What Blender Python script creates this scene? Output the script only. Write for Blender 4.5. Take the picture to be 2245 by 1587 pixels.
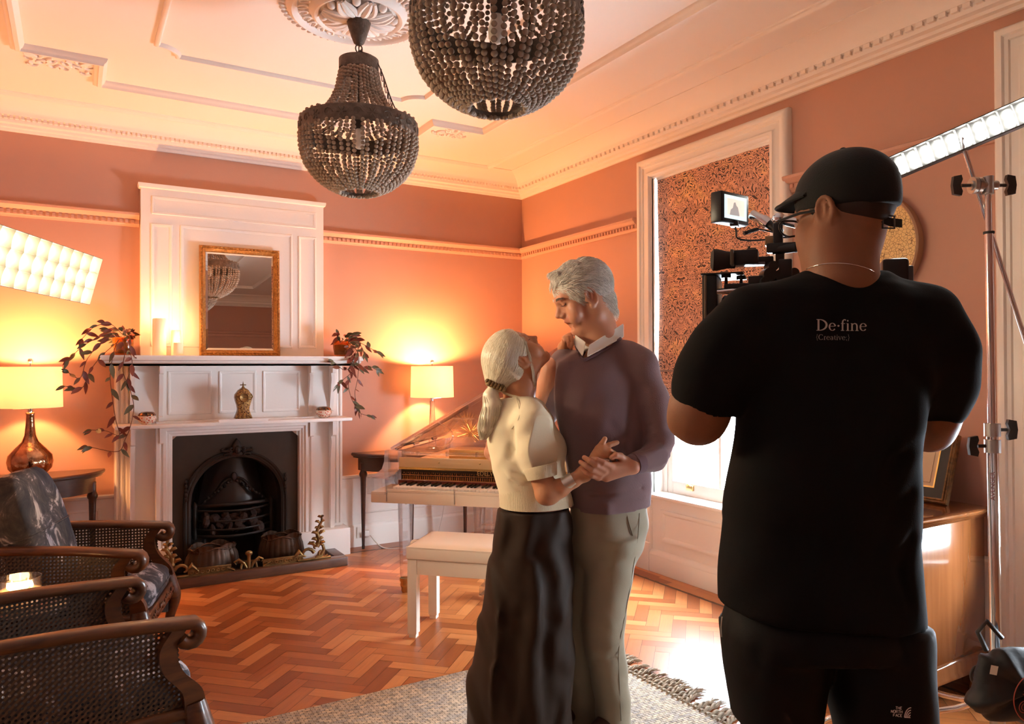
import bpy, bmesh, math, random
import numpy as np
from mathutils import Vector, Matrix

for _o in list(bpy.data.objects):
    bpy.data.objects.remove(_o, do_unlink=True)
SC = bpy.context.scene
COL = SC.collection
PI = math.pi
sin, cos, rad = math.sin, math.cos, math.radians

# ------------------------------------------------------------------ camera
F_PX, CAM_Z = 1618.3, 1.38
def _camrot(yaw, pitch, roll):
    f = np.array([cos(yaw)*cos(pitch), sin(yaw)*cos(pitch), sin(pitch)])
    r = np.array([sin(yaw), -cos(yaw), 0.0]); u = np.cross(r, f)
    c, s = cos(roll), sin(roll)
    return np.array([c*r+s*u, -s*r+c*u, f])
CR = _camrot(rad(59.29), rad(.5046), rad(-.2075))
CAMP = np.array([0, 0, CAM_Z])
def W(px, py, d):
    """a point of the room from its direction in the photograph and its distance along the view axis (metres)"""
    return Vector(CAMP + d*(CR[2] + (px-1122.5)/F_PX*CR[0] - (py-793.5)/F_PX*CR[1]))
cam = bpy.data.cameras.new('camera'); cam.sensor_width = 36; cam.lens = F_PX*36/2245; cam.clip_start = .05
CAM = bpy.data.objects.new('camera', cam); COL.objects.link(CAM)
CAM.matrix_world = Matrix(((CR[0][0], CR[1][0], -CR[2][0], 0), (CR[0][1], CR[1][1], -CR[2][1], 0),
                           (CR[0][2], CR[1][2], -CR[2][2], CAM_Z), (0, 0, 0, 1)))
SC.camera = CAM
cam.dof.use_dof = False

# ------------------------------------------------------------------ world, exposure, large lights
wd = bpy.data.worlds.new('sky'); SC.world = wd; wd.use_nodes = True
wn = wd.node_tree.nodes; wn['Background'].inputs[0].default_value = (.86, .93, 1.0, 1); wn['Background'].inputs[1].default_value = 44.0
vs = SC.view_settings
vs.view_transform = 'Standard'; vs.look = 'None'; vs.gamma = 1; vs.use_curve_mapping = False; vs.exposure = 1.55
SC.cycles.max_bounces = 10; SC.cycles.transparent_max_bounces = 16; SC.cycles.transmission_bounces = 10
SC.cycles.sample_clamp_indirect = 4.0
SC.cycles.use_denoising = True
def area(name, loc, direc, sx, sy, power, color, spread=None, portal=False):
    l = bpy.data.lights.new(name, 'AREA'); l.shape = 'RECTANGLE'; l.size = sx; l.size_y = sy; l.energy = power; l.color = color
    if spread: l.spread = spread
    o = bpy.data.objects.new(name, l); COL.objects.link(o); o.location = loc
    o.rotation_euler = Vector(direc).to_track_quat('-Z', 'Y').to_euler()
    if portal: l.cycles.is_portal = True
    return o
def point(name, loc, power, color, r=.03):
    l = bpy.data.lights.new(name, 'POINT'); l.energy = power; l.color = color; l.shadow_soft_size = r
    o = bpy.data.objects.new(name, l); COL.objects.link(o); o.location = loc
    return o
area('daylight_portal', (3.75, 3.34, 1.6), (-1, 0, 0), 1.1, 2.3, 1, (1, 1, 1), portal=True)
area('daylight_portal', (3.75, .9, 1.6), (-1, 0, 0), 1.1, 2.3, 1, (1, 1, 1), portal=True)

# ------------------------------------------------------------------ materials
def ramp(nt, fac, stops):
    r = nt.nodes.new('ShaderNodeValToRGB'); e = r.color_ramp.elements
    while len(e) < len(stops): e.new(.5)
    for i, (p, c) in enumerate(stops):
        e[i].position = p; e[i].color = tuple(c)+(1,) if len(c) == 3 else c
    nt.links.new(fac, r.inputs[0]); return r.outputs[0]
def nd(nt, t, **k):
    n = nt.nodes.new('ShaderNode'+t)
    for a, v in k.items():
        if a.startswith('i_'): n.inputs[a[2:].replace('_', ' ')].default_value = v
        else: setattr(n, a, v)
    return n
def coords(nt, kind='Object', scale=(1, 1, 1), rot=(0, 0, 0)):
    tc = nt.nodes.new('ShaderNodeTexCoord'); mp = nt.nodes.new('ShaderNodeMapping')
    mp.inputs['Scale'].default_value = scale; mp.inputs['Rotation'].default_value = rot
    nt.links.new(tc.outputs[kind], mp.inputs[0]); return mp.outputs[0]
def mat(name, col, rough=.5, metal=0, spec=.5, bump=None, var=None, sheen=0, coat=0, trans=0, ior=1.45, sss=0, emit=None, alpha=None, tex='Object'):
    """bump=(scale,strength[,detail]); var=(scale, amount or second colour[, contrast]); every material is a small node tree"""
    m = bpy.data.materials.new(name); m.use_nodes = True; nt = m.node_tree; b = nt.nodes['Principled BSDF']
    col = tuple(col)
    b.inputs['Base Color'].default_value = col+(1,); b.inputs['Roughness'].default_value = rough; b.inputs['Metallic'].default_value = metal
    b.inputs['Specular IOR Level'].default_value = spec; b.inputs['IOR'].default_value = ior
    b.inputs['Sheen Weight'].default_value = sheen; b.inputs['Coat Weight'].default_value = coat; b.inputs['Transmission Weight'].default_value = trans
    if sss:
        b.inputs['Subsurface Weight'].default_value = sss; b.inputs['Subsurface Radius'].default_value = (.012, .004, .002); b.inputs['Subsurface Scale'].default_value = 1
    if emit: b.inputs['Emission Color'].default_value = tuple(emit[0])+(1,); b.inputs['Emission Strength'].default_value = emit[1]
    if var:
        n = nd(nt, 'TexNoise', i_Scale=var[0], i_Detail=6.0, i_Roughness=.6); nt.links.new(coords(nt, tex), n.inputs[0])
        c2 = var[1] if isinstance(var[1], tuple) else tuple(max(0, c*(1-var[1])) for c in col)
        w = var[2] if len(var) > 2 else .25
        nt.links.new(ramp(nt, n.outputs[0], [(.5-w, col), (.5+w, c2)]), b.inputs['Base Color'])
    if bump:
        n = nd(nt, 'TexNoise', i_Scale=bump[0], i_Detail=float(bump[2]) if len(bump) > 2 else 4.0); nt.links.new(coords(nt, tex), n.inputs[0])
        bp = nd(nt, 'Bump', i_Strength=bump[1], i_Distance=.01); nt.links.new(n.outputs[0], bp.inputs['Height']); nt.links.new(bp.outputs[0], b.inputs['Normal'])
    return m
def bsdf(m): return m.node_tree.nodes['Principled BSDF']
def wood(name, c1, c2, rough=.35, scale=(1, 1, 1), coat=.2, rot=(0, 0, 0), tex='Object', grain=1.0):
    m = mat(name, c1, rough, coat=coat); nt = m.node_tree; b = bsdf(m)
    v = coords(nt, tex, scale, rot)
    n1 = nd(nt, 'TexNoise', i_Scale=3.0*grain, i_Detail=8.0, i_Distortion=.6); nt.links.new(v, n1.inputs[0])
    nt.links.new(ramp(nt, n1.outputs[0], [(.3, c1), (.5, tuple((a+b_)/2 for a, b_ in zip(c1, c2))), (.7, c2)]), b.inputs['Base Color'])
    bp = nd(nt, 'Bump', i_Strength=.08, i_Distance=.005); nt.links.new(n1.outputs[0], bp.inputs['Height']); nt.links.new(bp.outputs[0], b.inputs['Normal'])
    return m

# ------------------------------------------------------------------ scene bookkeeping
def label(o, text, cat=None, group=None):
    o['label'] = text
    if cat: o['category'] = cat
    if group: o['group'] = group
    return o
def thing(name, text, cat, loc=(0, 0, 0), rotz=0.0, group=None):
    o = bpy.data.objects.new(name, None); COL.objects.link(o); o.empty_display_size = .1
    o.location = loc; o.rotation_euler = (0, 0, rotz)
    return label(o, text, cat, group)
def _wm(o):
    m = Matrix.Identity(4)
    while o is not None:
        m = (Matrix.Translation(o.location) @ o.rotation_euler.to_matrix().to_4x4()) @ m; o = o.parent
    return m
def mesh_obj(name, verts, faces, m, parent=None, smooth=40, world=False, uvs=None, mats=None, mi=None, origin=None):
    me = bpy.data.meshes.new(name)
    verts = np.asarray(verts, dtype=float).reshape(-1, 3)
    o = bpy.data.objects.new(name, me)
    if parent is not None:
        o.parent = parent
        if world:
            inv = np.array(_wm(parent).inverted()); verts = verts @ inv[:3, :3].T + inv[:3, 3]
    elif world:
        c = (verts.min(0)+verts.max(0))/2; c[2] = verts[:, 2].min()
        if origin is not None: c = np.array(origin, float)
        verts = verts - c; o.location = c
    me.from_pydata(verts.tolist(), [], faces)
    for x in (mats or [m]): me.materials.append(x)
    if mi is not None: me.polygons.foreach_set('material_index', np.array(mi, dtype=np.int32))
    if uvs is not None:
        uv = me.uv_layers.new(name='UVMap'); uv.data.foreach_set('uv', np.asarray(uvs, dtype=np.float32).ravel())
    me.validate(); me.update()
    if smooth:
        me.shade_smooth()
        if smooth < 180: me.set_sharp_from_angle(angle=rad(smooth))
    COL.objects.link(o)
    return o

def _frame(d):
    d = Vector(d).normalized(); a = Vector((0, 0, 1)) if abs(d.z) < .95 else Vector((1, 0, 0))
    x = a.cross(d).normalized(); return x, d.cross(x), d
class MB:
    """collects shapes and links them as one mesh object"""
    def __init__(s): s.v = []; s.f = []; s.uv = []; s.tf = None
    def add(s, vs, fs):
        n = len(s.v); s.v += [tuple(s.tf(*v)) if s.tf else tuple(v) for v in vs]; s.f += [tuple(i+n for i in f) for f in fs]; return s
    def box(s, a, b, bev=0):
        (x0, y0, z0), (x1, y1, z1) = a, b
        x0, x1 = sorted((x0, x1)); y0, y1 = sorted((y0, y1)); z0, z1 = sorted((z0, z1))
        if not bev:
            return s.add([(x0, y0, z0), (x1, y0, z0), (x1, y1, z0), (x0, y1, z0), (x0, y0, z1), (x1, y0, z1), (x1, y1, z1), (x0, y1, z1)],
                         [(0, 3, 2, 1), (4, 5, 6, 7), (0, 1, 5, 4), (1, 2, 6, 5), (2, 3, 7, 6), (3, 0, 4, 7)])
        bm = bmesh.new(); bmesh.ops.create_cube(bm, size=1)
        for v in bm.verts: v.co = Vector(((x0+x1)/2+v.co.x*(x1-x0), (y0+y1)/2+v.co.y*(y1-y0), (z0+z1)/2+v.co.z*(z1-z0)))
        bmesh.ops.bevel(bm, geom=bm.edges[:], offset=min(bev, .49*min(x1-x0, y1-y0, z1-z0)), segments=2, profile=.5, affect='EDGES')
        return s.bm(bm)
    def obox(s, c, size, R, bev=0):
        """box of a size about a centre, turned by a 3x3 matrix"""
        t = MB().box([-q/2 for q in size], [q/2 for q in size], bev); R = Matrix(R) if not isinstance(R, Matrix) else R
        return s.add([R @ Vector(v) + Vector(c) for v in t.v], t.f)
    def bm(s, bm):
        bm.verts.index_update(); vs = [tuple(v.co) for v in bm.verts]; fs = [tuple(v.index for v in f.verts) for f in bm.faces]; bm.free(); return s.add(vs, fs)
    def lathe(s, prof, c=(0, 0, 0), seg=24, axis=(0, 0, 1), wob=None):
        x, y, z = _frame(axis); c = Vector(c); vs = []; fs = []
        if tuple(axis) == (0, 0, 1): x, y = Vector((1, 0, 0)), Vector((0, 1, 0))
        for r, h in prof:
            for k in range(seg):
                a = 2*PI*k/seg; rr = r*(wob(a, h) if wob else 1)
                vs.append(c+x*(rr*cos(a))+y*(rr*sin(a))+z*h)
        n = len(prof)
        for i in range(n-1):
            for k in range(seg):
                k2 = (k+1) % seg; fs.append((i*seg+k, i*seg+k2, (i+1)*seg+k2, (i+1)*seg+k))
        if prof[0][1] == prof[-1][1] and abs(prof[0][0]-prof[-1][0]) < .012: return s.add(vs, fs)   # a hollow shell or a ring
        if prof[0][0] > 1e-6: fs.append(tuple(range(seg-1, -1, -1)))
        if prof[-1][0] > 1e-6: fs.append(tuple((n-1)*seg+k for k in range(seg)))
        return s.add(vs, fs)
    def cyl(s, a, b, r, r2=None, seg=16):
        a, b = Vector(a), Vector(b); d = b-a
        return s.lathe([(r, 0), (r2 if r2 is not None else r, d.length)], a, seg, d)
    def tube(s, pts, r, seg=8, caps=True, closed=False):
        pts = [Vector(p) for p in pts]; n = len(pts); rs = r if isinstance(r, (list, tuple)) else [r]*n
        vs = []; fs = []; px = None
        for i, p in enumerate(pts):
            if closed: t = pts[(i+1) % n]-pts[i-1]
            else: t = pts[min(i+1, n-1)]-pts[max(i-1, 0)]
            if t.length < 1e-9: t = Vector((0, 0, 1))
            t.normalize()
            if px is None: px, _, _ = _frame(t)
            px = (px-t*px.dot(t)); px = px.normalized() if px.length > 1e-6 else _frame(t)[0]
            py = t.cross(px)
            for k in range(seg):
                a = 2*PI*k/seg; vs.append(p+px*(rs[i]*cos(a))+py*(rs[i]*sin(a)))
        for i in range(n if closed else n-1):
            j = (i+1) % n
            for k in range(seg):
                k2 = (k+1) % seg; fs.append((i*seg+k, i*seg+k2, j*seg+k2, j*seg+k))
        if caps and not closed:
            fs.append(tuple(range(seg-1, -1, -1))); fs.append(tuple((n-1)*seg+k for k in range(seg)))
        return s.add(vs, fs)
    def ball(s, c, r, seg=10, rings=7, R=None):
        rr = r if isinstance(r, (list, tuple)) else (r, r, r); c = Vector(c); vs = []; fs = []
        for i in range(1, rings):
            t = PI*i/rings
            for k in range(seg):
                a = 2*PI*k/seg; p = Vector((rr[0]*sin(t)*cos(a), rr[1]*sin(t)*sin(a), rr[2]*cos(t)))
                vs.append(c+(R @ p if R else p))
        top = Vector((0, 0, rr[2])); bot = -top
        vs.append(c+(R @ top if R else top)); vs.append(c+(R @ bot if R else bot)); T = len(vs)-2
        for i in range(rings-2):
            for k in range(seg):
                k2 = (k+1) % seg; fs.append((i*seg+k, (i+1)*seg+k, (i+1)*seg+k2, i*seg+k2))
        for k in range(seg):
            k2 = (k+1) % seg; fs.append((T, k, k2)); fs.append((T+1, (rings-2)*seg+k2, (rings-2)*seg+k))
        return s.add(vs, fs)
    def prism(s, poly, h0, h1, tf=None, bev=0):
        """polygon (a,b) pulled from h0 to h1 along c; tf maps (a,b,c) to a point"""
        n = len(poly); tf = tf or (lambda a, b, c: (a, b, c))
        if bev:
            c0 = [sum(p[0] for p in poly)/n, sum(p[1] for p in poly)/n]
            def ins(q):
                out = []
                for i in range(n):
                    p0, p1, p2 = Vector(poly[i-1]), Vector(poly[i]), Vector(poly[(i+1) % n])
                    a = (p1-p0); b = (p2-p1); na = Vector((-a.y, a.x)).normalized(); nb = Vector((-b.y, b.x)).normalized()
                    m = (na+nb); m = m.normalized() if m.length > 1e-6 else na
                    out.append(p1+m*q*ar)
                return out
            ar = 1 if sum(poly[i-1][0]*poly[i][1]-poly[i][0]*poly[i-1][1] for i in range(n)) > 0 else -1
            sg = 1 if h1 > h0 else -1
            rings = [(ins(bev), h0), (poly, h0+sg*bev), (poly, h1-sg*bev), (ins(bev), h1)]
        else: rings = [(poly, h0), (poly, h1)]
        vs = []; fs = []
        for pl, h in rings: vs += [tf(p[0], p[1], h) for p in pl]
        for i in range(len(rings)-1):
            for k in range(n): fs.append((i*n+k, i*n+(k+1) % n, (i+1)*n+(k+1) % n, (i+1)*n+k))
        fs.append(tuple(range(n-1, -1, -1))); fs.append(tuple((len(rings)-1)*n+k for k in range(n)))
        return s.add(vs, fs)
    def sweep(s, path, prof, closed=False, tf=None, only=None, caps=True):
        """moulding: profile (d,h) along a plan path, d to the left of the path, mitred; tf maps (a,b,h) to a point"""
        n = len(path); tf = tf or (lambda a, b, c: (a, b, c)); P = [Vector((p[0], p[1])) for p in path]; vs = []; fs = []; m = len(prof)
        for i in range(n):
            a = P[i]-P[i-1] if (closed or i > 0) else P[1]-P[0]
            b = P[(i+1) % n]-P[i] if (closed or i < n-1) else P[-1]-P[-2]
            na = Vector((-a.y, a.x)).normalized(); nb = Vector((-b.y, b.x)).normalized(); mm = na+nb
            mm = mm/max(mm.dot(na), .2) if mm.length > 1e-6 else na
            vs += [tf(P[i].x+mm.x*d, P[i].y+mm.y*d, h) for d, h in prof]
        for i in range(n if closed else n-1):
            if only is not None and i != only: continue
            j = (i+1) % n
            for k in range(m-1): fs.append((i*m+k, j*m+k, j*m+k+1, i*m+k+1))
        if caps and not closed:
            fs.append(tuple(range(m))); fs.append(tuple((n-1)*m+k for k in range(m-1, -1, -1)))
        return s.add(vs, fs)
    def grid(s, fn, nu, nv, cu=False):
        vs = [fn(i/(nu if cu else nu-1), j/(nv-1)) for i in range(nu) for j in range(nv)]; fs = []
        for i in range(nu if cu else nu-1):
            i2 = (i+1) % nu
            for j in range(nv-1): fs.append((i*nv+j, i2*nv+j, i2*nv+j+1, i*nv+j+1))
        return s.add(vs, fs)
    def build(s, name, m, parent=None, smooth=40, world=False, kind=None, origin=None):
        o = mesh_obj(name, s.v, s.f, m, parent, smooth, world, origin=origin)
        if kind: o['kind'] = kind
        return o
def dup(root, loc, rotz, text, group=None):
    """a copy of a thing with copies of its parts and sub-parts"""
    r = root.copy(); COL.objects.link(r); r.location = loc; r.rotation_euler = (0, 0, rotz); r['label'] = text
    if group: r['group'] = group
    for ch in list(root.children):
        c = ch.copy(); COL.objects.link(c); c.parent = r
        for g in list(ch.children):
            d = g.copy(); COL.objects.link(d); d.parent = c
    return r
def bez(p0, p1, p2, p3, n=12):
    p0, p1, p2, p3 = map(Vector, (p0, p1, p2, p3)); out = []
    for i in range(n+1):
        t = i/n; out.append(p0*(1-t)**3+p1*(3*t*(1-t)**2)+p2*(3*t*t*(1-t))+p3*t**3)
    return out
def crom(pts, n=6):
    """smooth curve through points"""
    P = [Vector(p) for p in pts]; out = []
    for i in range(len(P)-1):
        a = P[i-1] if i else P[0]*2-P[1]; b, c = P[i], P[i+1]; d = P[i+2] if i+2 < len(P) else P[-1]*2-P[-2]
        for k in range(n):
            t = k/n; out.append(.5*((2*b)+(c-a)*t+(2*a-5*b+4*c-d)*t*t+(3*b-a-3*c+d)*t**3))
    out.append(P[-1]); return out
def text_obj(name, body, size, m, M4, parent=None, extrude=.0005, align='LEFT', font=None):
    """flat lettering turned into a mesh; M4 places it in the world"""
    cu = bpy.data.curves.new(name, 'FONT'); cu.body = body; cu.size = size; cu.extrude = extrude; cu.align_x = align; cu.resolution_u = 3
    if font: cu.font = font
    t = bpy.data.objects.new(name+'_tmp', cu); COL.objects.link(t)
    dg = bpy.context.evaluated_depsgraph_get(); me = bpy.data.meshes.new_from_object(t.evaluated_get(dg))
    vs = [M4 @ v.co for v in me.vertices]; fs = [tuple(p.vertices) for p in me.polygons]
    bpy.data.objects.remove(t); bpy.data.meshes.remove(me); bpy.data.curves.remove(cu)
    return mesh_obj(name, vs, fs, m, parent, 0, world=True)
# ------------------------------------------------------------------ the room
XL, XR, YF, YB, ZC = -1.2, 3.42, -2.4, 5.58, 3.05
M_wall = mat('terracotta_wall_paint', (.52, .278, .2), .62, bump=(180, .05), var=(1.3, .06))
M_white = mat('white_gloss_paint', (.83, .79, .74), .34, bump=(60, .03))
M_ceil = mat('ceiling_paint', (.83, .77, .72), .6, bump=(120, .04))
M_rail = mat('picture_rail_paint', (.54, .30, .22), .5)
M_dark = mat('dark_void', (.01, .008, .007), .8)

# parquet: one mesh, every block a loose quad, colour by block
def floor_mat():
    m = mat('oak_herringbone_parquet', (.4, .2, .08), .3); nt = m.node_tree; b = bsdf(m)
    g = nd(nt, 'NewGeometry'); v = coords(nt, 'UV', (1, 1, 1))
    n = nd(nt, 'TexNoise', i_Scale=1.0, i_Detail=7.0, i_Roughness=.62, i_Distortion=.4); nt.links.new(coords(nt, 'UV', (5, 70, 1)), n.inputs[0])
    base = ramp(nt, g.outputs['Random Per Island'], [(0, (.25, .068, .016)), (.3, (.34, .10, .025)), (.65, (.43, .145, .04)), (1, (.55, .225, .075))])
    gr = ramp(nt, n.outputs[0], [(.3, (.84, .80, .76)), (.6, (1.03, 1.02, 1.0))])
    mx = nd(nt, 'Mix', data_type='RGBA', blend_type='MULTIPLY'); mx.inputs[0].default_value = 1
    nt.links.new(base, mx.inputs[6]); nt.links.new(gr, mx.inputs[7]); nt.links.new(mx.outputs[2], b.inputs['Base Color'])
    rr = nd(nt, 'MapRange'); rr.inputs[3].default_value = .27; rr.inputs[4].default_value = .40; nt.links.new(n.outputs[0], rr.inputs[0]); nt.links.new(rr.outputs[0], b.inputs['Roughness'])
    bp = nd(nt, 'Bump', i_Strength=.12, i_Distance=.002); nt.links.new(n.outputs[0], bp.inputs['Height']); nt.links.new(bp.outputs[0], b.inputs['Normal'])
    return m
M_floor = floor_mat()
def build_floor():
    rng = random.Random(4); vs, fs, uvs, mi = [], [], [], []
    L, Wd, g = .28, .07, .0011; B = .2; c45 = math.sqrt(.5)
    def quad(cx, cy, ang, l, w, z):
        ca, sa = cos(ang), sin(ang); n = len(vs); u0, v0 = rng.random()*9, rng.random()*9; tz = rng.uniform(-.0004, .0004)
        for a, b_, q in ((-1, -1, 0), (1, -1, tz), (1, 1, tz), (-1, 1, 0)):
            x, y = a*(l/2-g), b_*(w/2-g); vs.append((cx+x*ca-y*sa, cy+x*sa+y*ca, z+q)); uvs.append((u0+a*l/2, v0+b_*w/2))
        fs.append((n, n+1, n+2, n+3)); mi.append(0)
    N = 150
    for i in range(-N, N):
        for j in range(-16, 17):
            for k in (0, 1):
                if k == 0: x, y, l, w = i*Wd+L/2+j*L, i*Wd+Wd/2-j*L, L, Wd
                else: x, y, l, w = i*Wd-Wd/2+j*L, i*Wd+L/2-j*L, Wd, L
                X, Y = 1.1+(x-y)*c45, 2.6+(x+y)*c45
                if XL+B-.12 < X < XR-B+.12 and YF+B-.12 < Y < YB-B+.12: quad(X, Y, PI/4+(0 if k == 0 else PI/2), L, Wd, 0)
    for side in range(4):                                            # the border: a dark strip and two boards along each wall
        for off, w, m_ in ((B-.012, .024, 1), (B-.07, .09, 0), (.055, .11, 0)):
            ln = (XR-XL) if side % 2 == 0 else (YB-YF); p = 0
            while p < ln:
                l = min(rng.uniform(.5, .9), ln-p)
                if side == 0: quad(XL+p+l/2, YB-off, 0, l, w, .0008)
                elif side == 2: quad(XL+p+l/2, YF+off, 0, l, w, .0008)
                elif side == 1: quad(XR-off, YF+p+l/2, PI/2, l, w, .0009)
                else: quad(XL+off, YF+p+l/2, PI/2, l, w, .0009)
                mi[-1] = m_; p += l
    n = len(vs)
    for x, y in ((XL, YF), (XR, YF), (XR, YB), (XL, YB)): vs.append((x, y, -.003)); uvs.append((x, y))
    fs.append((n, n+1, n+2, n+3)); mi.append(1)
    n = len(vs)
    for x, y in ((XL, YF), (XL, YB), (XR, YB), (XR, YF)): vs.append((x, y, -.08)); uvs.append((x, y))
    fs.append((n, n+1, n+2, n+3)); mi.append(1)
    o = mesh_obj('floor', vs, fs, None, smooth=0, uvs=[uvs[i] for f in fs for i in f], mats=[M_floor, mat('dark_floor_strip', (.09, .035, .015), .4)], mi=mi)
    o['kind'] = 'structure'
build_floor()

MB().box((XL-.1, YF-.1, ZC), (XR+.3, YB+.1, ZC+.1)).build('ceiling', M_ceil, smooth=0, kind='structure')
MB().box((XL-.1, YB, -.05), (.63, YB+.1, ZC)).box((1.34, YB, -.05), (XR+.3, YB+.1, ZC)).box((.63, YB, .86), (1.34, YB+.1, ZC)).build('wall_back', M_wall, smooth=0, kind='structure')
MB().box((XL-.1, YF, -.05), (XL, YB, ZC)).build('wall_left', M_wall, smooth=0, kind='structure')
MB().box((XL-.1, YF-.1, -.05), (XR+.3, YF, ZC)).build('wall_front', M_wall, smooth=0, kind='structure')
WIN = ((2.83, 3.865), (.5, 1.535)); WZ0, WZ1 = .53, 2.70
b = MB(); ys = [YF, .5, 1.535, 2.83, 3.865, YB]
for i in (0, 2, 4): b.box((XR, ys[i], -.05), (XR+.3, ys[i+1], ZC))
for i in (1, 3): b.box((XR, ys[i], -.05), (XR+.3, ys[i+1], WZ0-.02)); b.box((XR, ys[i], WZ1), (XR+.3, ys[i+1], ZC))
b.build('wall_right', M_wall, smooth=0, kind='structure')

ROOM = [(XL, YF), (XR, YF), (XR, YB), (XL, YB)]; SIDE = ['front', 'right', 'back', 'left']
CORN = [(0, 2.878), (.018, 2.878), (.024, 2.893), (.045, 2.898), (.05, 2.912), (.075, 2.918), (.08, 2.934), (.082, 2.952), (.102, 2.958), (.106, 2.972),
        (.118, 2.985), (.14, 3.005), (.18, 3.028), (.225, 3.04), (.25, 3.045), (.25, ZC+.001)]
for i in range(4):
    b = MB().sweep(ROOM, CORN, True, only=i)
    if i in (1, 2):                                                  # leaf band under the cove
        n = 150
        for k in range(n):
            t = (k+.5)/n
            if i == 2: b.box((XR-.1-t*4.4-.009, YB-.099, 2.936), (XR-.1-t*4.4+.009, YB-.08, 2.957))
            else: b.box((XR-.099, YF+.1+t*7.8-.016, 2.936), (XR-.08, YF+.1+t*7.8+.016, 2.957))
    b.build('trim_%d' % (i+1), M_ceil, smooth=50, kind='structure')
RAIL = [(0, 2.345), (.012, 2.347), (.016, 2.358), (.022, 2.362), (.024, 2.39), (.04, 2.396), (.046, 2.408), (.058, 2.416), (.06, 2.43), (.05, 2.436), (0, 2.436)]
for i in range(4):
    b = MB()
    if i == 1:
        for y0, y1 in ((YF, .385), (1.645, 2.734), (4.004, YB)): b.sweep([(XR, y0), (XR, y1)], RAIL)
        for k in range(230):
            y = YF+.02+k*.0345
            if any(a < y < c for a, c in ((.36, 1.66), (2.72, 4.02))): continue
            b.box((XR-.034, y-.009, 2.366), (XR-.02, y+.009, 2.387))
    elif i == 2:
        for x0, x1 in ((XR, 1.62), (.38, XL)): b.sweep([(x0, YB), (x1, YB)], RAIL)
        for k in range(133):
            x = XL+.02+k*.0345
            if .37 < x < 1.63: continue
            b.box((x-.009, YB-.034, 2.366), (x+.009, YB-.02, 2.387))
    else: b.sweep(ROOM, RAIL, True, only=i)
    b.build('trim_%d' % (i+5), M_rail, smooth=45, kind='structure')
# panelled dado with skirting
PANEL = [(0, 0), (.004, .0), (.010, -.004), (.016, -.012), (.026, -.012)]
def wall_tf(side):
    if side == 'back': return lambda a, b_, c: (a, YB-.02-c, b_)
    return lambda a, b_, c: (XR-.02-c, a, b_)
def panel_frame(mb, x0, x1, z0, z1, tf, prof=((0, .0), (.006, .006), (.014, .006), (.022, -.004), (.03, -.012))):
    mb.sweep([(x0, z0), (x1, z0), (x1, z1), (x0, z1)], prof, True, tf=tf)
def skirt(side, spans, panels):
    b = MB(); tf = wall_tf(side)
    prof = [(.034, 0), (.034, .15), (.03, .165), (.0225, .172), (.0225, .19), (0, .192)]
    for a0, a1 in spans:
        if side == 'back':
            b.box((a0, YB-.02, 0), (a1, YB, .535)); b.sweep([(a1, YB), (a0, YB)], [(0, 0)]+prof)
            b.sweep([(a1, YB), (a0, YB)], [(0, .53), (.022, .53), (.032, .538), (.032, .55), (.026, .556), (0, .556)])
        else:
            b.box((XR-.02, a0, 0), (XR, a1, .535)); b.sweep([(XR, a0), (XR, a1)], [(0, 0)]+prof)
            b.sweep([(XR, a0), (XR, a1)], [(0, .53), (.022, .53), (.032, .538), (.032, .55), (.026, .556), (0, .556)])
    for p0, p1 in panels:
        panel_frame(b, p0, p1, .25, .47, tf)
    return b.build('baseboard_'+side, M_white, smooth=45, kind='structure')
skirt('back', [(XL, .235), (1.75, XR)], [(-1.1, -.3), (-.2, .15), (1.95, 2.55), (2.7, 3.3)])
skirt('right', [(YF, .385), (1.645, 2.734), (4.004, YB)], [(1.75, 2.62), (4.15, 5.4)])
for i, s in ((0, 'front'), (3, 'left')):
    MB().sweep(ROOM, [(0, 0), (.034, 0), (.034, .15), (.02, .19), (.02, .53), (.03, .545), (0, .556)], True, only=i).build('baseboard_'+s, M_white, smooth=45, kind='structure')
# ceiling mouldings
down = lambda a, b_, c: (a, b_, ZC-c)
def ceil_mould(n, path, prof, closed=True):
    MB().sweep(path, prof, closed, tf=down).build('trim_%d' % n, M_ceil, smooth=45, kind='structure')
y0 = -1.6
b = MB().sweep([(-.73, YF+.25), (2.95, YF+.25), (2.95, 5.335), (-.73, 5.335)], [(-.02, 0), (-.02, .014), (-.012, .022), (0, .022), (.008, .014), (.012, .008), (.026, .008), (.03, 0)], True, tf=down)
for k in range(150):
    b.ball((2.968, 5.25-k*.046, ZC-.006), (.014, .018, .01), 6, 4)
b.build('trim_9', M_ceil, smooth=45, kind='structure')
BIG = [(-.032, 0), (-.032, .016), (-.022, .024), (-.012, .024), (-.008, .034), (.012, .038), (.016, .026), (.024, .02), (.03, .008), (.032, 0)]
ceil_mould(10, [(.125, y0), (2.09, y0), (2.09, y0+.35), (2.47, y0+.35), (2.47, 4.53), (2.09, 4.53), (2.09, 4.875), (.125, 4.875), (.125, 4.53), (-.25, 4.53), (-.25, y0+.35), (.125, y0+.35)], BIG)
def scallop(x0, y0, x1, y1, r):
    out = []
    for cx, cy, a0 in ((x1, y0, PI), (x1, y1, 1.5*PI), (x0, y1, 0), (x0, y0, .5*PI)):
        for k in range(9):
            a = a0-PI/2*k/8; out.append((cx+r*cos(a), cy+r*sin(a)))
    return out
ceil_mould(11, scallop(.365, -1.1, 1.86, 4.265, .11), [(-.014, 0), (-.014, .012), (-.004, .02), (.006, .02), (.014, .01), (.016, 0)])
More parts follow.
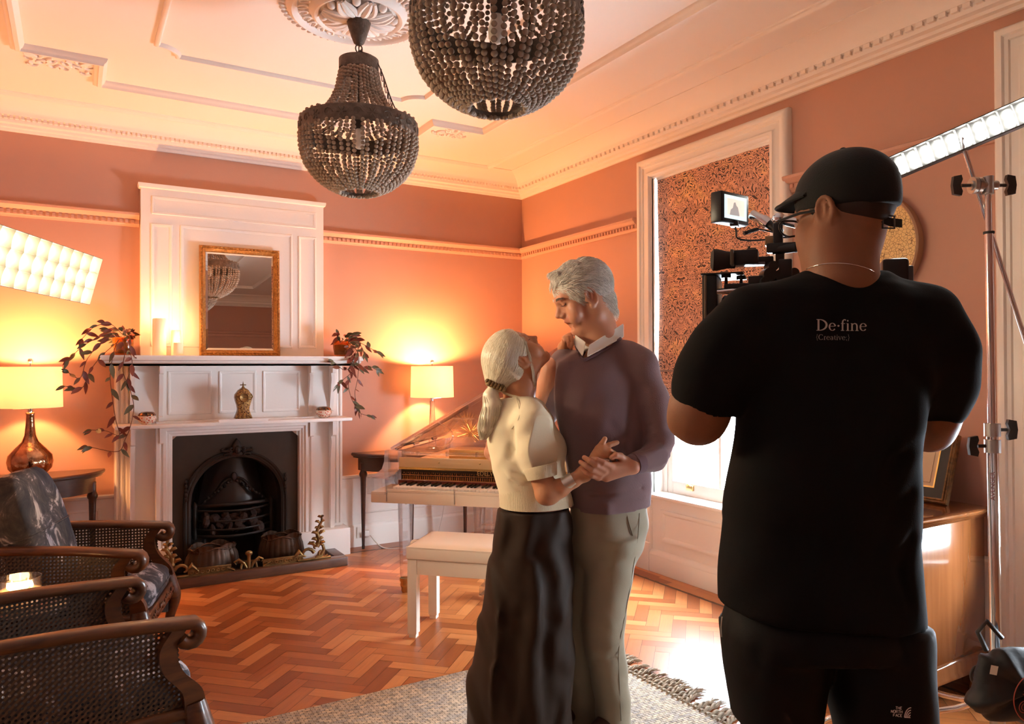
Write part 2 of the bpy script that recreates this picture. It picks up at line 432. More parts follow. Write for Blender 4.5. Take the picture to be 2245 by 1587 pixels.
# scrolled plaster corner ornaments
def scrollwork(mb, n, seed, place, w, h, r=.008):
    rng = random.Random(seed)
    for k in range(n):
        for sx in (-1, 1):
            rng2 = random.Random(seed*99+k); u, v = rng2.uniform(.02, .5)*w, rng2.uniform(-.5, .5)*h; a0 = rng2.uniform(0, 6.28); turn = rng2.choice((-1, 1))*rng2.uniform(2.2, 5); R = rng2.uniform(.02, .05)
            pts = []
            for t in range(9):
                q = t/8; a = a0+turn*q; rr = R*(1-.75*q); pts.append(place(sx*(u+rr*cos(a)), v+rr*sin(a)))
            mb.tube(pts, [r*(.5+.8*sin(PI*min(1, t/8+.1))) for t in range(9)], 6)
    return mb
b = MB()
for cx, cy, s in ((-.07, 4.68, 1), (2.29, 4.68, 2)):
    scrollwork(b, 15, s, lambda a, c, cx=cx, cy=cy: (cx+a, cy+c, ZC-.004), .3, .2, .009)
b.build('trim_12', M_ceil, smooth=60, kind='structure')
# ceiling roses
def rose(cx, cy, n):
    b = MB(); S = 64
    b.lathe([(.355, 0), (.355, .006), (.34, .012), (.325, .012), (.318, .03), (.30, .042), (.285, .034), (.275, .018), (.225, .02), (.215, .04), (.2, .052), (.185, .045), (.175, .03), (.1, .03), (.06, .05), (.03, .055), (0, .055)],
            (cx, cy, ZC), S, (0, 0, -1))
    for k in range(60):                                              # leaf edging
        a = 2*PI*k/60; b.ball((cx+.342*cos(a), cy+.342*sin(a), ZC-.014), (.018, .007, .01), 6, 4, Matrix.Rotation(a+.5, 3, 'Z'))
    for k in range(28):                                              # carved ring
        a = 2*PI*k/28
        b.tube([(cx+(.25+.02*cos(q*1.2))*cos(a+.07*sin(q)), cy+(.25+.02*cos(q*1.2))*sin(a+.07*sin(q)), ZC-.026) for q in [t*.7 for t in range(9)]], .006, 5)
    for k in range(8):                                               # acanthus petals and balls between them
        a = 2*PI*k/8; d = Vector((cos(a), sin(a), 0)); e = Vector((-sin(a), cos(a), 0))
        for q, wd_ in ((-.55, .7), (0, 1), (.55, .7)):
            b.tube([Vector((cx, cy, ZC-.05))+d*(.04+.13*t)+e*(q*.06*sin(PI*min(t*.75+.1, 1)))+Vector((0, 0, -.012*sin(PI*t))) for t in [i/7 for i in range(8)]], [.006+.011*wd_*sin(PI*(.15+.8*i/7)) for i in range(8)], 7)
        a += PI/8; b.ball((cx+.16*cos(a), cy+.16*sin(a), ZC-.045), .02, 10, 7)
    return b.build('trim_%d' % n, M_ceil, smooth=50, kind='structure')
rose(1.135, 3.29, 13); rose(1.14, 2.0, 14)

# ------------------------------------------------------------------ windows
def schlick(nt, f0=.04):
    l = nd(nt, 'LayerWeight', i_Blend=.5); p = nd(nt, 'Math', operation='POWER'); p.inputs[1].default_value = 5.0; nt.links.new(l.outputs['Facing'], p.inputs[0])
    m = nd(nt, 'Math', operation='MULTIPLY_ADD'); m.inputs[1].default_value = 1-f0; m.inputs[2].default_value = f0; nt.links.new(p.outputs[0], m.inputs[0]); return m
def pane_mat():
    m = bpy.data.materials.new('window_glass'); m.use_nodes = True; nt = m.node_tree; nt.nodes.remove(nt.nodes['Principled BSDF']); out = nt.nodes['Material Output']
    t = nd(nt, 'BsdfTransparent'); t.inputs[0].default_value = (.95, .98, 1, 1); g = nd(nt, 'BsdfGlossy', i_Roughness=.01); f = schlick(nt); mx = nd(nt, 'MixShader')
    nt.links.new(f.outputs[0], mx.inputs[0]); nt.links.new(t.outputs[0], mx.inputs[1]); nt.links.new(g.outputs[0], mx.inputs[2]); nt.links.new(mx.outputs[0], out.inputs[0]); return m
M_glass = pane_mat()
M_brass = mat('aged_brass', (.55, .38, .16), .35, 1)
M_steel = mat('chrome_steel', (.75, .75, .76), .12, 1)
def window(n, y0, y1, casing_l, casing_r):
    t = bpy.data.objects.new('window_%d' % n, None); COL.objects.link(t); t.location = (XR, (y0+y1)/2, 0); t['kind'] = 'structure'
    prof = [(-.012, 0), (-.012, .03), (-.004, .04), (.014, .04), (.02, .03), (.03, .026), (.055, .026), (.06, .034), (.075, .036), (.082, .046), (.1, .048), (.112, .04), (.118, .03), (.118, 0)]
    tf = lambda a, b_, c: (XR-c, a, b_)
    # architrave: up one side, over the head, down the other
    mb = MB().sweep([(y0, 0), (y0, WZ1), (y1, WZ1), (y1, 0)], prof, tf=tf)
    for yy in (y0-.06, y1+.06): mb.box((XR-.055, yy-.07, 0), (XR, yy+.07, .19), .004)
    mb.build('casing', M_white, t, 45, True)
    mb = MB()                                                        # reveal and sash boxes
    for a, b_ in ((y0-.002, y0+.05), (y1-.05, y1+.002)): mb.box((XR+.075, a, WZ0), (XR+.3, b_, WZ1))
    for a, b_ in ((y0-.004, y0+.012), (y1-.012, y1+.004)): mb.box((XR-.01, a, WZ0), (XR+.08, b_, WZ1))
    mb.box((XR-.01, y0, WZ1-.02), (XR+.3, y1, WZ1+.01)); mb.build('reveal', M_white, t, 0, True)
    mb = MB().box((XR-.075, y0-.0, WZ0-.022), (XR+.28, y1+.0, WZ0), .006).box((XR-.035, y0, WZ0-.05), (XR, y1, WZ0-.022)); mb.build('sill', M_white, t, 40, True)
    mb = MB().box((XR-.02, y0, 0), (XR+.02, y1, WZ0-.02))            # panelled apron below the sill
    mb.box((XR-.05, y0, 0), (XR, y1, .12), .004); mb.sweep([(XR, y0), (XR, y1)], [(.05, .12), (.044, .135), (.03, .145), (.02, .15)])
    panel_frame(mb, y0+.1, y1-.1, .215, .43, lambda a, b_, c: (XR-.02-c, a, b_), ((0, 0), (.004, .012), (.016, .014), (.03, .004), (.042, -.006)))
    mb.build('apron_panel', M_white, t, 45, True)
    def sash(z0, z1, x, bot, top, nm):
        mb = MB(); st = .05; x1 = x+.045
        mb.box((x, y0+.05, z0), (x1, y0+.05+st, z1), .004).box((x, y1-.05-st, z0), (x1, y1-.05, z1), .004)
        mb.box((x, y0+.05+st, z0), (x1, y1-.05-st, z0+bot), .004).box((x, y0+.05+st, z1-top), (x1, y1-.05-st, z1), .004)
        for q in ((y0+y1)/2,):
            mb.box((x+.01, q-.011, z0+bot), (x+.036, q+.011, z1-top))
        s = mb.build(nm, M_white, t, 40, True)
        MB().box((x+.02, y0+.1, z0+bot), (x+.024, y1-.1, z1-top)).build('pane', M_glass, s, 0, True)
        return s
    s = sash(WZ0, 1.62, XR+.085, .085, .04, 'lower_sash')
    for q in (y0+.27, y1-.27): MB().box((XR+.068, q-.03, WZ0+.04), (XR+.085, q+.03, WZ0+.075), .003).tube([(XR+.07, q-.02, WZ0+.07), (XR+.055, q, WZ0+.085), (XR+.07, q+.02, WZ0+.07)], .005, 6).build('sash_lift', M_brass, s, 40, True)
    sash(1.58, WZ1-.02, XR+.135, .04, .06, 'upper_sash')
    return t
window(1, *WIN[0], 4.004, 2.734); window(2, *WIN[1], 1.645, .385)
# ------------------------------------------------------------------ fireplace
FX = .995
fire = thing('fireplace_surround', 'white panelled wooden fireplace surround with two shelves and tall overmantel', 'fireplace', (FX, YB, 0))
xz = lambda y: (lambda a, b_, c: (a, y-c, b_))
def mbx(): return MB()
b = MB()
b.box((.385, 5.50, 1.47), (1.618, YB, 2.615))                        # overmantel board and its capping
b.sweep([(.385, YB), (.385, 5.50), (1.618, 5.50), (1.618, YB)], [(0, 2.60), (-.012, 2.605), (-.016, 2.62), (-.016, 2.632), (0, 2.632)]); b.box((.385, 5.5, 2.61), (1.618, YB, 2.632))
PF = ((0, 0), (.003, .007), (.011, .007), (.016, .002), (.02, .002), (.026, -.008), (.03, -.008))
for x0, x1, z0, z1 in ((.45, 1.562, 2.43, 2.553), (.445, .578, 1.535, 2.367), (.628, 1.385, 1.535, 2.372), (1.428, 1.562, 1.535, 2.367)):
    panel_frame(b, x0, x1, z0, z1, xz(5.50), PF)
om = b.build('overmantel', M_white, fire, 45, True)
b = MB()
b.box((.33, 5.45, 1.025), (1.70, YB, 1.41))                          # frieze board between the shelves
for x0, x1 in ((.545, .82), (.868, 1.117), (1.163, 1.425)): panel_frame(b, x0, x1, 1.075, 1.37, xz(5.45), PF)
b.build('frieze_panel', M_white, fire, 45, True)
b = MB()                                                             # mantel shelf, stepped edge
mp = [(.17, YB), (.17, 5.235), (1.80, 5.235), (1.80, YB)]
b.sweep(mp, [(0, 1.405), (-.0, 1.418), (-.014, 1.424), (-.014, 1.436), (-.026, 1.442), (-.03, 1.462), (-.026, 1.472), (0, 1.472)])
b.box((.17, 5.235, 1.405), (1.80, YB, 1.472)); b.build('mantel_shelf', M_white, fire, 45, True)
b = MB().box((.222, 5.27, 1.0), (1.765, YB, 1.025), .006)            # lower shelf with the clock's ledge
b.prism([(.865, 5.3), (.835, 5.235), (1.155, 5.235), (1.125, 5.3)], 1.025, 1.045).build('lower_shelf', M_white, fire, 40, True)
for x0, x1 in ((.232, .318), (1.672, 1.758)):                        # fluted pilasters
    b = MB().box((x0, 5.49, .2), (x1, YB, 1.0)); b.box((x0, 5.49, 1.025), (x1, YB, 1.405))
    for k in range(3):
        q = x0+.014+k*.029
        for z0, z1 in ((.22, .99), (1.03, 1.40)): b.lathe([(.0105, 0), (.0105, z1-z0)], (q, 5.489, z0), 8)
    b.build('pilaster', M_white, fire, 45, True)
# shaped consoles carrying both shelves
def console(x0, x1, z0, z1, nm):
    y = 5.47; h = z1-z0
    prof = [(0, 0), (.04, 0), (.042, .04), (.03, .12*h), (.045, .3*h), (.07, .55*h), (.082, .75*h), (.07, .9*h-.02), (.07, h-.055), (.11, h-.05), (.11, h), (0, h)]
    pts = prof[:3]+[tuple(p) for p in []]+prof[3:]
    return MB().prism([(y-p[0], z0+p[1]) for p in pts], x0, x1, lambda a, b_, c: (c, a, b_)).build(nm, M_white, fire, 45, True)
for x0, x1 in ((.318, .345), (.488, .512), (1.485, 1.51), (1.645, 1.672)): console(x0, x1, 1.025, 1.405, 'upper_console')
for x0, x1 in ((.318, .345), (.488, .512), (1.478, 1.503), (1.645, 1.672)):
    y = 5.47; z1 = 1.0
    MB().prism([(y, .2), (y-.05, .2), (y-.05, .26), (y-.058, .27), (y-.058, .72), (y-.075, .8), (y-.085, .84), (y-.07, .88), (y-.11, .895), (y-.11, z1), (y, z1)], x0, x1, lambda a, b_, c: (c, a, b_)).build('lower_console', M_white, fire, 45, True)
for x0, x1, p0, p1 in ((.30, .51, .212, .565), (1.478, 1.69, 1.413, 1.778)):   # legs between the consoles, with plinths
    MB().box((x0, 5.46, .2), (x1, YB, 1.0)).box((p0, 5.36, 0), (p1, YB, .2), .006).build('jamb', M_white, fire, 45, True)
b = MB()                                                             # architrave round the opening
ap = [(.568, 0), (.568, .935), (1.41, .935), (1.41, 0)]
b.sweep(ap, [(0, -.06), (0, .02), (.008, .026), (.014, .026), (.02, .034), (.034, .034), (.04, .046), (.058, .046), (.062, .036), (.07, .036), (.078, .05), (.1, .05), (.1, -.06)], tf=xz(5.42))
b.box((.5, 5.42, .935), (1.49, YB, 1.0)); b.build('architrave', M_white, fire, 45, True)
# cast-iron insert
M_iron = mat('blackened_cast_iron', (.022, .016, .012), .42, .3, bump=(90, .12))
M_slate = mat('dark_fire_slips', (.05, .035, .026), .3, var=(7, .3))
ins = thing('cast_iron_fireplace_insert', 'black cast iron arched fireplace insert with ornate grate inside white surround', 'fireplace insert', (FX, 5.5, 0))
ax = .985; AR = .345; AZ = .47
arch = [(ax-AR, 0)]+[(ax-AR*cos(PI*k/28), AZ+AR*1.0*sin(PI*k/28)) for k in range(29)]+[(ax+AR, 0)]
out = [(.568, 0), (.568, .935), (1.41, .935), (1.41, 0)]
b = MB()                                                             # dark slips with the arched hole
bm = bmesh.new()
n = len(arch); outer = [(ax-.42, 0)]
for k in range(29):
    a = PI*k/28; dx, dz = -cos(a), sin(a); s_ = min(.4255/abs(dx) if abs(dx) > 1e-6 else 9, (.94-AZ)/dz if dz > 1e-6 else 9); outer.append((ax+dx*s_, AZ+dz*s_))
outer.append((ax+.4255, 0)); outer[0] = (ax-.4255, 0)
vs = [(p[0], 5.45, p[1]) for p in arch]+[(p[0], 5.45, p[1]) for p in outer]; b.add(vs, [(i, i+1, n+i+1, n+i) for i in range(n-1)])
b.build('slips', M_slate, ins, 0, True)
b = MB().sweep(arch[::-1], [(0, -.05), (.0, .02), (.012, .03), (.022, .024), (.03, .03), (.045, .026), (.05, .01), (.055, -.05)], tf=xz(5.45))
b.build('arch_moulding', M_iron, ins, 50, True)
b = MB()                                                             # crest at the crown of the arch and drops down its sides
b.prism([(ax-.07, .79), (ax-.035, .83), (ax-.02, .875), (ax, .9), (ax+.02, .875), (ax+.035, .83), (ax+.07, .79), (ax, .765)], 0, .03, xz(5.45), .01)
scrollwork(b, 7, 5, lambda a, c: (ax+a, 5.42-.0, .80+c*.5), .2, .12, .008); b.ball((ax, 5.41, .82), (.022, .02, .03))
for s_ in (-1, 1):
    for k in range(5): b.ball((ax+s_*AR*.96, 5.425, .5+.03*k), (.012, .012, .018))
b.build('crest', M_iron, ins, 60, True)
b = MB()                                                             # splayed firebox cheeks, back and throat
b.add([(ax-AR, 5.45, 0), (ax-.2, 5.84, 0), (ax-.2, 5.84, .85), (ax-AR, 5.45, .85), (ax+AR, 5.45, 0), (ax+.2, 5.84, 0), (ax+.2, 5.84, .85), (ax+AR, 5.45, .85)],
      [(0, 1, 2, 3), (4, 7, 6, 5), (1, 5, 6, 2), (3, 2, 6, 7), (0, 4, 5, 1)])
b.build('firebox', mat('sooted_firebrick', (.035, .026, .02), .7, bump=(30, .3)), ins, 0, True)
b = MB()                                                             # hood over the fire: two curved plates and pierced cresting
b.grid(lambda u, v: (ax+(u-.5)*(.46-.16*v), 5.66-.09*cos((u-.5)*2.6)+.02*v, .42+v*.36), 14, 6)
b.build('hood', mat('burnished_iron', (.05, .042, .038), .3, .6), ins, 60, True)
b = MB()
for s_ in (-1, 1):
    b.tube([(ax+s_*(.02+.22*t), 5.55, .60-.2*t**1.3+.012*sin(9*t)) for t in [i/12 for i in range(13)]], [.016-.008*i/12 for i in range(13)], 6)
    for k in range(9): b.ball((ax+s_*(.02+.022*k), 5.545, .585-.016*k+.008*(k % 2)), .012, 6, 5)
b.ball((ax, 5.54, .62), (.022, .012, .03)).build('hood_cresting', M_iron, ins, 60, True)
b = MB()                                                             # basket of bowed bars on posts
for z, r in ((.425, .012), (.395, .007), (.325, .007), (.265, .007), (.22, .009)):
    b.tube([(ax+(t-.5)*.52, 5.56-.13*sin(PI*t), z+.015*sin(PI*t)*(1 if z > .4 else 0)) for t in [i/14 for i in range(15)]], r, 6)
for s_ in (-1, 1):
    b.lathe([(.014, .2), (.02, .22), (.012, .25), (.016, .3), (.022, .33), (.012, .37), (.018, .41), (.024, .43), (.01, .45), (0, .46)], (ax+s_*.26, 5.55, 0), 10)
    b.lathe([(.014, 0), (.012, .2)], (ax+s_*.2, 5.53, 0), 8)
b.build('grate_bars', M_iron, ins, 60, True)
rng = random.Random(3)
b = MB()
for k in range(46): b.ball((ax+rng.uniform(-.2, .2), 5.58+rng.uniform(-.09, .06), rng.uniform(.25, .36)), (rng.uniform(.025, .045), rng.uniform(.02, .04), rng.uniform(.02, .035)), 6, 5, Matrix.Rotation(rng.uniform(0, 3), 3, 'Y'))
o = b.build('coal_bed', mat('rust_brown_coals', (.07, .032, .02), .8, var=(14, (.015, .01, .01)), bump=(40, .5)), ins, 30, True); o['kind'] = 'stuff'
# ribbed fan-shaped ornaments on the hearth
M_basket = mat('dark_ribbed_bronze', (.085, .042, .02), .4, .45, var=(6, (.02, .012, .008)))
def scuttle(x, y, w, h, text, rz):
    t = thing('ribbed_planter', text, 'planter', (x, y, .006), rz, 'ribbed planters on the hearth')
    b = MB(); S = 72
    rib = lambda a, z: 1+.035*cos(24*a)*min(1, z*14)
    b.lathe([(w*.24, 0), (w*.34, .01), (w*.45, h*.25), (w*.5, h*.5), (w*.47, h*.75), (w*.42, h*.9), (w*.45, h), (w*.41, h), (w*.4, h*.9), (w*.44, h*.55), (w*.3, h*.1), (0, h*.08)], (0, 0, 0), S, wob=rib)
    b.v = [(v[0], v[1]*.6, v[2]+(.03*abs(sin(v[0]*22))*(v[2]/h)**3)) for v in b.v]
    b.build('ribbed_body', M_basket, t, 60)
    MB().tube([(w*.42*cos(a), w*.25*sin(a), h*.98+.012*cos(4*a)) for a in [2*PI*k/32 for k in range(32)]], .007, 6, closed=True).build('rolled_rim', M_basket, t, 60)
scuttle(.79, 5.22, .34, .2, 'dark ribbed bronze planter on the hearth, left of the grate', .2)
scuttle(1.25, 5.27, .3, .21, 'dark ribbed bronze planter on the hearth, right of the grate', -.15)
MB().box((.57, 5.13, 0), (1.43, 5.5, .006)).build('hearth_slab', mat('black_hearth_stone', (.012, .009, .008), .3, var=(8, .4)), None, 0, True)
label(bpy.data.objects['hearth_slab'], 'dark flat hearth slab inside the wooden fender frame', 'hearth')
# hearth frame (wooden kerb) and gilt fender
M_kerb = wood('dark_oak_kerb', (.055, .022, .012), (.1, .045, .022), .4, (2, 12, 12))
t = thing('wooden_hearth_kerb', 'dark brown wooden kerb framing the hearth in front of the fireplace', 'hearth kerb', (1.0, 5.12, 0))
for nm, a, c in (('front_rail', (.36, 5.06, 0), (1.66, 5.135, .062)), ('side_rail', (1.585, 5.135, 0), (1.66, 5.36, .062)), ('side_rail', (.36, 5.135, 0), (.435, 5.36, .062))):
    MB().box(a, c, .006).build(nm, M_kerb, t, 40, True)
M_gilt = mat('old_gilt_bronze', (.33, .2, .07), .42, .85, var=(20, (.12, .07, .03)))
fd = thing('gilt_fender', 'antique gilt bronze fender with leafy scrolled ends on the hearth kerb', 'fender', (1.0, 5.12, .062))
for x0, x1 in ((.63, .89), (1.09, 1.36)):
    b = MB().box((x0, 5.10, .062), (x1, 5.118, .066)); b.box((x0, 5.10, .1), (x1, 5.118, .108), .002); b.box((x0, 5.107, .066), (x1, 5.111, .1))
    for k in range(8): b.tube([(x0+.02+(x1-x0-.04)*k/7+.011*cos(a), 5.103, .083+.009*sin(a)) for a in [2*PI*i/8 for i in range(8)]], .0025, 4, closed=True)
    b.build('pierced_rail', M_gilt, fd, 40, True)
def leafy(mb, root, tip, n, side, wmax, y):
    r, t_ = Vector(root), Vector(tip)
    for k in range(n):
        q = k/(n-1); c = r.lerp(t_, q)
        for s_ in (-1, 1):
            L = wmax*(1-.55*q)*(1 if (k+s_) % 2 else .75); a = c; e = c+Vector((s_*L, 0, L*.55))
            mb.tube([a, a.lerp(e, .5)+Vector((0, -.008, L*.25)), e, e+Vector((-s_*L*.2, -.004, L*.22))], [.006, .016*(1-.4*q), .012*(1-.4*q), .003], 6)
    mb.tube([r.lerp(t_, i/8)+Vector((.012*sin(i*1.1), 0, 0)) for i in range(9)], [.02*(1-.08*i) for i in range(9)], 7)
def end_scroll(s_, x):
    mb = MB()
    sp = lambda cx, cz, R, a0, tn: [(cx+s_*R*(1-.11*k)*cos(a0+tn*k/10), 5.108, cz+R*(1-.11*k)*sin(a0+tn*k/10)) for k in range(9)]
    mb.tube(sp(x, .14, .07, -1.6, 6.5), [.014*(1-.07*k) for k in range(9)], 7)
    mb.tube(sp(x-s_*.07, .1, .055, 0.2, 5), [.013*(1-.07*k) for k in range(9)], 7)
    mb.tube(sp(x+s_*.04, .11, .05, -.6, -5), [.012*(1-.07*k) for k in range(9)], 7)
    mb.tube([(x-s_*.16, 5.108, .09), (x-s_*.12, 5.108, .13), (x-s_*.09, 5.108, .10)], [.006, .02, .006], 7)
    leafy(mb, (x+s_*.0, 5.108, .15), (x+s_*.03, 5.108, .35), 6, s_, .055, 5.1)
    mb.box((x-.13, 5.095, .062), (x+.1, 5.122, .075), .003)
    return mb.build('scroll_end', M_gilt, fd, 60, True)
end_scroll(1, 1.45); end_scroll(-1, .53)
mb = MB()
for s_ in (-1, 1):
    mb.tube([(1.0+s_*.015, 5.105, .068), (1.0+s_*.03, 5.105, .1), (1.0+s_*.065, 5.105, .13), (1.0+s_*.09, 5.105, .115), (1.0+s_*.08, 5.105, .1)], [.01, .011, .009, .008, .005], 7)
    mb.tube([(1.0+s_*.09, 5.105, .066), (1.0+s_*.14, 5.105, .088), (1.0+s_*.1, 5.105, .08)], [.006, .009, .005], 6)
    mb.tube([(1.0+s_*.05, 5.105, .066), (1.0+s_*.045, 5.105, .1)], .007, 6)
mb.tube([(1.0, 5.105, .066), (1.0, 5.105, .14), (1.0, 5.103, .165)], [.012, .012, .018], 8); mb.ball((1.0, 5.1, .165), (.025, .012, .018))
mb.build('centre_crest', M_gilt, fd, 60, True)

# ------------------------------------------------------------------ things on the shelves
# mirror
mz, mh, mw, mx = 1.474, .765, .54, 1.012; tilt = .026
mir = thing('gilt_mirror', 'rectangular wall mirror in ornate gold frame leaning above the mantel shelf', 'mirror', (mx, 5.455, mz))
R = Matrix.Rotation(-tilt, 3, 'X')
mtf = lambda a, b_, c: tuple(R @ Vector((a, -c, b_)))
M_gold = mat('gold_leaf_frame', (.62, .31, .09), .35, .9, bump=(160, .8), var=(70, (.25, .11, .03)))
fr = MB(); fr.sweep([(-mw/2, 0), (mw/2, 0), (mw/2, mh), (-mw/2, mh)], [(0, 0), (0, .022), (.006, .03), (.016, .026), (.02, .03), (.03, .022), (.036, .014), (.04, .012), (.042, 0)], True, tf=mtf)
fr.add([mtf(-mw/2, 0, .001), mtf(mw/2, 0, .001), mtf(mw/2, mh, .001), mtf(-mw/2, mh, .001)], [(0, 1, 2, 3)])
for k in range(30):
    for a, b_ in ((-mw/2+.011, (k+.5)*mh/30), (mw/2-.011, (k+.5)*mh/30)): fr.ball(mtf(a, b_, .028), (.007, .006, .009), 6, 4)
for k in range(21):
    for b_ in (.011, mh-.011): fr.ball(mtf(-mw/2+(k+.5)*mw/21, b_, .028), (.009, .006, .007), 6, 4)
fr.build('frame', M_gold, mir, 50)
gl = MB(); i_, j_ = .04, .055
q = [mtf(a, b_, c) for k, c in ((i_, .006), (j_, .0105)) for a, b_ in ((-mw/2+k, k), (mw/2-k, k), (mw/2-k, mh-k), (-mw/2+k, mh-k))]
gl.add(q, [(4, 5, 6, 7), (0, 1, 5, 4), (1, 2, 6, 5), (2, 3, 7, 6), (3, 0, 4, 7)]).build('mirror_glass', mat('silvered_glass', (.86, .87, .86), .0, 1), mir, 0)
# pillar candles
M_wax = mat('ivory_candle_wax', (.93, .8, .6), .5, sss=.0, emit=((1, .55, .2), .12))
M_flame = mat('candle_flame', (1, .7, .3), .5, emit=((1, .62, .25), 14))
M_wick = mat('burnt_wick', (.02, .015, .01), .8)
def candle(x, y, z, r, h, text, power):
    t = thing('pillar_candle', text, 'candle', (x, y, z), 0, 'lit pillar candles on the mantel shelf')
    MB().lathe([(r, 0), (r, h-.006), (r-.004, h), (r*.75, h-.004), (r*.3, h-.008), (0, h-.009)], (0, 0, 0), 28).build('wax_pillar', M_wax, t, 50)
    MB().tube([(0, 0, h-.009), (.001, 0, h+.008)], .0012, 5).build('wick', M_wick, t, 0)
    MB().lathe([(.001, 0), (.0055, .008), (.006, .014), (.004, .024), (.0015, .034), (0, .04)], (0, 0, h+.004), 12).build('flame', M_flame, t, 80)
    l = point('candle_light', (x, y-.0, z+h+.025), power, (1, .5, .18), .012)
candle(.486, 5.37, 1.473, .042, .245, 'tallest lit ivory pillar candle on the mantel shelf', 1.0)
candle(.588, 5.385, 1.473, .03, .17, 'medium lit ivory pillar candle behind the shortest one', .8)
candle(.592, 5.30, 1.473, .03, .085, 'shortest lit ivory pillar candle on the mantel shelf', .7)
# mantel clock
M_clk = mat('gilt_tortoiseshell', (.09, .035, .014), .35, .5, var=(90, (.42, .24, .07), .10), bump=(110, .7))
ck = thing('mantel_clock', 'small ornate gilt waisted mantel clock on the lower fireplace shelf', 'clock', (.998, 5.285, 1.045))
half = [(.0, 0), (.052, 0), (.056, .006), (.05, .02), (.04, .045), (.036, .065), (.04, .09), (.05, .12), (.055, .145), (.052, .165), (.04, .18), (.03, .195), (.016, .205), (0, .212)]
poly = half[1:]+[(-x, z) for x, z in half[-2:0:-1]]
MB().prism(poly, -.035, .035, lambda a, b_, c: (a, c, b_), .006).build('case', M_clk, ck, 50)
MB().lathe([(.03, 0), (.032, .004), (.028, .007), (.026, .005)], (0, -.034, .145), 28, (0, -1, 0)).build('bezel', M_gilt, ck, 50)
dial = MB().lathe([(.0265, 0), (.0265, .003), (0, .0035)], (0, -.035, .145), 28, (0, -1, 0)).build('dial', mat('cream_enamel', (.8, .7, .48), .3), ck, 30)
hb = MB()
for k in range(12):
    a = 2*PI*k/12; hb.box((.021*sin(a)-.001, -.0395, .145+.021*cos(a)-.002), (.021*sin(a)+.001, -.0385, .145+.021*cos(a)+.002))
hb.tube([(0, -.0398, .145), (.017, -.0398, .143)], .001, 4).tube([(0, -.0398, .145), (-.011, -.0398, .146)], .0012, 4).ball((0, -.0395, .145), .0025, 6, 4)
hb.build('hands_and_markers', M_wick, dial, 0)
f = MB().lathe([(.012, 0), (.008, .01), (.004, .016), (.008, .024), (.004, .03), (.002, .04), (0, .05)], (0, 0, .207), 10); f.box((-.02, -.004, .226), (.02, .004, .233), .002)
for s_ in (-1, 1):
    f.tube([(s_*.03, -.036, .02), (s_*.045, -.038, .01), (s_*.05, -.03, 0)], .005, 6); f.tube([(s_*.046, -.034, .13), (s_*.056, -.036, .15), (s_*.045, -.036, .17)], .004, 6)
f.build('finial', M_gilt, ck, 60)
# two lidded bowls
M_imari = None
def imari(name, light):
    m = mat(name, (.75, .5, .36), .15, coat=.5); nt = m.node_tree; v = coords(nt, 'Object', (1, 1, 1))
    n = nd(nt, 'TexVoronoi', i_Scale=62.0); nt.links.new(v, n.inputs[0])
    c = ramp(nt, n.outputs['Distance'], [(.25, (.45, .05, .015)), (.34, (.5, .07, .02)), (.38, light), (.8, light)])
    nt.links.new(c, bsdf(m).inputs['Base Color']); return m
M_im = imari('red_and_white_glaze', (.75, .6, .48)); M_lid = mat('dark_gilt_lid', (.32, .15, .06), .16, .7, var=(60, (.03, .02, .02), .08))
def bowl(x, y, text):
    t = thing('lidded_bowl', text, 'bowl', (x, y, 1.025), 0, 'small lidded bowls on the lower shelf')
    MB().lathe([(.03, 0), (.033, .004), (.05, .02), (.058, .036), (.057, .048), (.052, .056)], (0, 0, 0), 32).build('bowl', M_im, t, 50)
    MB().lathe([(.053, .056), (.054, .06), (.048, .072), (.035, .08), (.0, .083)], (0, 0, 0), 32).build('lid', M_lid, t, 50)
bowl(.412, 5.36, 'small red and gold lidded bowl at the left end of the lower shelf')
bowl(1.577, 5.36, 'small red and gold lidded bowl at the right end of the lower shelf')
# trailing plants in amber glass pots
M_amber = mat('amber_ribbed_glass', (.85, .3, .05), .06, trans=.85, ior=1.3)
def leafmat(n, c1, c2):
    m = mat(n, c1, .45, sss=0); nt = m.node_tree
    w = nd(nt, 'TexWave', i_Scale=1.2, i_Distortion=1.0); nt.links.new(coords(nt, 'UV', (1, 2, 1)), w.inputs[0])
    g = nd(nt, 'NewGeometry')
    c = ramp(nt, g.outputs['Random Per Island'], [(.0, c1), (.45, c1), (.55, c2), (1, c2)])
    nt.links.new(c, bsdf(m).inputs['Base Color']); bsdf(m).inputs['Transmission Weight'].default_value = 0
    return m
M_leaf = leafmat('tradescantia_leaf', (.16, .035, .022), (.10, .095, .05)); M_stem = mat('purple_stem', (.12, .05, .03), .6)
def leaf(vs, fs, base, d, L, w, rng):
    d = Vector(d).normalized(); s_ = d.cross(Vector((rng.uniform(-.4, .4), -1, rng.uniform(-.2, .6)))).normalized(); nrm = s_.cross(d); n0 = len(vs)
    for i in range(6):
        t = i/5; wd_ = w*sin(PI*min(1, t*.94+.04))**.8*(1.1-.5*t); c = base+d*(L*t)+nrm*(-.12*L*sin(PI*t*.9))-Vector((0, 0, .25*L*t*t))
        vs += [c-s_*wd_+nrm*.12*wd_, c-nrm*.12*wd_, c+s_*wd_+nrm*.12*wd_]
    for i in range(5):
        for k in range(2): a = n0+i*3+k; fs.append((a, a+1, a+4, a+3))
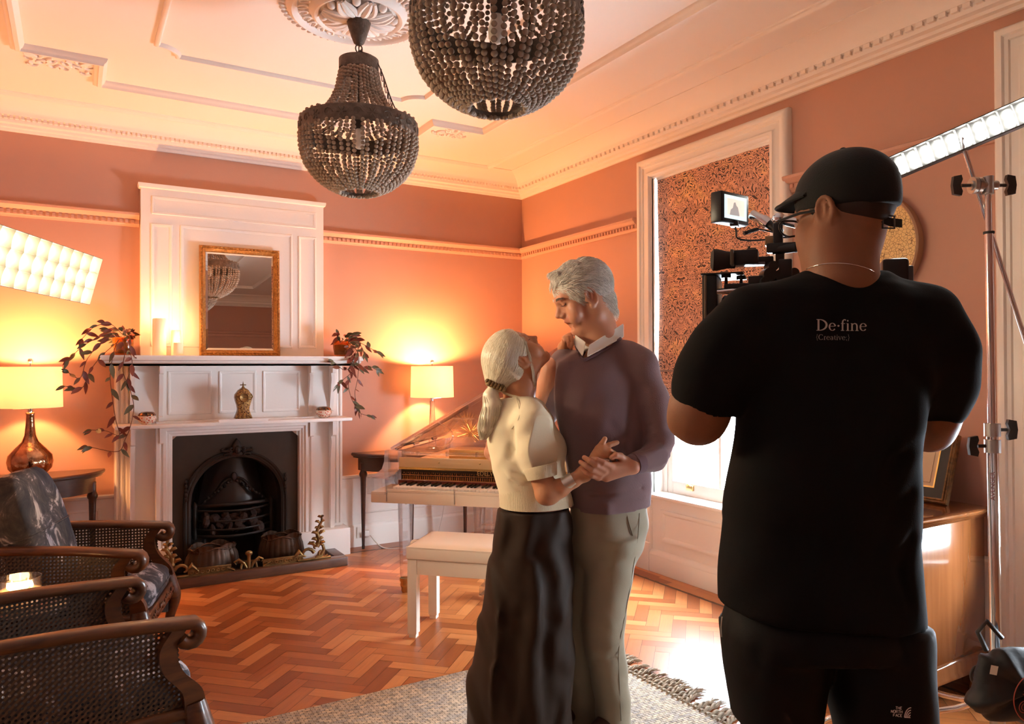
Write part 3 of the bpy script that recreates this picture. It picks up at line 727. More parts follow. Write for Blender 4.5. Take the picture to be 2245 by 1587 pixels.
def plant(x, y, z, text, trails, seed, sgn):
    rng = random.Random(seed)
    t = thing('trailing_plant', text, 'plant', (x, y, z), 0, 'trailing plants at the mantel ends')
    MB().lathe([(.04, 0), (.048, .004), (.058, .06), (.062, .115), (.059, .115), (.054, .06), (.044, .01), (0, .009)], (0, 0, 0), 48, wob=lambda a, h: 1+.02*cos(24*a)).build('glass_pot', M_amber, t, 50)
    MB().lathe([(.05, 0), (.053, .07), (0, .078)], (0, 0, .014), 20).build('soil', mat('potting_soil', (.03, .018, .01), .9), t, 40)
    st = MB(); vs, fs = [], []
    for pts in trails:
        P = crom([Vector(p) for p in pts], 7); st.tube(P, .0022, 5)
        for i in range(3, len(P), 3 if len(P) < 30 else 4):
            tn = (P[i]-P[i-1]).normalized(); out = Vector((rng.uniform(-1, 1), rng.uniform(-.8, .2), rng.uniform(-.5, .5))); L = rng.uniform(.045, .075)
            leaf(vs, fs, P[i], tn*.5+out, L, L*rng.uniform(.2, .27), rng)
        for k in range(3): leaf(vs, fs, P[-1], (P[-1]-P[-4]).normalized()+Vector((rng.uniform(-.8, .8), rng.uniform(-.4, .2), rng.uniform(-.5, .3))), rng.uniform(.04, .06), .012, rng)
    for k in range(34):                                              # crown of leaves over the rim
        a = rng.uniform(0, 6.28); base = Vector((sgn*.03+.06*cos(a), -.02+.05*sin(a), .11+rng.uniform(-.01, .06)))
        leaf(vs, fs, base, (sgn*.6+cos(a), -.3+.6*sin(a), rng.uniform(-.3, .8)), rng.uniform(.05, .075), rng.uniform(.011, .016), rng)
    st.build('stems', M_stem, t, 60); o = mesh_obj('leaves', vs, fs, M_leaf, t, 60)
plant(.275, 5.36, 1.473, 'trailing purple plant in amber glass pot at left end of the mantel', [
    [(-.02, 0, .12), (-.06, -.06, .14), (-.16, -.12, .10), (-.24, -.14, .04), (-.30, -.14, -.03)],
    [(0, 0, .13), (-.08, -.05, .2), (-.17, -.1, .17), (-.23, -.1, .1)],
    [(-.01, -.03, .12), (-.1, -.12, .1), (-.2, -.15, -.02), (-.24, -.16, -.14), (-.30, -.16, -.11)],
    [(-.02, -.04, .1), (-.12, -.14, .0), (-.19, -.15, -.1), (-.23, -.15, -.2), (-.32, -.15, -.19)],
    [(-.03, -.05, .1), (-.06, -.16, .02), (-.08, -.165, -.12), (-.07, -.165, -.25), (-.05, -.16, -.4), (-.03, -.16, -.5), (-.1, -.16, -.47), (-.18, -.16, -.46)],
    [(-.01, -.05, .11), (.0, -.165, .03), (-.01, -.165, -.1), (.03, -.165, -.22), (.05, -.165, -.33), (.03, -.165, -.45), (0, -.165, -.53), (-.04, -.16, -.6), (-.2, -.16, -.56)],
    [(.0, -.05, .12), (.03, -.12, .12), (.03, -.16, .03), (.04, -.165, -.06), (.01, -.165, -.16)]], 7, -1)
plant(1.71, 5.36, 1.473, 'trailing purple plant in amber glass pot at right end of the mantel', [
    [(.03, 0, .12), (.08, -.04, .13), (.15, -.06, .09), (.22, -.08, .05), (.27, -.08, .03)],
    [(.03, -.03, .1), (.05, -.14, .03), (.02, -.165, -.06), (-.03, -.165, -.1), (-.11, -.165, -.04)],
    [(.04, -.03, .1), (.07, -.15, .03), (.08, -.165, -.08), (.15, -.16, -.07), (.22, -.15, -.1)],
    [(.04, -.04, .1), (.06, -.15, .02), (.04, -.165, -.1), (.0, -.165, -.2), (.02, -.165, -.3), (.05, -.165, -.36)],
    [(.05, -.03, .1), (.08, -.15, .02), (.07, -.165, -.15), (.05, -.16, -.27), (.07, -.16, -.38), (.1, -.16, -.42), (.17, -.15, -.44)],
    [(.03, -.03, .1), (.03, -.15, .02), (.03, -.165, -.1), (-.04, -.165, -.17), (-.07, -.165, -.2)],
    [(.05, -.02, .1), (.11, -.1, .08), (.13, -.14, .02)]], 11, 1)
# ------------------------------------------------------------------ console tables and lamps
M_ebony = wood('dark_mahogany', (.035, .014, .009), (.06, .024, .014), .3, (4, 4, 20), .3)
def console_table(cx, text, rz=0):
    t = thing('console_table', text, 'console table', (cx, 5.53, 0), rz, 'dark half-round console tables')
    def half(w, d, n=28): return [(-w*cos(PI*k/n), -d*sin(PI*k/n)) for k in range(n+1)]
    b = MB().prism(half(.60, .40), .712, .737, bev=.008); b.prism(half(.585, .385), .70, .712); b.build('top', M_ebony, t, 40)
    MB().prism(half(.545, .345), .60, .70).build('apron', M_ebony, t, 40)
    for a in (.06, .36, .64, .94):
        x, y = -.535*cos(PI*a), -.335*sin(PI*a)-.0
        MB().lathe([(.011, 0), (.013, .02), (.011, .03), (.012, .06), (.021, .52), (.023, .55), (.03, .56), (.032, .575), (.026, .59), (.022, .6), (.022, .66)], (x, y, 0), 16).build('leg', M_ebony, t, 60)
    return t
console_table(-.42, 'dark half-round console table behind the left armchair, left of the fireplace')
console_table(2.44, 'dark half-round console table behind the clear piano, right of the fireplace')
M_shade = mat('ivory_linen_shade', (.9, .8, .66), .8, bump=(300, .1))
def shade_mat():
    m = M_shade; nt = m.node_tree; out = nt.nodes['Material Output']; b = bsdf(m)
    tr = nd(nt, 'BsdfTranslucent'); tr.inputs[0].default_value = (.98, .92, .82, 1); mx = nd(nt, 'MixShader'); mx.inputs[0].default_value = .62
    nt.links.new(b.outputs[0], mx.inputs[1]); nt.links.new(tr.outputs[0], mx.inputs[2]); nt.links.new(mx.outputs[0], out.inputs[0])
shade_mat()
LAMP_COL = (1, .42, .14); LAMP_W = 54
def table_lamp(cx, cy, text, kind):
    t = thing('table_lamp', text, 'lamp', (cx, cy, .737), 0, 'table lamps on the console tables')
    if kind == 'mercury':
        prof = [(.06, 0), (.066, .006), (.085, .02), (.11, .05), (.118, .09), (.112, .13), (.08, .17), (.045, .21), (.03, .25), (.024, .31), (.021, .37), (.024, .385), (.02, .39)]
        MB().lathe(prof, (0, 0, 0), 40, wob=lambda a, h: 1+(.03*cos(8*a) if h < .2 else 0)).build('base', mat('mottled_mercury_glass', (.62, .36, .2), .1, 1, bump=(22, .35), var=(26, (.2, .1, .06))), t, 80)
    else:
        g = mat('cut_crystal', (.96, .97, 1), .02, trans=1, ior=1.5)
        MB().lathe([(.055, 0), (.06, .01), (.05, .02), (.03, .03), (.034, .05)], (0, 0, 0), 8).build('foot', g, t, 20)
        MB().lathe([(.028, .05), (.03, .12), (.024, .25), (.018, .36), (.02, .39)], (0, 0, 0), 8).build('base', g, t, 20)
    MB().lathe([(.014, .39), (.014, .43), (.017, .435), (.01, .44), (.008, .46)], (0, 0, 0), 16).build('neck', M_steel, t, 50)
    MB().lathe([(.171, .418), (.165, .664), (.163, .664), (.169, .418)], (0, 0, 0), 56).build('lamp_shade', M_shade, t, 60)
    b = MB()
    for z in (.664, .42):
        for k in range(3): b.tube([(0, 0, z-.012), (.164*cos(2.1*k), .164*sin(2.1*k), z-.004)], .0025, 5)
    b.tube([(0, 0, .45), (0, 0, .69)], .004, 6).ball((0, 0, .70), (.015, .015, .015), 12, 8)
    b.build('finial', M_steel, t, 60)
    MB().ball((0, 0, .56), (.028, .028, .04), 14, 10).build('bulb', mat('warm_bulb', (1, .8, .5), .5, emit=((1, .6, .25), 18)), t, 80)
    point('lamp_light', (cx, cy, .737+.605), LAMP_W*(1.1 if cx > 1 else .75), LAMP_COL, .04)
table_lamp(-.225, 5.33, 'white drum-shade table lamp with mottled copper glass base, left of the fireplace', 'mercury')
table_lamp(2.446, 5.36, 'white drum-shade table lamp with slim crystal base behind the clear piano', 'crystal')
t = thing('spiky_ornament', 'spiky gold starburst ball ornament on the console behind the piano', 'ornament', (2.79, 5.36, .737))
rng = random.Random(8); b = MB()
for k in range(150):
    z = 1-2*(k+.5)/150; a = k*2.39996; r = math.sqrt(1-z*z); d = Vector((r*cos(a), r*sin(a), z)); b.tube([d*.02+Vector((0, 0, .125)), d*.125*rng.uniform(.85, 1)+Vector((0, 0, .125))], [.0016, .0009], 4)
b.build('spines', mat('brass_spines', (.5, .33, .14), .4, 1), t, 0); MB().ball((0, 0, .125), .024, 12, 8).build('core', M_brass, t, 60)
# wall sockets and cables
t = thing('wall_socket', 'white wall socket with a plug on the skirting behind the piano', 'socket', (1.935, YB-.036, .07))
MB().box((-.045, -.01, 0), (.045, .001, .085), .003).build('face_plate', M_white, t, 40); MB().box((-.005, -.045, .015), (.04, -.01, .06), .008).build('plug', M_white, t, 40)
M_cable = mat('white_flex', (.75, .72, .66), .5)
def cable(name, pts, r, m, text):
    o = MB().tube(crom(pts, 8), r, 7).build(name, m, None, 80, True); return label(o, text, 'cable')
cable('power_cable', [(1.98, 5.5, .09), (2.05, 5.40, .006), (2.2, 5.30, .005), (2.4, 5.42, .005), (2.62, 5.45, .005), (2.9, 5.44, .005), (3.2, 5.42, .005)], .005, M_cable, 'white power cable lying along the floor under the piano')
cable('lamp_flex', [(2.55, 5.5, .70), (2.6, 5.525, .5), (2.63, 5.52, .3), (2.55, 5.5, .02), (2.45, 5.49, .005)], .003, M_cable, 'thin white flex hanging from the right console table')

# ------------------------------------------------------------------ acrylic grand piano
def acrylic(name, clear=.6, tint=(.97, .98, 1)):
    m = bpy.data.materials.new(name); m.use_nodes = True; nt = m.node_tree; nt.nodes.remove(nt.nodes['Principled BSDF']); out = nt.nodes['Material Output']
    g = nd(nt, 'BsdfGlass', i_Roughness=.0, i_IOR=1.32); g.inputs[0].default_value = tint+(1,); t = nd(nt, 'BsdfTransparent'); t.inputs[0].default_value = tint+(1,)
    mx = nd(nt, 'MixShader'); mx.inputs[0].default_value = clear; nt.links.new(g.outputs[0], mx.inputs[1]); nt.links.new(t.outputs[0], mx.inputs[2])
    gl = nd(nt, 'BsdfGlossy', i_Roughness=.03); fr = schlick(nt, .05); m2 = nd(nt, 'MixShader')
    nt.links.new(fr.outputs[0], m2.inputs[0]); nt.links.new(mx.outputs[0], m2.inputs[1]); nt.links.new(gl.outputs[0], m2.inputs[2]); nt.links.new(m2.outputs[0], out.inputs[0]); return m
M_acr = acrylic('clear_acrylic', .55); M_acr2 = acrylic('thin_clear_acrylic', .94)
M_pw = mat('cream_piano_lacquer', (.85, .75, .6), .2, coat=.4); M_ivory = mat('white_keys', (.88, .84, .76), .25); M_black = mat('black_keys', (.012, .01, .01), .25)
piano = thing('grand_piano', 'transparent acrylic baby grand piano with cream keybed in the corner', 'piano', (1.515, 4.195, 0), -PI/4)
# local frame: x along the keys to the right, y away from the player
PW = 1.42
def plan(ins=0, y0=.26, n=10):
    pts = [(.06+ins, y0), (.06+ins, 1.15-ins*1.0)]
    pts += [(.06+ins+.22-.22*cos(PI/2*k/n)+.0, 1.15-ins+.10*sin(PI/2*k/n)) for k in range(1, n+1)]
    end = pts[-1]
    curve = bez((end[0], end[1], 0), (.78, 1.27-ins, 0), (.72-ins*.5, .86, 0), (1.05-ins*.5, .74-ins*.5, 0), 10)+bez((1.05-ins*.5, .74-ins*.5, 0), (1.28-ins, .68-ins, 0), (PW-.06-ins, .62, 0), (PW-.06-ins, .48, 0), 8)[1:]
    pts += [(p.x, p.y) for p in curve[1:]]; pts.append((PW-.06-ins, y0)); return pts
b = MB(); po, pi_ = plan(0), plan(.045); n = len(po)
vs = [(p[0], p[1], z) for z in (.635, .872) for p in po]+[(p[0], p[1], z) for z in (.635, .872) for p in pi_]; fs = []
for i in range(n-1):
    fs += [(i, i+1, n+i+1, n+i), (2*n+i+1, 2*n+i, 3*n+i, 3*n+i+1), (n+i, n+i+1, 3*n+i+1, 3*n+i), (i+1, i, 2*n+i, 2*n+i+1)]
for i in (0, n-1): fs.append((i, n+i, 3*n+i, 2*n+i))
b.add(vs, fs).build('rim', M_acr, piano, 30)
MB().box((0, 0, .59), (PW, .30, .655), .004).build('keybed', M_pw, piano, 30)
MB().prism(plan(.05, .26), .60, .63).build('bottom_board', M_acr2, piano, 30)
MB().prism(plan(.06, .30), .79, .80).build('soundboard', mat('gold_plate', (.6, .36, .14), .3, .6), piano, 30)
for x0, x1 in ((-.02, .095), (PW-.095, PW+.02)):                      # stepped clear cheek blocks
    MB().prism([(-.01, .64), (-.01, .735), (.12, .742), (.2, .76), (.235, .80), (.245, .872), (.30, .872), (.30, .64)], x0, x1, lambda a, c, q: (q, a, c)).build('cheek_block', M_acr, piano, 30)
MB().box((.10, .0, .655), (PW-.1, .018, .672), .002).build('key_slip', M_pw, piano, 30)
MB().box((.10, .02, .655), (PW-.1, .024, .668)).build('felt_strip', mat('brown_felt', (.09, .03, .018), .9), piano, 0)
kx0, kw = .13, (PW-.26)/52
wk = MB()
for k in range(52): wk.box((kx0+k*kw+.0006, .026, .66), (kx0+(k+1)*kw-.0006, .176, .684), .0012)
o = wk.build('white_keys', M_ivory, piano, 30)
bk = MB()
for k in range(51):
    if (k+5) % 7 in (0, 1, 3, 4, 5): bk.prism([(.078, .684), (.08, .693), (.088, .695), (.176, .695), (.176, .684)], kx0+(k+1)*kw-.0055, kx0+(k+1)*kw+.0055, lambda a, c, q: (q, a, c))
bk.build('black_keys', M_black, piano, 30)
MB().box((.1, .178, .66), (PW-.1, .184, .70)).build('red_felt_strip', mat('red_felt', (.13, .02, .01), .9), piano, 0)
MB().box((.11, .2, .70), (PW-.11, .262, .776)).build('action_rail', mat('dark_action', (.035, .018, .01), .35, .4), piano, 0)
ac = MB()
for k in range(86):
    q = .13+(PW-.26)*k/85; ac.box((q-.003, .19, .705), (q+.003, .2, .725)); ac.ball((q, .196, .745), (.003, .003, .004), 5, 4)
    if k % 2: ac.box((q-.0012, .188, .728), (q+.0012, .2, .742))
ac.tube([(.12, .19, .733), (PW-.12, .19, .733)], .003, 5).tube([(.12, .19, .704), (PW-.12, .19, .704)], .0035, 5)
o = ac.build('action_parts', mat('copper_action', (.5, .22, .08), .3, .9), piano, 40)
MB().box((.1, .188, .778), (PW-.1, .2, .838), .003).build('fallboard', mat('cream_gold_fallboard', (.72, .5, .26), .22, coat=.5), piano, 30)
MB().box((.1, .186, .766), (PW-.1, .198, .778)).build('fallboard_edge', mat('brass_edge', (.75, .48, .16), .25, .9), piano, 30)
for q in (.36, .62, .95): MB().ball((q, .184, .812), .006, 8, 6).build('fallboard_knob', M_brass, piano, 60)
Mp = _wm(piano)
text_obj('maker_lettering', 'EDELWEISS', .036, mat('gold_lettering', (.75, .5, .2), .3, .8), Mp @ Matrix.Translation((.6, .187, .742)) @ Matrix.Rotation(PI/2, 4, 'X'), piano, .0008)
MB().tube([(.1, .24, .858), (PW-.1, .24, .858)], .011, 10).build('clear_rod', M_acr, piano, 60)
for q in range(6): MB().box((.2+q*.19, .225, .846), (.212+q*.19, .255, .874)).build('rod_bracket', M_acr, piano, 0)
MB().box((.35, .40, .81), (PW-.2, .43, .868), .002).build('pin_block', mat('gold_pin_block', (.7, .42, .15), .3, .7), piano, 30)
pn = MB()
for k in range(20): pn.cyl((.4+k*.04, .398, .84), (.4+k*.04, .39, .84), .004, seg=6)
pn.build('tuning_pins', M_brass, piano, 40)
st = MB()
for k in range(44): st.tube([(.3+k*.022, .45, .83), (.22+k*.012, 1.0-k*.006, .825)], .0008, 3)
o = st.build('strings', M_brass, piano, 0)
# lid, hinged on the bass side, and its front flap
la = rad(30)
lid = lambda a, c, q: (.05+(a-.05)*cos(la)-q*sin(la), c, .885+(a-.05)*sin(la)+q*cos(la))
MB().prism([(p[0], p[1]) for p in plan(-.02, .42)], 0, .016, lid).build('lid', M_acr2, piano, 30)
MB().prism([(.03, .23), (.03, .415), (PW-.04, .415), (PW-.04, .23)], .0, .018, lid).build('lid_flap', M_acr, piano, 30)
lo_ = [lid(p[0], p[1], .008) for p in plan(-.02, .42)]; MB().tube(lo_, .0075, 6, closed=True).build('polished_lid_edge', acrylic('polished_acrylic_edge', .2), piano, 60)
for c in (.3, .6, .95): MB().tube([(.05, c-.04, .88), (.05, c+.04, .88)], .007, 8).build('hinge', M_steel, piano, 60)
MB().tube([(PW-.12, .5, .87), (1.0, .5, 1.40)], .009, 10).build('lid_prop', M_acr, piano, 60)
# clear music desk with bent edge
MB().tube([(.33, .33, 1.03), (.40, .35, 1.07), (.60, .36, 1.068), (1.02, .36, 1.06), (1.08, .34, 1.02)], .005, 8).tube(bez((.33, .33, 1.03), (.43, .33, .99), (.42, .33, .92), (.32, .34, .885), 10), .005, 8).build('music_desk_edge', M_acr, piano, 60)
MB().prism([(.36, .885), (.42, .95), (.41, 1.0), (.34, 1.03), (.40, 1.068), (1.02, 1.058), (1.06, 1.02), (1.04, .885)], .345, .351, lambda a, c, q: (a, q+(c-.885)*.12, c)).build('music_desk', M_acr2, piano, 0)
def acr_leg(x, y):
    l = MB().lathe([(.032, .09), (.036, .12), (.05, .57), (.05, .592)], (x, y, 0), 8).build('leg', M_acr, piano, 20)
    MB().lathe([(.02, 0), (.026, .01), (.026, .03), (.03, .034), (.034, .05), (.03, .06), (.038, .075), (.036, .09)], (x, y, 0), 18).build('brass_caster', M_brass, l, 50)
acr_leg(.12, .24); acr_leg(PW-.12, .24); acr_leg(.36, 1.02)
for x in (.64, .74): MB().box((x-.022, .27, .07), (x+.022, .31, .592)).build('lyre_post', M_acr, piano, 0)
MB().box((.60, .22, .022), (.78, .34, .072), .004).build('pedal_box', M_acr, piano, 20)
for k in range(3): MB().prism([(.635+k*.055-.009, .13), (.635+k*.055+.009, .13), (.635+k*.055+.006, .25), (.635+k*.055-.006, .25)], .04, .047).build('pedal', M_steel, piano, 20)
MB().box((.60, .262, .40), (.78, .318, .43)).build('lyre_brace', M_acr, piano, 0)
for q in (.2, .26, .95, 1.0): MB().cyl((q, .06, .578), (q, .06, .591), .008, seg=8).build('underside_bolt', M_steel, piano, 40)
for q in (.10, .52, 1.0): MB().box((q, -.006, .60), (q+.006, .0, .70)).build('clear_peg', M_acr, piano, 0)

# piano bench
bench = thing('piano_bench', 'cream padded piano bench with square legs in front of the clear piano', 'bench', (1.475, 3.545, 0), -PI/4)
BW, BD, BH = .80, .35, .47
M_cream = mat('cream_bench_lacquer', (.85, .77, .65), .3); M_vinyl = mat('cream_vinyl_pad', (.88, .79, .66), .35, bump=(120, .04))
for x, y in ((0, 0), (BW-.05, 0), (0, BD-.05), (BW-.05, BD-.05)): MB().prism([(x+.006, y+.006), (x+.044, y+.006), (x+.044, y+.044), (x+.006, y+.044)], 0, .02).box((x, y, .02), (x+.05, y+.05, .40), .003).build('leg', M_cream, bench, 30)
MB().box((.05, .006, .325), (BW-.05, .03, .4), .002).box((.05, BD-.03, .325), (BW-.05, BD-.006, .4), .002).box((.006, .05, .325), (.03, BD-.05, .4), .002).box((BW-.03, .05, .325), (BW-.006, BD-.05, .4), .002).build('apron', M_cream, bench, 30)
def padtop(u, v):
    x, y = -.006+u*(BW+.012), -.006+v*(BD+.012); e = min(min(u, 1-u)*BW, min(v, 1-v)*BD); return (x, y, .463+.016*min(1, e/.035)**.5+.006*sin(PI*u)*sin(PI*v))
b = MB().box((-.006, -.006, .402), (BW+.006, BD+.006, .464), .008); b.grid(padtop, 40, 24); b.tube([(-.004, -.004, .464), (BW+.004, -.004, .464), (BW+.004, BD+.004, .464), (-.004, BD+.004, .464)], .004, 6, closed=True)
b.build('padded_seat', M_vinyl, bench, 60)
MB().lathe([(.0, -.02), (.022, -.02), (.026, -.012), (.026, .012), (.02, .02), (0, .02)], (-.02, BD*.45, .44), 16, (-1, 0, 0)).build('height_knob', M_cream, bench, 50)

# ------------------------------------------------------------------ armchairs
M_chair = wood('carved_walnut', (.045, .013, .004), (.12, .038, .010), .36, (3, 14, 14), .12)
def cane_mat():
    m = bpy.data.materials.new('woven_cane'); m.use_nodes = True; nt = m.node_tree; b = bsdf(m); out = nt.nodes['Material Output']
    b.inputs['Base Color'].default_value = (.11, .05, .018, 1); b.inputs['Roughness'].default_value = .5
    v = coords(nt, 'UV', (70, 70, 70), (0, 0, 0)); vr = nd(nt, 'TexVoronoi', voronoi_dimensions='2D', i_Randomness=.0, i_Scale=1.0); nt.links.new(v, vr.inputs[0])
    lt = nd(nt, 'Math', operation='LESS_THAN'); nt.links.new(vr.outputs['Distance'], lt.inputs[0]); lt.inputs[1].default_value = .25
    w1 = nd(nt, 'TexWave', i_Scale=11.0); nt.links.new(coords(nt, 'UV', (2, 2, 2), (0, 0, .785)), w1.inputs[0])
    nt.links.new(ramp(nt, w1.outputs[0], [(.3, (.022, .009, .004)), (.7, (.075, .034, .012))]), b.inputs['Base Color'])
    t = nd(nt, 'BsdfTransparent'); mx = nd(nt, 'MixShader'); nt.links.new(lt.outputs[0], mx.inputs[0]); nt.links.new(b.outputs[0], mx.inputs[1]); nt.links.new(t.outputs[0], mx.inputs[2]); nt.links.new(mx.outputs[0], out.inputs[0])
    return m
M_cane = cane_mat()
def brush_fabric():
    m = mat('grey_brushstroke_fabric', (.2, .2, .21), .95, spec=.1); nt = m.node_tree; b = bsdf(m)
    n1 = nd(nt, 'TexNoise', i_Scale=7.5, i_Detail=9.0, i_Roughness=.68, i_Distortion=.9); nt.links.new(coords(nt, 'Object', (1, 1, .8), (.4, .3, .5)), n1.inputs[0])
    n2 = nd(nt, 'TexNoise', i_Scale=3.0, i_Detail=3.0); nt.links.new(coords(nt, 'Object', (1.3, 1, 1)), n2.inputs[0])
    c1 = ramp(nt, n1.outputs[0], [(.3, (.03, .031, .036)), (.47, (.065, .06, .058)), (.545, (.10, .088, .082)), (.585, (.40, .35, .31)), (.72, (.5, .45, .4))])
    c2 = ramp(nt, n2.outputs[0], [(.42, (.75, .8, .95)), (.6, (1, .94, .87))])
    mx = nd(nt, 'Mix', data_type='RGBA', blend_type='MULTIPLY'); mx.inputs[0].default_value = 1; nt.links.new(c1, mx.inputs[6]); nt.links.new(c2, mx.inputs[7]); nt.links.new(mx.outputs[2], b.inputs['Base Color']); return m
M_brush = brush_fabric()
def armchair(loc, rz, text, back=0.0):
    t = thing('cane_armchair', text, 'armchair', loc, rz, 'cane-sided armchairs at the left')
    def armline(s_, x):                                              # x from the back (-.62) to the scroll (0); flares outward towards the front
        u = (x+.62)/.62; return Vector((x, s_*(.245+.055*u), .60+.035*(1-u)**2+.018*sin(PI*u)-.0))
    for s_ in (1, -1):
        tops = [armline(s_, -.66+.66*k/14) for k in range(15)]
        n = len(tops); mb = MB()
        # flat sculpted arm with a rolled scroll at its front
        prof = lambda k: (.016+.022*min(1, k/9), .016)
        ring = []
        path = [Vector(p) for p in tops]; hd = Vector((.997, s_*.08, 0)).normalized()
        for a in range(1, 10):
            q = PI*1.35*a/9; R_ = .030; path.append(tops[-1]+hd*(R_*sin(q))+Vector((0, 0, -R_*(1-cos(q)))))
        vs, fs = [], []; S = 10
        for i, p in enumerate(path):
            tn = (path[min(i+1, len(path)-1)]-path[max(i-1, 0)]).normalized(); sd = Vector((-hd.y, hd.x, 0)); up = sd.cross(tn)*-1
            w_ = (.022+.018*min(1, i/12)) if i < n else .04*(1-.2*(i-n)/9); h_ = .018 if i < n else .021
            for k in range(S):
                a = 2*PI*k/S; ca, sa = cos(a), sin(a); vs.append(p+sd*(w_*math.copysign(abs(ca)**.7, ca))+up*(h_*math.copysign(abs(sa)**.7, sa)))
        for i in range(len(path)-1):
            for k in range(S): k2 = (k+1) % S; fs.append((i*S+k, i*S+k2, (i+1)*S+k2, (i+1)*S+k))
        fs += [tuple(range(S)), tuple((len(path)-1)*S+k for k in range(S-1, -1, -1))]
        mb.add(vs, fs).build('arm', M_chair, t, 60)
        # front support, curved, running down into a cabriole leg
        f0 = armline(s_, -.03); post = crom([f0+Vector((0, 0, -.01)), f0+Vector((-.035, 0, -.07)), f0+Vector((-.02, 0, -.14)), f0+Vector((.035, 0, -.21)), f0+Vector((.045, 0, -.28))], 5)
        vs, fs = [], []
        for i, p in enumerate(post):
            w_ = .022+.010*(i/(len(post)-1)); vs += [p+Vector((-w_, -.019, 0)), p+Vector((w_, -.019, 0)), p+Vector((w_, .019, 0)), p+Vector((-w_, .019, 0))]
        for i in range(len(post)-1):
            for k in range(4): k2 = (k+1) % 4; fs.append((i*4+k, i*4+k2, (i+1)*4+k2, (i+1)*4+k))
        MB().add(vs, fs).build('arm_post', M_chair, t, 50)
        e = post[-1]; leg = crom([e+Vector((0, 0, .03)), e+Vector((.012, s_*.01, -.04)), e+Vector((.028, s_*.022, -.10)), e+Vector((.008, s_*.012, -.2)), e+Vector((.012, s_*.014, -.3)), Vector((e.x+.035, e.y+s_*.026, .012))], 5)
        MB().tube(leg, [.034, .036, .038, .04, .041, .042, .042, .04, .037, .034, .031, .029, .027, .025, .023, .022, .021, .020, .02, .021, .022, .024, .026, .028, .028, .026][:len(leg)], 10).build('leg', M_chair, t, 60)
        MB().tube([Vector((-.64, s_*.24, .40)), Vector((-.67, s_*.235, .18)), Vector((-.72, s_*.235, 0))], [.028, .024, .018], 8).build('leg', M_chair, t, 60)
        # cane panel between arm and seat rail
        def pan(u, v, s_=s_):
            x = -.62+u*.585; p = armline(s_, x); lo = .335; return (x+.05*u*(1-v)*(.4), p.y+s_*.004*sin(PI*v), lo+(p.z-.02-lo)*v)
        nu, nv = 16, 6; vs = [pan(i/(nu-1), j/(nv-1)) for i in range(nu) for j in range(nv)]; fs, uvs = [], []
        for i in range(nu-1):
            for j in range(nv-1):
                f = (i*nv+j, (i+1)*nv+j, (i+1)*nv+j+1, i*nv+j+1); fs.append(f); uvs += [(vs[q][0], vs[q][2]) for q in f]
        mesh_obj('cane_panel', vs, fs, M_cane, t, 80, uvs=uvs)
        a, c = Vector((-.66, s_*.245, .325)), Vector((.0, s_*.30, .325)); mb = MB()
        MB().tube([a, a.lerp(c, .5), c], .02, 8).build('side_rail', M_chair, t, 60)
        q0, q1 = Vector((-.64, s_*.247, .24)), Vector((.02, s_*.298, .24))
        MB().add([q0+Vector((0, s_*.012, -.07)), q1+Vector((0, s_*.012, -.07)), q1+Vector((0, s_*.012, .075)), q0+Vector((0, s_*.012, .075)), q0+Vector((0, -s_*.02, -.07)), q1+Vector((0, -s_*.02, -.07)), q1+Vector((0, -s_*.02, .075)), q0+Vector((0, -s_*.02, .075))],
                 [(0, 1, 2, 3), (7, 6, 5, 4), (0, 4, 5, 1), (3, 2, 6, 7), (1, 5, 6, 2), (0, 3, 7, 4)]).build('upholstered_side', M_sideup, t, 20)
    # carved front rail
    b = MB().box((.0, -.30, .25), (.045, .30, .325), .008)
    for k in range(22): b.ball((.047, -.27+k*.0257, .288+.008*cos(k*1.3)), (.008, .014, .012+.006*(k % 2)), 6, 4)
    b.build('front_rail', M_chair, t, 50)
    # seat cushion with brush pattern
    def sq(u, p): return math.copysign(abs(u)**p, u)
    def cush(cx, cz, L, Wd, H, tilt, nm, y_=0):
        vs, fs = [], []; R_ = Matrix.Rotation(tilt, 3, 'Y'); NU, NV = 28, 14
        for i in range(NU):
            for j in range(NV+1):
                th, ph = 2*PI*i/NU, -PI/2+PI*j/NV; x = sq(cos(ph), .35)*sq(cos(th), .28); y = sq(cos(ph), .35)*sq(sin(th), .28); z = sq(sin(ph), .55)
                puff = 1-.25*(abs(x)**4+abs(y)**4)/2; vs.append(R_ @ Vector((x*L/2, y*Wd/2, z*H/2*puff))+Vector((cx, y_, cz)))
        for i in range(NU):
            for j in range(NV): i2 = (i+1) % NU; fs.append((i*(NV+1)+j, i2*(NV+1)+j, i2*(NV+1)+j+1, i*(NV+1)+j+1))
        c = MB().add(vs, fs).build(nm, M_brush, t, 80)
        pts = [R_ @ Vector((sq(cos(a), .28)*L/2, sq(sin(a), .28)*Wd/2, 0))*1.0+Vector((cx, y_, cz)) for a in [2*PI*k/48 for k in range(48)]]
        MB().tube(pts, .005, 6, closed=True).build('piping', M_brush, c, 60)
    cush(-.25, .385, .60, .50, .15, .03, 'seat_cushion')
    cush(-.47+back, .665, .15, .47, .56, -.30, 'back_cushion')
    # raked back frame
    b = MB().tube(crom([(-.60, -.24, .36), (-.70, -.25, .65), (-.79, -.22, .92), (-.81, 0, .97), (-.79, .22, .92), (-.70, .25, .65), (-.60, .24, .36)], 8), .022, 8); b.build('back_frame', M_chair, t, 60)
    nu, nv = 8, 8; f2 = lambda u, v: (-.60-.2*v, (u-.5)*.46, .37+.56*v); vs = [f2(i/7, j/7) for i in range(8) for j in range(8)]; fs = []; uvs = []
    for i in range(7):
        for j in range(7): f = (i*8+j, (i+1)*8+j, (i+1)*8+j+1, i*8+j+1); fs.append(f); uvs += [(vs[q][1], vs[q][2]) for q in f]
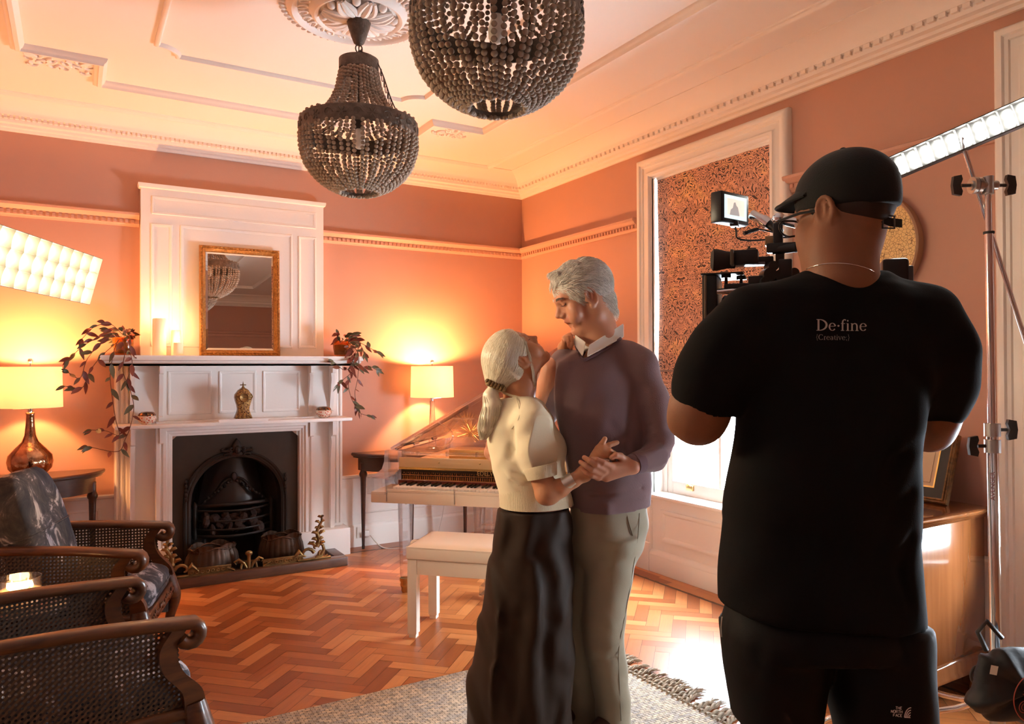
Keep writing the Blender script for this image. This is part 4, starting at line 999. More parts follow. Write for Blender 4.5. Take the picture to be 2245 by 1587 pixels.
    mesh_obj('cane_back', vs, fs, M_cane, t, 80, uvs=uvs)
    return t
M_sideup = mat('dark_grey_upholstery', (.06, .06, .06), .85, var=(6, (.13, .12, .11)))
armchair((.31, 3.80, 0), rad(-16), 'carved wooden cane armchair with grey brushstroke cushions nearer the fireplace')
armchair((.245, 2.77, 0), rad(12), 'carved wooden cane armchair in the bottom left foreground', -.11)
# side table with jar candle
st_ = thing('side_table', 'small dark round side table between the two armchairs', 'side table', (-.17, 3.27, 0))
MB().lathe([(.15, .49), (.16, .495), (.16, .512), (.155, .516), (0, .516)], (0, 0, 0), 32).build('top', M_ebony, st_, 40)
MB().lathe([(.012, .06), (.016, .2), (.022, .3), (.016, .42), (.03, .49)], (0, 0, 0), 14).build('stem', M_ebony, st_, 60)
MB().lathe([(.13, 0), (.13, .012), (.05, .03), (.014, .06)], (0, 0, 0), 24).build('base', M_ebony, st_, 50)
jc = thing('jar_candle', 'large lit cream candle in a clear glass jar on the side table', 'candle', (-.172, 3.255, .517))
M_jar = acrylic('clear_jar_glass', .6)
MB().lathe([(.068, 0), (.072, .004), (.073, .105), (.070, .105), (.069, .008), (0, .006)], (0, 0, 0), 40).build('glass_jar', M_jar, jc, 50)
MB().lathe([(.067, .009), (.0675, .058), (.06, .062), (0, .060)], (0, 0, 0), 36).build('wax', mat('glowing_wax', (.9, .6, .32), .5, emit=((1, .4, .1), .1)), jc, 40)
for a in (.3, 2.4, 4.5):
    x, y = .03*cos(a), .03*sin(a); MB().tube([(x, y, .06), (x, y, .072)], .0012, 5).build('wick', M_wick, jc, 0)
    MB().lathe([(.001, 0), (.0045, .006), (.0045, .011), (.003, .018), (0, .028)], (x, y, .066), 10).build('flame', M_flame, jc, 80)
point('candle_light', (-.172, 3.255, .517+.085), .7, (1, .5, .18), .03)

# ------------------------------------------------------------------ rug
def rug_mat():
    m = mat('braided_jute_rug', (.42, .36, .29), .95); nt = m.node_tree; b = bsdf(m)
    br = nd(nt, 'TexBrick', i_Scale=1.0, i_Mortar_Size=.0013); br.inputs['Color1'].default_value = (.56, .46, .34, 1); br.inputs['Color2'].default_value = (.33, .31, .30, 1); br.inputs['Mortar'].default_value = (.09, .07, .05, 1)
    br.inputs['Brick Width'].default_value = .032; br.inputs['Row Height'].default_value = .012; nt.links.new(coords(nt, 'Object', (1, 1, 1)), br.inputs[0])
    n = nd(nt, 'TexNoise', i_Scale=55.0, i_Detail=5.0); nt.links.new(coords(nt), n.inputs[0]); c = ramp(nt, n.outputs[0], [(.3, (.55, .52, .5)), (.6, (1.25, 1.2, 1.12))])
    mx = nd(nt, 'Mix', data_type='RGBA', blend_type='MULTIPLY'); mx.inputs[0].default_value = 1; nt.links.new(br.outputs[0], mx.inputs[6]); nt.links.new(c, mx.inputs[7]); nt.links.new(mx.outputs[2], b.inputs['Base Color'])
    bp = nd(nt, 'Bump', i_Strength=.8, i_Distance=.006); nt.links.new(br.outputs['Fac'], bp.inputs['Height']); bp.invert = True; nt.links.new(bp.outputs[0], b.inputs['Normal']); return m
rug = thing('jute_rug', 'beige braided jute rug with knotted fringe under the dancing couple', 'rug', (1.3, 2.0, 0))
MB().box((-.85, -.95, .001), (.85, 1.0, .013), .004).build('woven_field', rug_mat(), rug, 30)
M_tass = mat('twisted_jute_tassel', (.5, .42, .31), .95, var=(40, (.25, .2, .15)))
rng = random.Random(6)
for side in (1, -1):
    fr = MB()
    for k in range(62):
        y = -.94+k*.0313; x0 = side*.845; L = rng.uniform(.085, .14); dy = rng.uniform(-.03, .03)
        for q in range(2):
            ph = q*PI; fr.tube([(x0+side*L*t, y+dy*t+.006*sin(ph+t*9), .011+.006*cos(ph+t*9)-.003*t) for t in [i/9 for i in range(10)]], [.006]*8+[.007, .004], 5)
        for q in range(4):
            a = rng.uniform(-.5, .5); e = Vector((x0+side*L, y+dy, .009)); fr.tube([e, e+Vector((side*.02*cos(a), .03*sin(a), rng.uniform(-.004, .003))), e+Vector((side*.045*cos(a), .05*sin(a), -.004))], [.004, .003, .0012], 4)
    o = fr.build('fringe', M_tass, rug, 60); o['kind'] = 'stuff'

# ------------------------------------------------------------------ sideboard, picture, wall disc
M_side = wood('figured_mahogany', (.14, .042, .011), (.225, .078, .024), .16, (5, 5, .55), .6)
sb = thing('sideboard', 'polished reddish brown wooden sideboard against the right wall behind the cameraman', 'sideboard', (3.11, 2.14, 0))
X0, X1, Y0, Y1 = 2.87, 3.382, 1.705, 2.58
b = MB().box((X0, Y0, .15), (X1, Y1, .735), .002); b.build('carcass', M_side, sb, 30, True)
tp = [(X1, Y1), (X0, Y1), (X0, Y0), (X1, Y0)]
b = MB().sweep([(X1, Y0), (X0, Y0), (X0, Y1), (X1, Y1)], [(0, .732), (.006, .735), (.008, .742), (.02, .748), (.024, .756), (.034, .762), (.036, .774), (.03, .78), (0, .78)]); b.box((X0, Y0, .732), (X1, Y1, .78)); b.build('top', M_side, sb, 50, True)
b = MB().sweep([(X1, Y0), (X0, Y0), (X0, Y1), (X1, Y1)], [(0, .165), (.008, .16), (.014, .15), (.016, .12), (.024, .112), (.024, .1), (0, .1)]); b.box((X0, Y0, .1), (X1, Y1, .16)); b.build('base_moulding', M_side, sb, 50, True)
for x, sx in ((X0-.015, 1), (X1-.005, -1)):
    for y, sy in ((Y0-.015, 1), (Y1+.015, -1)):
        mb = MB()
        p = [(0, 0), (.09, 0), (.1, .02), (.085, .045), (.1, .075), (.16, .1), (0, .1)]
        mb.prism(p, 0, .03, lambda a, c, q: (x+sx*a, y+sy*q, c)); mb.prism(p, 0, .03, lambda a, c, q: (x+sx*q, y+sy*a, c)); mb.build('bracket_foot', M_side, sb, 30, True)
for k in range(3):
    for j, (z0, z1) in enumerate(((.18, .35), (.365, .54), (.555, .72))):
        if k < 1: d = MB().box((X0-.012, Y0+.03, z0), (X0+.002, Y1-.03, z1), .004).build('drawer', M_side, sb, 40, True); [MB().lathe([(.012, 0), (.008, .008), (.015, .016), (.012, .024), (0, .026)], (X0-.012, y, (z0+z1)/2), 14, (-1, 0, 0)).build('knob', M_brass, d, 50, True) for y in (Y0+.2, Y1-.2)]
pic = thing('framed_drawing', 'framed line drawing with black mount leaning against the wall on the sideboard', 'picture', (3.25, 2.04, .781))
lean = rad(20); pw, ph = .50, .315
R = Matrix.Rotation(lean, 3, 'Y')
pt = lambda a, b_, c: tuple(R @ Vector((-c, a, b_)))
pf = MB().sweep([(pw/2, 0), (-pw/2, 0), (-pw/2, ph), (pw/2, ph)], [(0, -.012), (0, .008), (-.004, .012), (-.008, .008), (-.012, .009), (-.016, .014), (-.022, .014), (-.024, .006), (-.024, -.002)], True, tf=lambda a, b_, c: pt(a, b_, c))
pf.add([pt(-pw/2, 0, -.012), pt(pw/2, 0, -.012), pt(pw/2, ph, -.012), pt(-pw/2, ph, -.012)], [(0, 1, 2, 3)]); pf.build('frame', mat('black_and_gold_frame', (.3, .15, .05), .3, .6, var=(40, (.04, .025, .015))), pic, 40)
q = lambda i_, c: [pt(-pw/2+i_, i_, c), pt(pw/2-i_, i_, c), pt(pw/2-i_, ph-i_, c), pt(-pw/2+i_, ph-i_, c)]
MB().add(q(.022, .001), [(0, 1, 2, 3)]).build('black_mount', mat('black_mount_board', (.014, .013, .012), .4), pic, 0)
mb = MB()
mb.sweep([(pw/2-.068, .068), (-pw/2+.068, .068), (-pw/2+.068, ph-.068), (pw/2-.068, ph-.068)], [(0, .001), (0, .003), (-.006, .003), (-.006, .001)], True, tf=lambda a, b_, c: pt(a, b_, c)); mb.build('gold_slip', mat('gold_slip', (.85, .6, .2), .3, .8), pic, 0)
pp = MB().add(q(.073, .002), [(0, 1, 2, 3)]).build('drawing_paper', mat('buff_paper', (.62, .46, .3), .7), pic, 0)
dl = MB()
for k in range(6): dl.tube([pt(-.1+.05*k*.3+t*.22, .13+.09*t*t-.02*k*(1-t)+.015*sin(5*t+k), .0032) for t in [i/10 for i in range(11)]], .0007, 4)
dl.tube([pt(-.16, .09, .0032), pt(-.16, .23, .0032)], .0006, 4).tube([pt(-.16, .09, .0032), pt(.2, .087, .0032)], .0006, 4); dl.build('drawn_lines', M_wick, pp, 0)
def crackle():
    m = mat('gold_crackle_glaze', (.72, .5, .2), .35); nt = m.node_tree
    v = nd(nt, 'TexVoronoi', feature='DISTANCE_TO_EDGE', i_Scale=62.0); nt.links.new(coords(nt), v.inputs[0]); nt.links.new(ramp(nt, v.outputs['Distance'], [(.03, (.25, .14, .05)), (.06, (.74, .5, .2))]), bsdf(m).inputs['Base Color']); return m
dk = thing('wall_disc', 'round gold crackle-patterned wall disc with deep tan rim behind the cameraman', 'wall art', (XR, 2.255, 1.69))
MB().lathe([(.262, 0), (.277, .004), (.280, .05), (.272, .056), (.266, .05), (.266, .03)], (0, 0, .275), 64, (-1, 0, 0)).build('rim', mat('tan_rim', (.42, .25, .15), .5), dk, 40)
MB().lathe([(.268, .046), (.268, .05), (0, .05)], (0, 0, .275), 64, (-1, 0, 0)).build('crackle_face', crackle(), dk, 30)
# roman blind
def damask():
    m = mat('damask_blind_fabric', (.5, .22, .1), .6, sheen=.2); nt = m.node_tree; b = bsdf(m); L = nt.links.new
    tc = nd(nt, 'TexCoord'); sx = nd(nt, 'SeparateXYZ'); L(tc.outputs['UV'], sx.inputs[0])
    def mth(op, a, b_=None):
        n = nd(nt, 'Math', operation=op)
        for i, q in enumerate((a, b_)):
            if q is None: continue
            if isinstance(q, (int, float)): n.inputs[i].default_value = q
            else: L(q, n.inputs[i])
        return n.outputs[0]
    P = .19
    rowi = mth('FLOOR', mth('DIVIDE', sx.outputs[1], .40)); off = mth('MULTIPLY', mth('MODULO', rowi, 2.0), P)
    u = mth('PINGPONG', mth('ADD', sx.outputs[0], off), P); vv = mth('PINGPONG', sx.outputs[1], .40)
    cb = nd(nt, 'CombineXYZ'); L(u, cb.inputs[0]); L(vv, cb.inputs[1])
    n = nd(nt, 'TexNoise', i_Scale=9.0, i_Detail=1.2, i_Distortion=2.6); L(cb.outputs[0], n.inputs[0])
    fr = mth('FRACT', mth('MULTIPLY', n.outputs[0], 11.0)); line = mth('LESS_THAN', mth('ABSOLUTE', mth('SUBTRACT', fr, .5)), .17)
    n3 = nd(nt, 'TexNoise', i_Scale=24.0, i_Detail=.6, i_Distortion=1.6); L(cb.outputs[0], n3.inputs[0]); ln2 = mth('LESS_THAN', mth('ABSOLUTE', mth('SUBTRACT', mth('FRACT', mth('MULTIPLY', n3.outputs[0], 5.0)), .5)), .13)
    ln = mth('MAXIMUM', line, mth('MULTIPLY', ln2, mth('GREATER_THAN', n.outputs[0], .56)))
    n2 = nd(nt, 'TexNoise', i_Scale=5.0, i_Detail=3.0); L(tc.outputs['UV'], n2.inputs[0]); base = ramp(nt, n2.outputs[0], [(.35, (.58, .30, .20)), (.55, (.66, .34, .20)), (.7, (.75, .46, .2))])
    mx = nd(nt, 'Mix', data_type='RGBA'); L(ln, mx.inputs[0]); L(base, mx.inputs[6]); mx.inputs[7].default_value = (.05, .022, .02, 1); L(mx.outputs[2], b.inputs['Base Color'])
    met = mth('MULTIPLY', mth('SUBTRACT', 1.0, ln), .12); L(met, b.inputs['Metallic'])
    bp = nd(nt, 'Bump', i_Strength=.3, i_Distance=.002); L(ln, bp.inputs['Height']); L(bp.outputs[0], b.inputs['Normal'])
    return m
M_dam, M_batt, M_bar = damask(), mat('grey_batten', (.2, .13, .11), .5), mat('dark_bar', (.08, .06, .06), .5)
def roman_blind(by0, by1, bz0, bz1, text):
    bl = thing('roman_blind', text, 'blind', (XR+.035, (by0+by1)/2, bz0-.01), 0, 'damask roman blinds'); nu, nv = 30, 90; vs = []
    for i in range(nu):
        for j in range(nv):
            u, v = i/(nu-1), j/(nv-1); vs.append((XR+.03+.006*sin(9*v+4*u)*(.3+u*(1-u))+.004*sin(23*u+6*v), by0+(by1-by0)*u+.006*sin(5*v)*(.5-u), bz0+(bz1-bz0)*v))
    fs, uvs = [], []
    for i in range(nu-1):
        for j in range(nv-1): f = (i*nv+j, i*nv+j+1, (i+1)*nv+j+1, (i+1)*nv+j); fs.append(f); uvs += [(vs[q][1]-by0, vs[q][2]) for q in f]
    mesh_obj('fabric', vs, fs, M_dam, bl, 80, world=True, uvs=uvs)
    MB().box((XR+.018, by0, bz0+.20), (XR+.024, by1, bz0+.212), .002).build('batten', M_batt, bl, 30, True)
    MB().box((XR+.022, by0, bz0-.014), (XR+.038, by1, bz0+.004), .003).build('bottom_bar', M_bar, bl, 30, True)
    MB().box((XR+.018, by0, bz1-.004), (XR+.05, by1, bz1+.014)).build('head_rail', M_white, bl, 0, True)
roman_blind(2.862, 3.838, 1.155, 2.672, 'brown and copper damask roman blind half drawn over the far window')
roman_blind(.532, 1.50, .84, 2.672, 'brown and copper damask roman blind added out of view to cut daylight at the right edge')  # out-of-view blind, added and drawn low to hold back this window's daylight
# ------------------------------------------------------------------ bead chandeliers
M_bead = mat('grey_brown_wooden_bead', (.34, .25, .18), .7, var=(30, (.24, .17, .12), .2)); M_ring = mat('weathered_tin', (.17, .125, .095), .6, .3, bump=(45, .6), var=(20, (.06, .043, .032)))
M_flex = mat('dark_cable', (.03, .02, .015), .6)
def strand_mesh(pts, r, ph):
    """beads threaded along a curve, one mesh per strand; ph slides them along the thread"""
    P = crom(pts, 12); L = [0]; rng = random.Random(int(ph*997)); b = MB(); j = 0
    for i in range(1, len(P)): L.append(L[-1]+(P[i]-P[i-1]).length)
    n = int(L[-1]/(2*r*.95))
    for k in range(n+1):
        s_ = min(L[-1], max(0, L[-1]*(k+ph-.5)/n))
        while j < len(L)-2 and L[j+1] < s_: j += 1
        q = P[j].lerp(P[j+1], (s_-L[j])/max(1e-6, L[j+1]-L[j])); e = r*rng.uniform(.9, 1.06); b.ball(q+Vector((rng.uniform(-1, 1), rng.uniform(-1, 1), 0))*.0012, (e, e, e*.92), 8, 6)
    return b
def chandelier(cx, cy, text, seed):
    t = thing('bead_chandelier', text, 'chandelier', (cx, cy, 2.18), 0, 'wooden bead chandeliers')
    t.rotation_euler.z = seed*.31
    Z = lambda z: z-2.18
    MB().lathe([(.03, Z(3.0)), (.052, Z(2.995)), (.055, Z(2.985)), (.05, Z(2.965)), (.036, Z(2.92)), (.024, Z(2.89)), (.012, Z(2.88)), (0, Z(2.878))], (0, 0, 0), 28).build('ceiling_cup', M_ring, t, 60)
    b = MB()
    for k in range(4):                                               # chain
        zc = Z(2.872)-.028*k
        b.tube([((.011 if k else .016)*cos(a)*(k % 2 == 0), (.011)*cos(a)*(k % 2), zc+.02*sin(a)-.008) for a in [2*PI*i/14 for i in range(14)]], .0032, 6, closed=True)
    for k in range(13):                                              # chain and flex falling outside the beads
        p = (.085+.10*(k/12)**1.1, -.06-.03*k/12, Z(2.75)-.026*k); b.tube([(p[0]+.005*cos(a)*(k % 2), p[1]+.006*cos(a)*((k+1) % 2), p[2]+.016*sin(a)) for a in [2*PI*i/10 for i in range(10)]], .0022, 5, closed=True)
    b.build('chain', M_ring, t, 60)
    MB().tube(crom([(.0, .0, Z(2.885)), (.01, -.01, Z(2.86)), (-.05, -.02, Z(2.80)), (-.10, -.02, Z(2.75))], 6), .0028, 6).tube(crom([(.07, .02, Z(3.02)), (.03, 0, Z(2.93)), (0, 0, Z(2.86)), (.05, -.05, Z(2.82)), (.09, -.06, Z(2.75)), (.13, -.08, Z(2.62)), (.19, -.09, Z(2.5))], 6), .0028, 6).build('flex', M_flex, t, 60)
    MB().lathe([(.088, Z(2.755)), (.091, Z(2.757)), (.091, Z(2.81)), (.088, Z(2.812)), (.083, Z(2.81)), (.083, Z(2.757)), (.088, Z(2.755))], (0, 0, 0), 40).build('top_ring', M_ring, t, 40)
    mb = MB().lathe([(.264, Z(2.448)), (.268, Z(2.446)), (.27, Z(2.45)), (.27, Z(2.515)), (.266, Z(2.52)), (.262, Z(2.515)), (.262, Z(2.45)), (.264, Z(2.448))], (0, 0, 0), 72)
    for k in range(26):                                              # embossed flowers and scrolls
        a = 2*PI*k/26
        q = lambda x, z: ((.2705)*cos(a+x/.27), .2705*sin(a+x/.27), Z(2.482)+z)
        if k % 2:
            for p in range(6): mb.tube([q(.006*cos(p*1.047), .006*sin(p*1.047)), q(.022*cos(p*1.047), .022*sin(p*1.047))], [.003, .0042], 5)
        else: mb.tube([q(.024*(1-i/11)*cos(i*.75), .024*(1-i/11)*sin(i*.75)) for i in range(10)], .003, 5)
    mb.build('embossed_band', M_ring, t, 50)
    MB().lathe([(.084, Z(2.2)), (.09, Z(2.2)), (.09, Z(2.212)), (.084, Z(2.212)), (.084, Z(2.2))], (0, 0, 0), 36).build('bottom_ring', M_ring, t, 40)
    b = MB()
    for k in range(3):
        a = 2.09*k; b.tube([(0, 0, Z(2.60)), (.262*cos(a), .262*sin(a), Z(2.5))], .003, 5)
    b.tube([(0, 0, Z(2.81)), (0, 0, Z(2.56))], .006, 8); [b.tube([(0, 0, Z(2.79)), (.085*cos(k*2.09+1), .085*sin(k*2.09+1), Z(2.79))], .003, 5) for k in range(3)]
    b.build('wire_frame', M_ring, t, 60)
    MB().lathe([(.02, Z(2.56)), (.02, Z(2.50)), (.016, Z(2.49))], (0, 0, 0), 16).build('lampholder', M_flex, t, 50)
    MB().lathe([(.012, Z(2.495)), (.02, Z(2.47)), (.028, Z(2.44)), (.026, Z(2.415)), (.012, Z(2.40)), (0, Z(2.398))], (0, 0, 0), 20).build('frosted_bulb', mat('frosted_glass_bulb', (.85, .78, .68), .5), t, 80)
    PB = [(.266, 0, Z(2.452)), (.263, 0, Z(2.39)), (.243, 0, Z(2.325)), (.205, 0, Z(2.27)), (.15, 0, Z(2.225)), (.092, 0, Z(2.197))]; PT = [(.087, 0, Z(2.752)), (.096, 0, Z(2.70)), (.115, 0, Z(2.64)), (.15, 0, Z(2.58)), (.20, 0, Z(2.53)), (.262, 0, Z(2.522))]
    for pts, r, n, p0 in ((PB, .0100, 54, 0), (PT, .0090, 40, .05)):
        src = [strand_mesh(pts, r, q).build('bead_strand', M_bead, t, 80) for q in (.1, .37, .63, .88)]
        for k in range(n):
            c = src[k % 4]
            if k >= 4: c = c.copy(); COL.objects.link(c); c.parent = t
            c.rotation_euler = (0, 0, 2*PI*k/n+p0+.02*sin(k*2.7))
    return t
ch1 = chandelier(1.135, 3.29, 'wooden bead chandelier with its whole tiered shape in view, farther from the camera', 0)
dup(ch1, (1.14, 2.005, 2.18), .9, 'wooden bead chandelier cropped by the top edge of the photo, nearer the camera', 'wooden bead chandeliers')

# ------------------------------------------------------------------ film lights
def basis(ax, n):
    ax = Vector(ax).normalized(); n = Vector(n); n = (n-ax*n.dot(ax)).normalized(); w = ax.cross(n)
    return ax, w, n
M_soft = mat('softbox_white_cloth', (.085, .08, .064), .8); M_blk = mat('black_nylon', (.018, .016, .015), .6); M_nyl = mat('grey_nylon_shell', (.16, .12, .09), .7)
SOFT_E, SOFT_C = 26.0, (1.0, .80, .52)
t = thing('strip_softbox', 'glowing strip softbox with fabric grid at the left edge, above the left lamp', 'studio light', (-.42, 2.78, 0))
E = Vector((.085, 3.70, 1.765)); ax, wv, nn = basis((.485, .872, -.03), (.80, -.45, -.24)); Lx, Wx = 1.25, .205
if wv.z > 0: wv = -wv
pt = lambda a, b_, c: tuple(E-ax*a+wv*(b_-Wx/2)+nn*c)
mb = MB(); mb.sweep([(0, 0), (Lx, 0), (Lx, Wx), (0, Wx)], [(.0, .0), (-.002, 0), (-.002, -.06), (.05, -.13), (.05, -.128), (.001, -.06), (0, 0)], True, tf=pt)
mb.add([pt(.05, .05, -.13), pt(Lx-.05, .05, -.13), pt(Lx-.05, Wx-.05, -.13), pt(.05, Wx-.05, -.13)], [(0, 1, 2, 3)]); mb.build('shell', M_nyl, t, 30, True)
def grid_cloth(p0, p1):
    g = MB(); vs = [pt(p0[0], p0[1], -.055), pt(p1[0], p1[1], -.055), pt(p1[0]+.003*random.Random(p1[0]).uniform(-1, 1), p1[1], -.0), pt(p0[0], p0[1], -.0)]; return vs
mb = MB(); NR, NC = 3, 17; cw = Lx/NC
for r in range(1, NR):
    for c in range(NC):
        a0, a1 = cw*c, cw*(c+1); q = Wx*r/NR
        mb.grid(lambda u, v, a0=a0, a1=a1, q=q, r=r: pt(a0+(a1-a0)*u, q+.006*sin(PI*u)*(-1)**(c+r)*v, -.055*(1-v)), 6, 4)
for c in range(1, NC):
    for r in range(NR):
        q0, q1 = Wx*r/NR, Wx*(r+1)/NR; mb.grid(lambda u, v, q0=q0, q1=q1, c=c, r=r: pt(cw*c+.01*sin(PI*u)*v*(1 if r % 2 else .6), q0+(q1-q0)*u, -.055*(1-v)), 6, 4)
mb.build('fabric_grid', M_soft, t, 80, True)
MB().add([pt(.005, .005, -.056), pt(Lx-.005, .005, -.056), pt(Lx-.005, Wx-.005, -.056), pt(.005, Wx-.005, -.056)], [(0, 1, 2, 3)]).build('diffuser', mat('softbox_diffuser', (.9, .85, .75), .8, emit=(SOFT_C, SOFT_E)), t, 0, True)
Q = E-ax*.95-nn*.13
MB().tube([Q, Q-nn*.1], .012, 8).cyl((Q.x-nn.x*.1, Q.y-nn.y*.1, Q.z-.05), (Q.x-nn.x*.1, Q.y-nn.y*.1, Q.z+.05), .02).tube([(Q.x-nn.x*.1, Q.y-nn.y*.1, 0), (Q.x-nn.x*.1, Q.y-nn.y*.1, Q.z)], .014, 10).build('stand_pole', M_steel, t, 60, True)
b = MB()
for k in range(3): b.tube([(Q.x-nn.x*.1, Q.y-nn.y*.1, .35), (Q.x-nn.x*.1+.35*cos(k*2.09), Q.y-nn.y*.1+.35*sin(k*2.09), .012)], .01, 8)
b.build('stand_legs', M_steel, t, 60, True)

LED_E = 40.0
t = thing('led_tube_light', 'long bright white gridded tube light above the right-hand metal stand', 'studio light', (2.5, 1.4, 1.9))
A, B_ = W(1962, 368, 2.66), W(2245, 246, 2.36); ax, wv, nn = basis(B_-A, Vector((0, 0, 1.7))-A*.0+Vector((-1.2, .1, -1.75))); Lx = (B_-A).length*2.1; Wx = .075
nn = (Vector((-.80, .42, -.28))); nn = (nn-ax*nn.dot(ax)).normalized(); wv = ax.cross(nn)
if wv.z > 0: wv = -wv
pt = lambda a, b_, c: tuple(A+ax*a+wv*(b_-Wx/2)+nn*c)
mb = MB().sweep([(0, 0), (Lx, 0), (Lx, Wx), (0, Wx)], [(.0, .035), (-.003, .035), (-.003, -.03), (.012, -.045), (.012, -.043), (0, -.03), (0, .035)], True, tf=pt)
mb.add([pt(.012, .012, -.045), pt(Lx-.012, .012, -.045), pt(Lx-.012, Wx-.012, -.045), pt(.012, Wx-.012, -.045)], [(0, 1, 2, 3)]); mb.build('housing', M_blk, t, 30, True)
mb = MB(); NC = int(Lx/.042)
for c in range(1, NC): mb.grid(lambda u, v, c=c: pt(Lx*c/NC+.004*sin(PI*u)*v, Wx*u, -.0+.033*v), 5, 3)
mb.build('fabric_grid', mat('grey_grid_cloth', (.10, .10, .095), .8), t, 80, True)
MB().add([pt(.004, .004, -.001), pt(Lx-.004, .004, -.001), pt(Lx-.004, Wx-.004, -.001), pt(.004, Wx-.004, -.001)], [(0, 1, 2, 3)]).build('led_panel', mat('grey_led_panel', (.07, .07, .068), .6), t, 0, True)
mb = MB(); R3 = Matrix([list(q) for q in np.stack([np.array(ax), np.array(wv), np.array(nn)], 1)])
for c in range(NC):
    for q in (.3, .7): mb.ball(pt(Lx*(c+.5)/NC, Wx*q, .002), (.011, .013, .007), 10, 6, R3)
mb.build('led_lenses', mat('led_emitter', (.9, .9, .9), .5, emit=((1, .97, .9), LED_E)), t, 80, True)
# metal stand
P0 = W(2166, 400, 2.5); px, py = P0.x, P0.y; base = W(2186, 1500, 2.5); px2, py2 = base.x, base.y
t = thing('metal_light_stand', 'chrome century stand with clamps and boom arm at the right edge', 'light stand', (px2, py2, 0))
top = Vector((px, py, P0.z)); foot = Vector((px2, py2, .06)); at_ = lambda z: foot.lerp(top, (z-foot.z)/(top.z-foot.z))
zc = W(2170, 955, 2.5).z
MB().cyl(foot, at_(zc), .0175, seg=18).build('lower_tube', M_steel, t, 60, True)
MB().cyl(at_(zc-.02), at_(1.83), .0135, seg=18).build('middle_tube', M_steel, t, 60, True)
MB().cyl(at_(1.8), top, .0105, seg=16).build('upper_tube', M_steel, t, 60, True)
M_cast = mat('cast_aluminium', (.5, .49, .47), .3, .9)
vr = Vector((.86, -.51, 0)); vf = Vector((.51, .86, 0))
def knob(c, d, nm='wing_knob', s_=1):
    c = Vector(c); d = Vector(d).normalized(); b = MB().cyl(c, c+d*.03*s_, .006*s_, seg=8)
    e = c+d*.045*s_; side = Vector((0, 0, 1)); b.add([], [])
    x, y, z = _frame(d); up = Vector((0, 0, 1)); sd = d.cross(up).normalized()
    poly = [(-.035, -.012), (-.02, -.016), (0, -.008), (.02, -.016), (.035, -.012), (.03, .014), (.0, .018), (-.03, .014)]
    b.prism([(p[0]*s_, p[1]*s_) for p in poly], -.007*s_, .007*s_, lambda a, c_, q: tuple(e+up*a+d*c_+sd*q)); return b.build(nm, mat('dark_plastic', (.03, .028, .027), .4), t, 40, True)
for z, s_ in ((zc+.02, 1), (zc-.035, -1)):
    MB().cyl(at_(z-.022), at_(z+.022), .025, seg=18).build('collar_clamp', M_cast, t, 50, True); knob(at_(z)+vr*s_*.02, vr*s_)
MB().cyl(at_(1.83), at_(1.838), .017, seg=16).build('rubber_ring', M_blk, t, 50, True)
H_ = top+Vector((0, 0, -.01)); b = MB().cyl(H_+Vector((0, 0, -.03)), H_+Vector((0, 0, .03)), .018, seg=16); b.cyl(H_-vr*.06, H_+vr*.03, .016, seg=16); b.cyl(H_-vr*.055, H_-vr*.042, .028, seg=20); b.cyl(H_-vr*.04, H_-vr*.027, .028, seg=20); b.build('grip_head', M_cast, t, 50, True)
knob(H_-vr*.06, -vr); knob(H_+vr*.03, vr)
arm0 = W(2112, 322, 2.50); arm1 = W(2262, 790, 2.56); MB().cyl(arm0, arm1, .0078, seg=12).build('boom_arm', M_steel, t, 60, True)
MB().cyl(arm0-Vector((0, 0, .012)), arm0+Vector((0, 0, .03)), .012, seg=10).build('spigot', M_steel, t, 50, True)
text_obj('tube_lettering', 'AVENGER', .022, mat('stand_lettering', (.3, .12, .1), .5), Matrix.Translation(at_(.93)-vr*.006-vf*.0175) @ Matrix(((.86, .51, 0), (-.51, .86, 0), (0, 0, 1))).to_4x4() @ Matrix.Rotation(PI/2, 4, 'X') @ Matrix.Rotation(PI/2, 4, 'Z'), t, .0004)
LEGS = [(W(1992, 1490, 2.62), .045), (foot+Vector((.3, -.35, 0)), .1), (foot+Vector((.12, .25, 0)), .15)]
for e, z in LEGS:
    e = Vector(e); d = Vector((e.x-foot.x, e.y-foot.y, 0)).normalized(); s0 = foot+Vector((0, 0, .20))
    pts = [s0+Vector((0, 0, z*.6)), s0+d*.05+Vector((0, 0, z*.5)), foot+d*.12+Vector((0, 0, .14)), foot+d*.5+Vector((0, 0, .03)), foot+d*.54+Vector((0, 0, -.025)), foot+d*.54+Vector((0, 0, -.05))]
    l = MB().tube(crom(pts, 6), .011, 10).build('leg', M_steel, t, 60, True)
    MB().cyl(foot+d*.54+Vector((0, 0, -.06)), foot+d*.54+Vector((0, 0, -.03)), .014, seg=10).build('rubber_foot', M_blk, l, 50, True)
MB().cyl(foot+Vector((0, 0, .0)), foot+Vector((0, 0, .34)), .023, seg=18).build('leg_collar', M_cast, t, 50, True)
# sandbag over the stand's leg
C0 = W(2236, 1500, 2.36); t = thing('sandbag', 'black nylon sandbag with red circular emblem slung on the metal stand', 'sandbag', (C0.x, C0.y, 0))
sdz = Vector((0, 0, 1)); ux = (vr*.96-sdz*.24).normalized(); uy = (sdz*.96+vr*.24).normalized()
def bag(u, v):
    a = u*2*PI; sx, sy = math.copysign(abs(cos(a))**.55, cos(a)), math.copysign(abs(sin(a))**.55, sin(a)); r = sin(PI*v)**.5; th = -cos(PI*v)
    wr = 1+.05*sin(7*a+3*v)+.03*sin(13*a)
    return tuple(C0+ux*(.155*sx*r*wr)+uy*(.115*sy*r*wr)+vf*(.05*th*(1-.2*sin(5*a)))+sdz*(-.03*abs(sx*r)))
MB().grid(bag, 48, 16, True).build('filled_bag', mat('black_ballistic_nylon', (.009, .0085, .009), .6, bump=(9, .8)), t, 80, True)
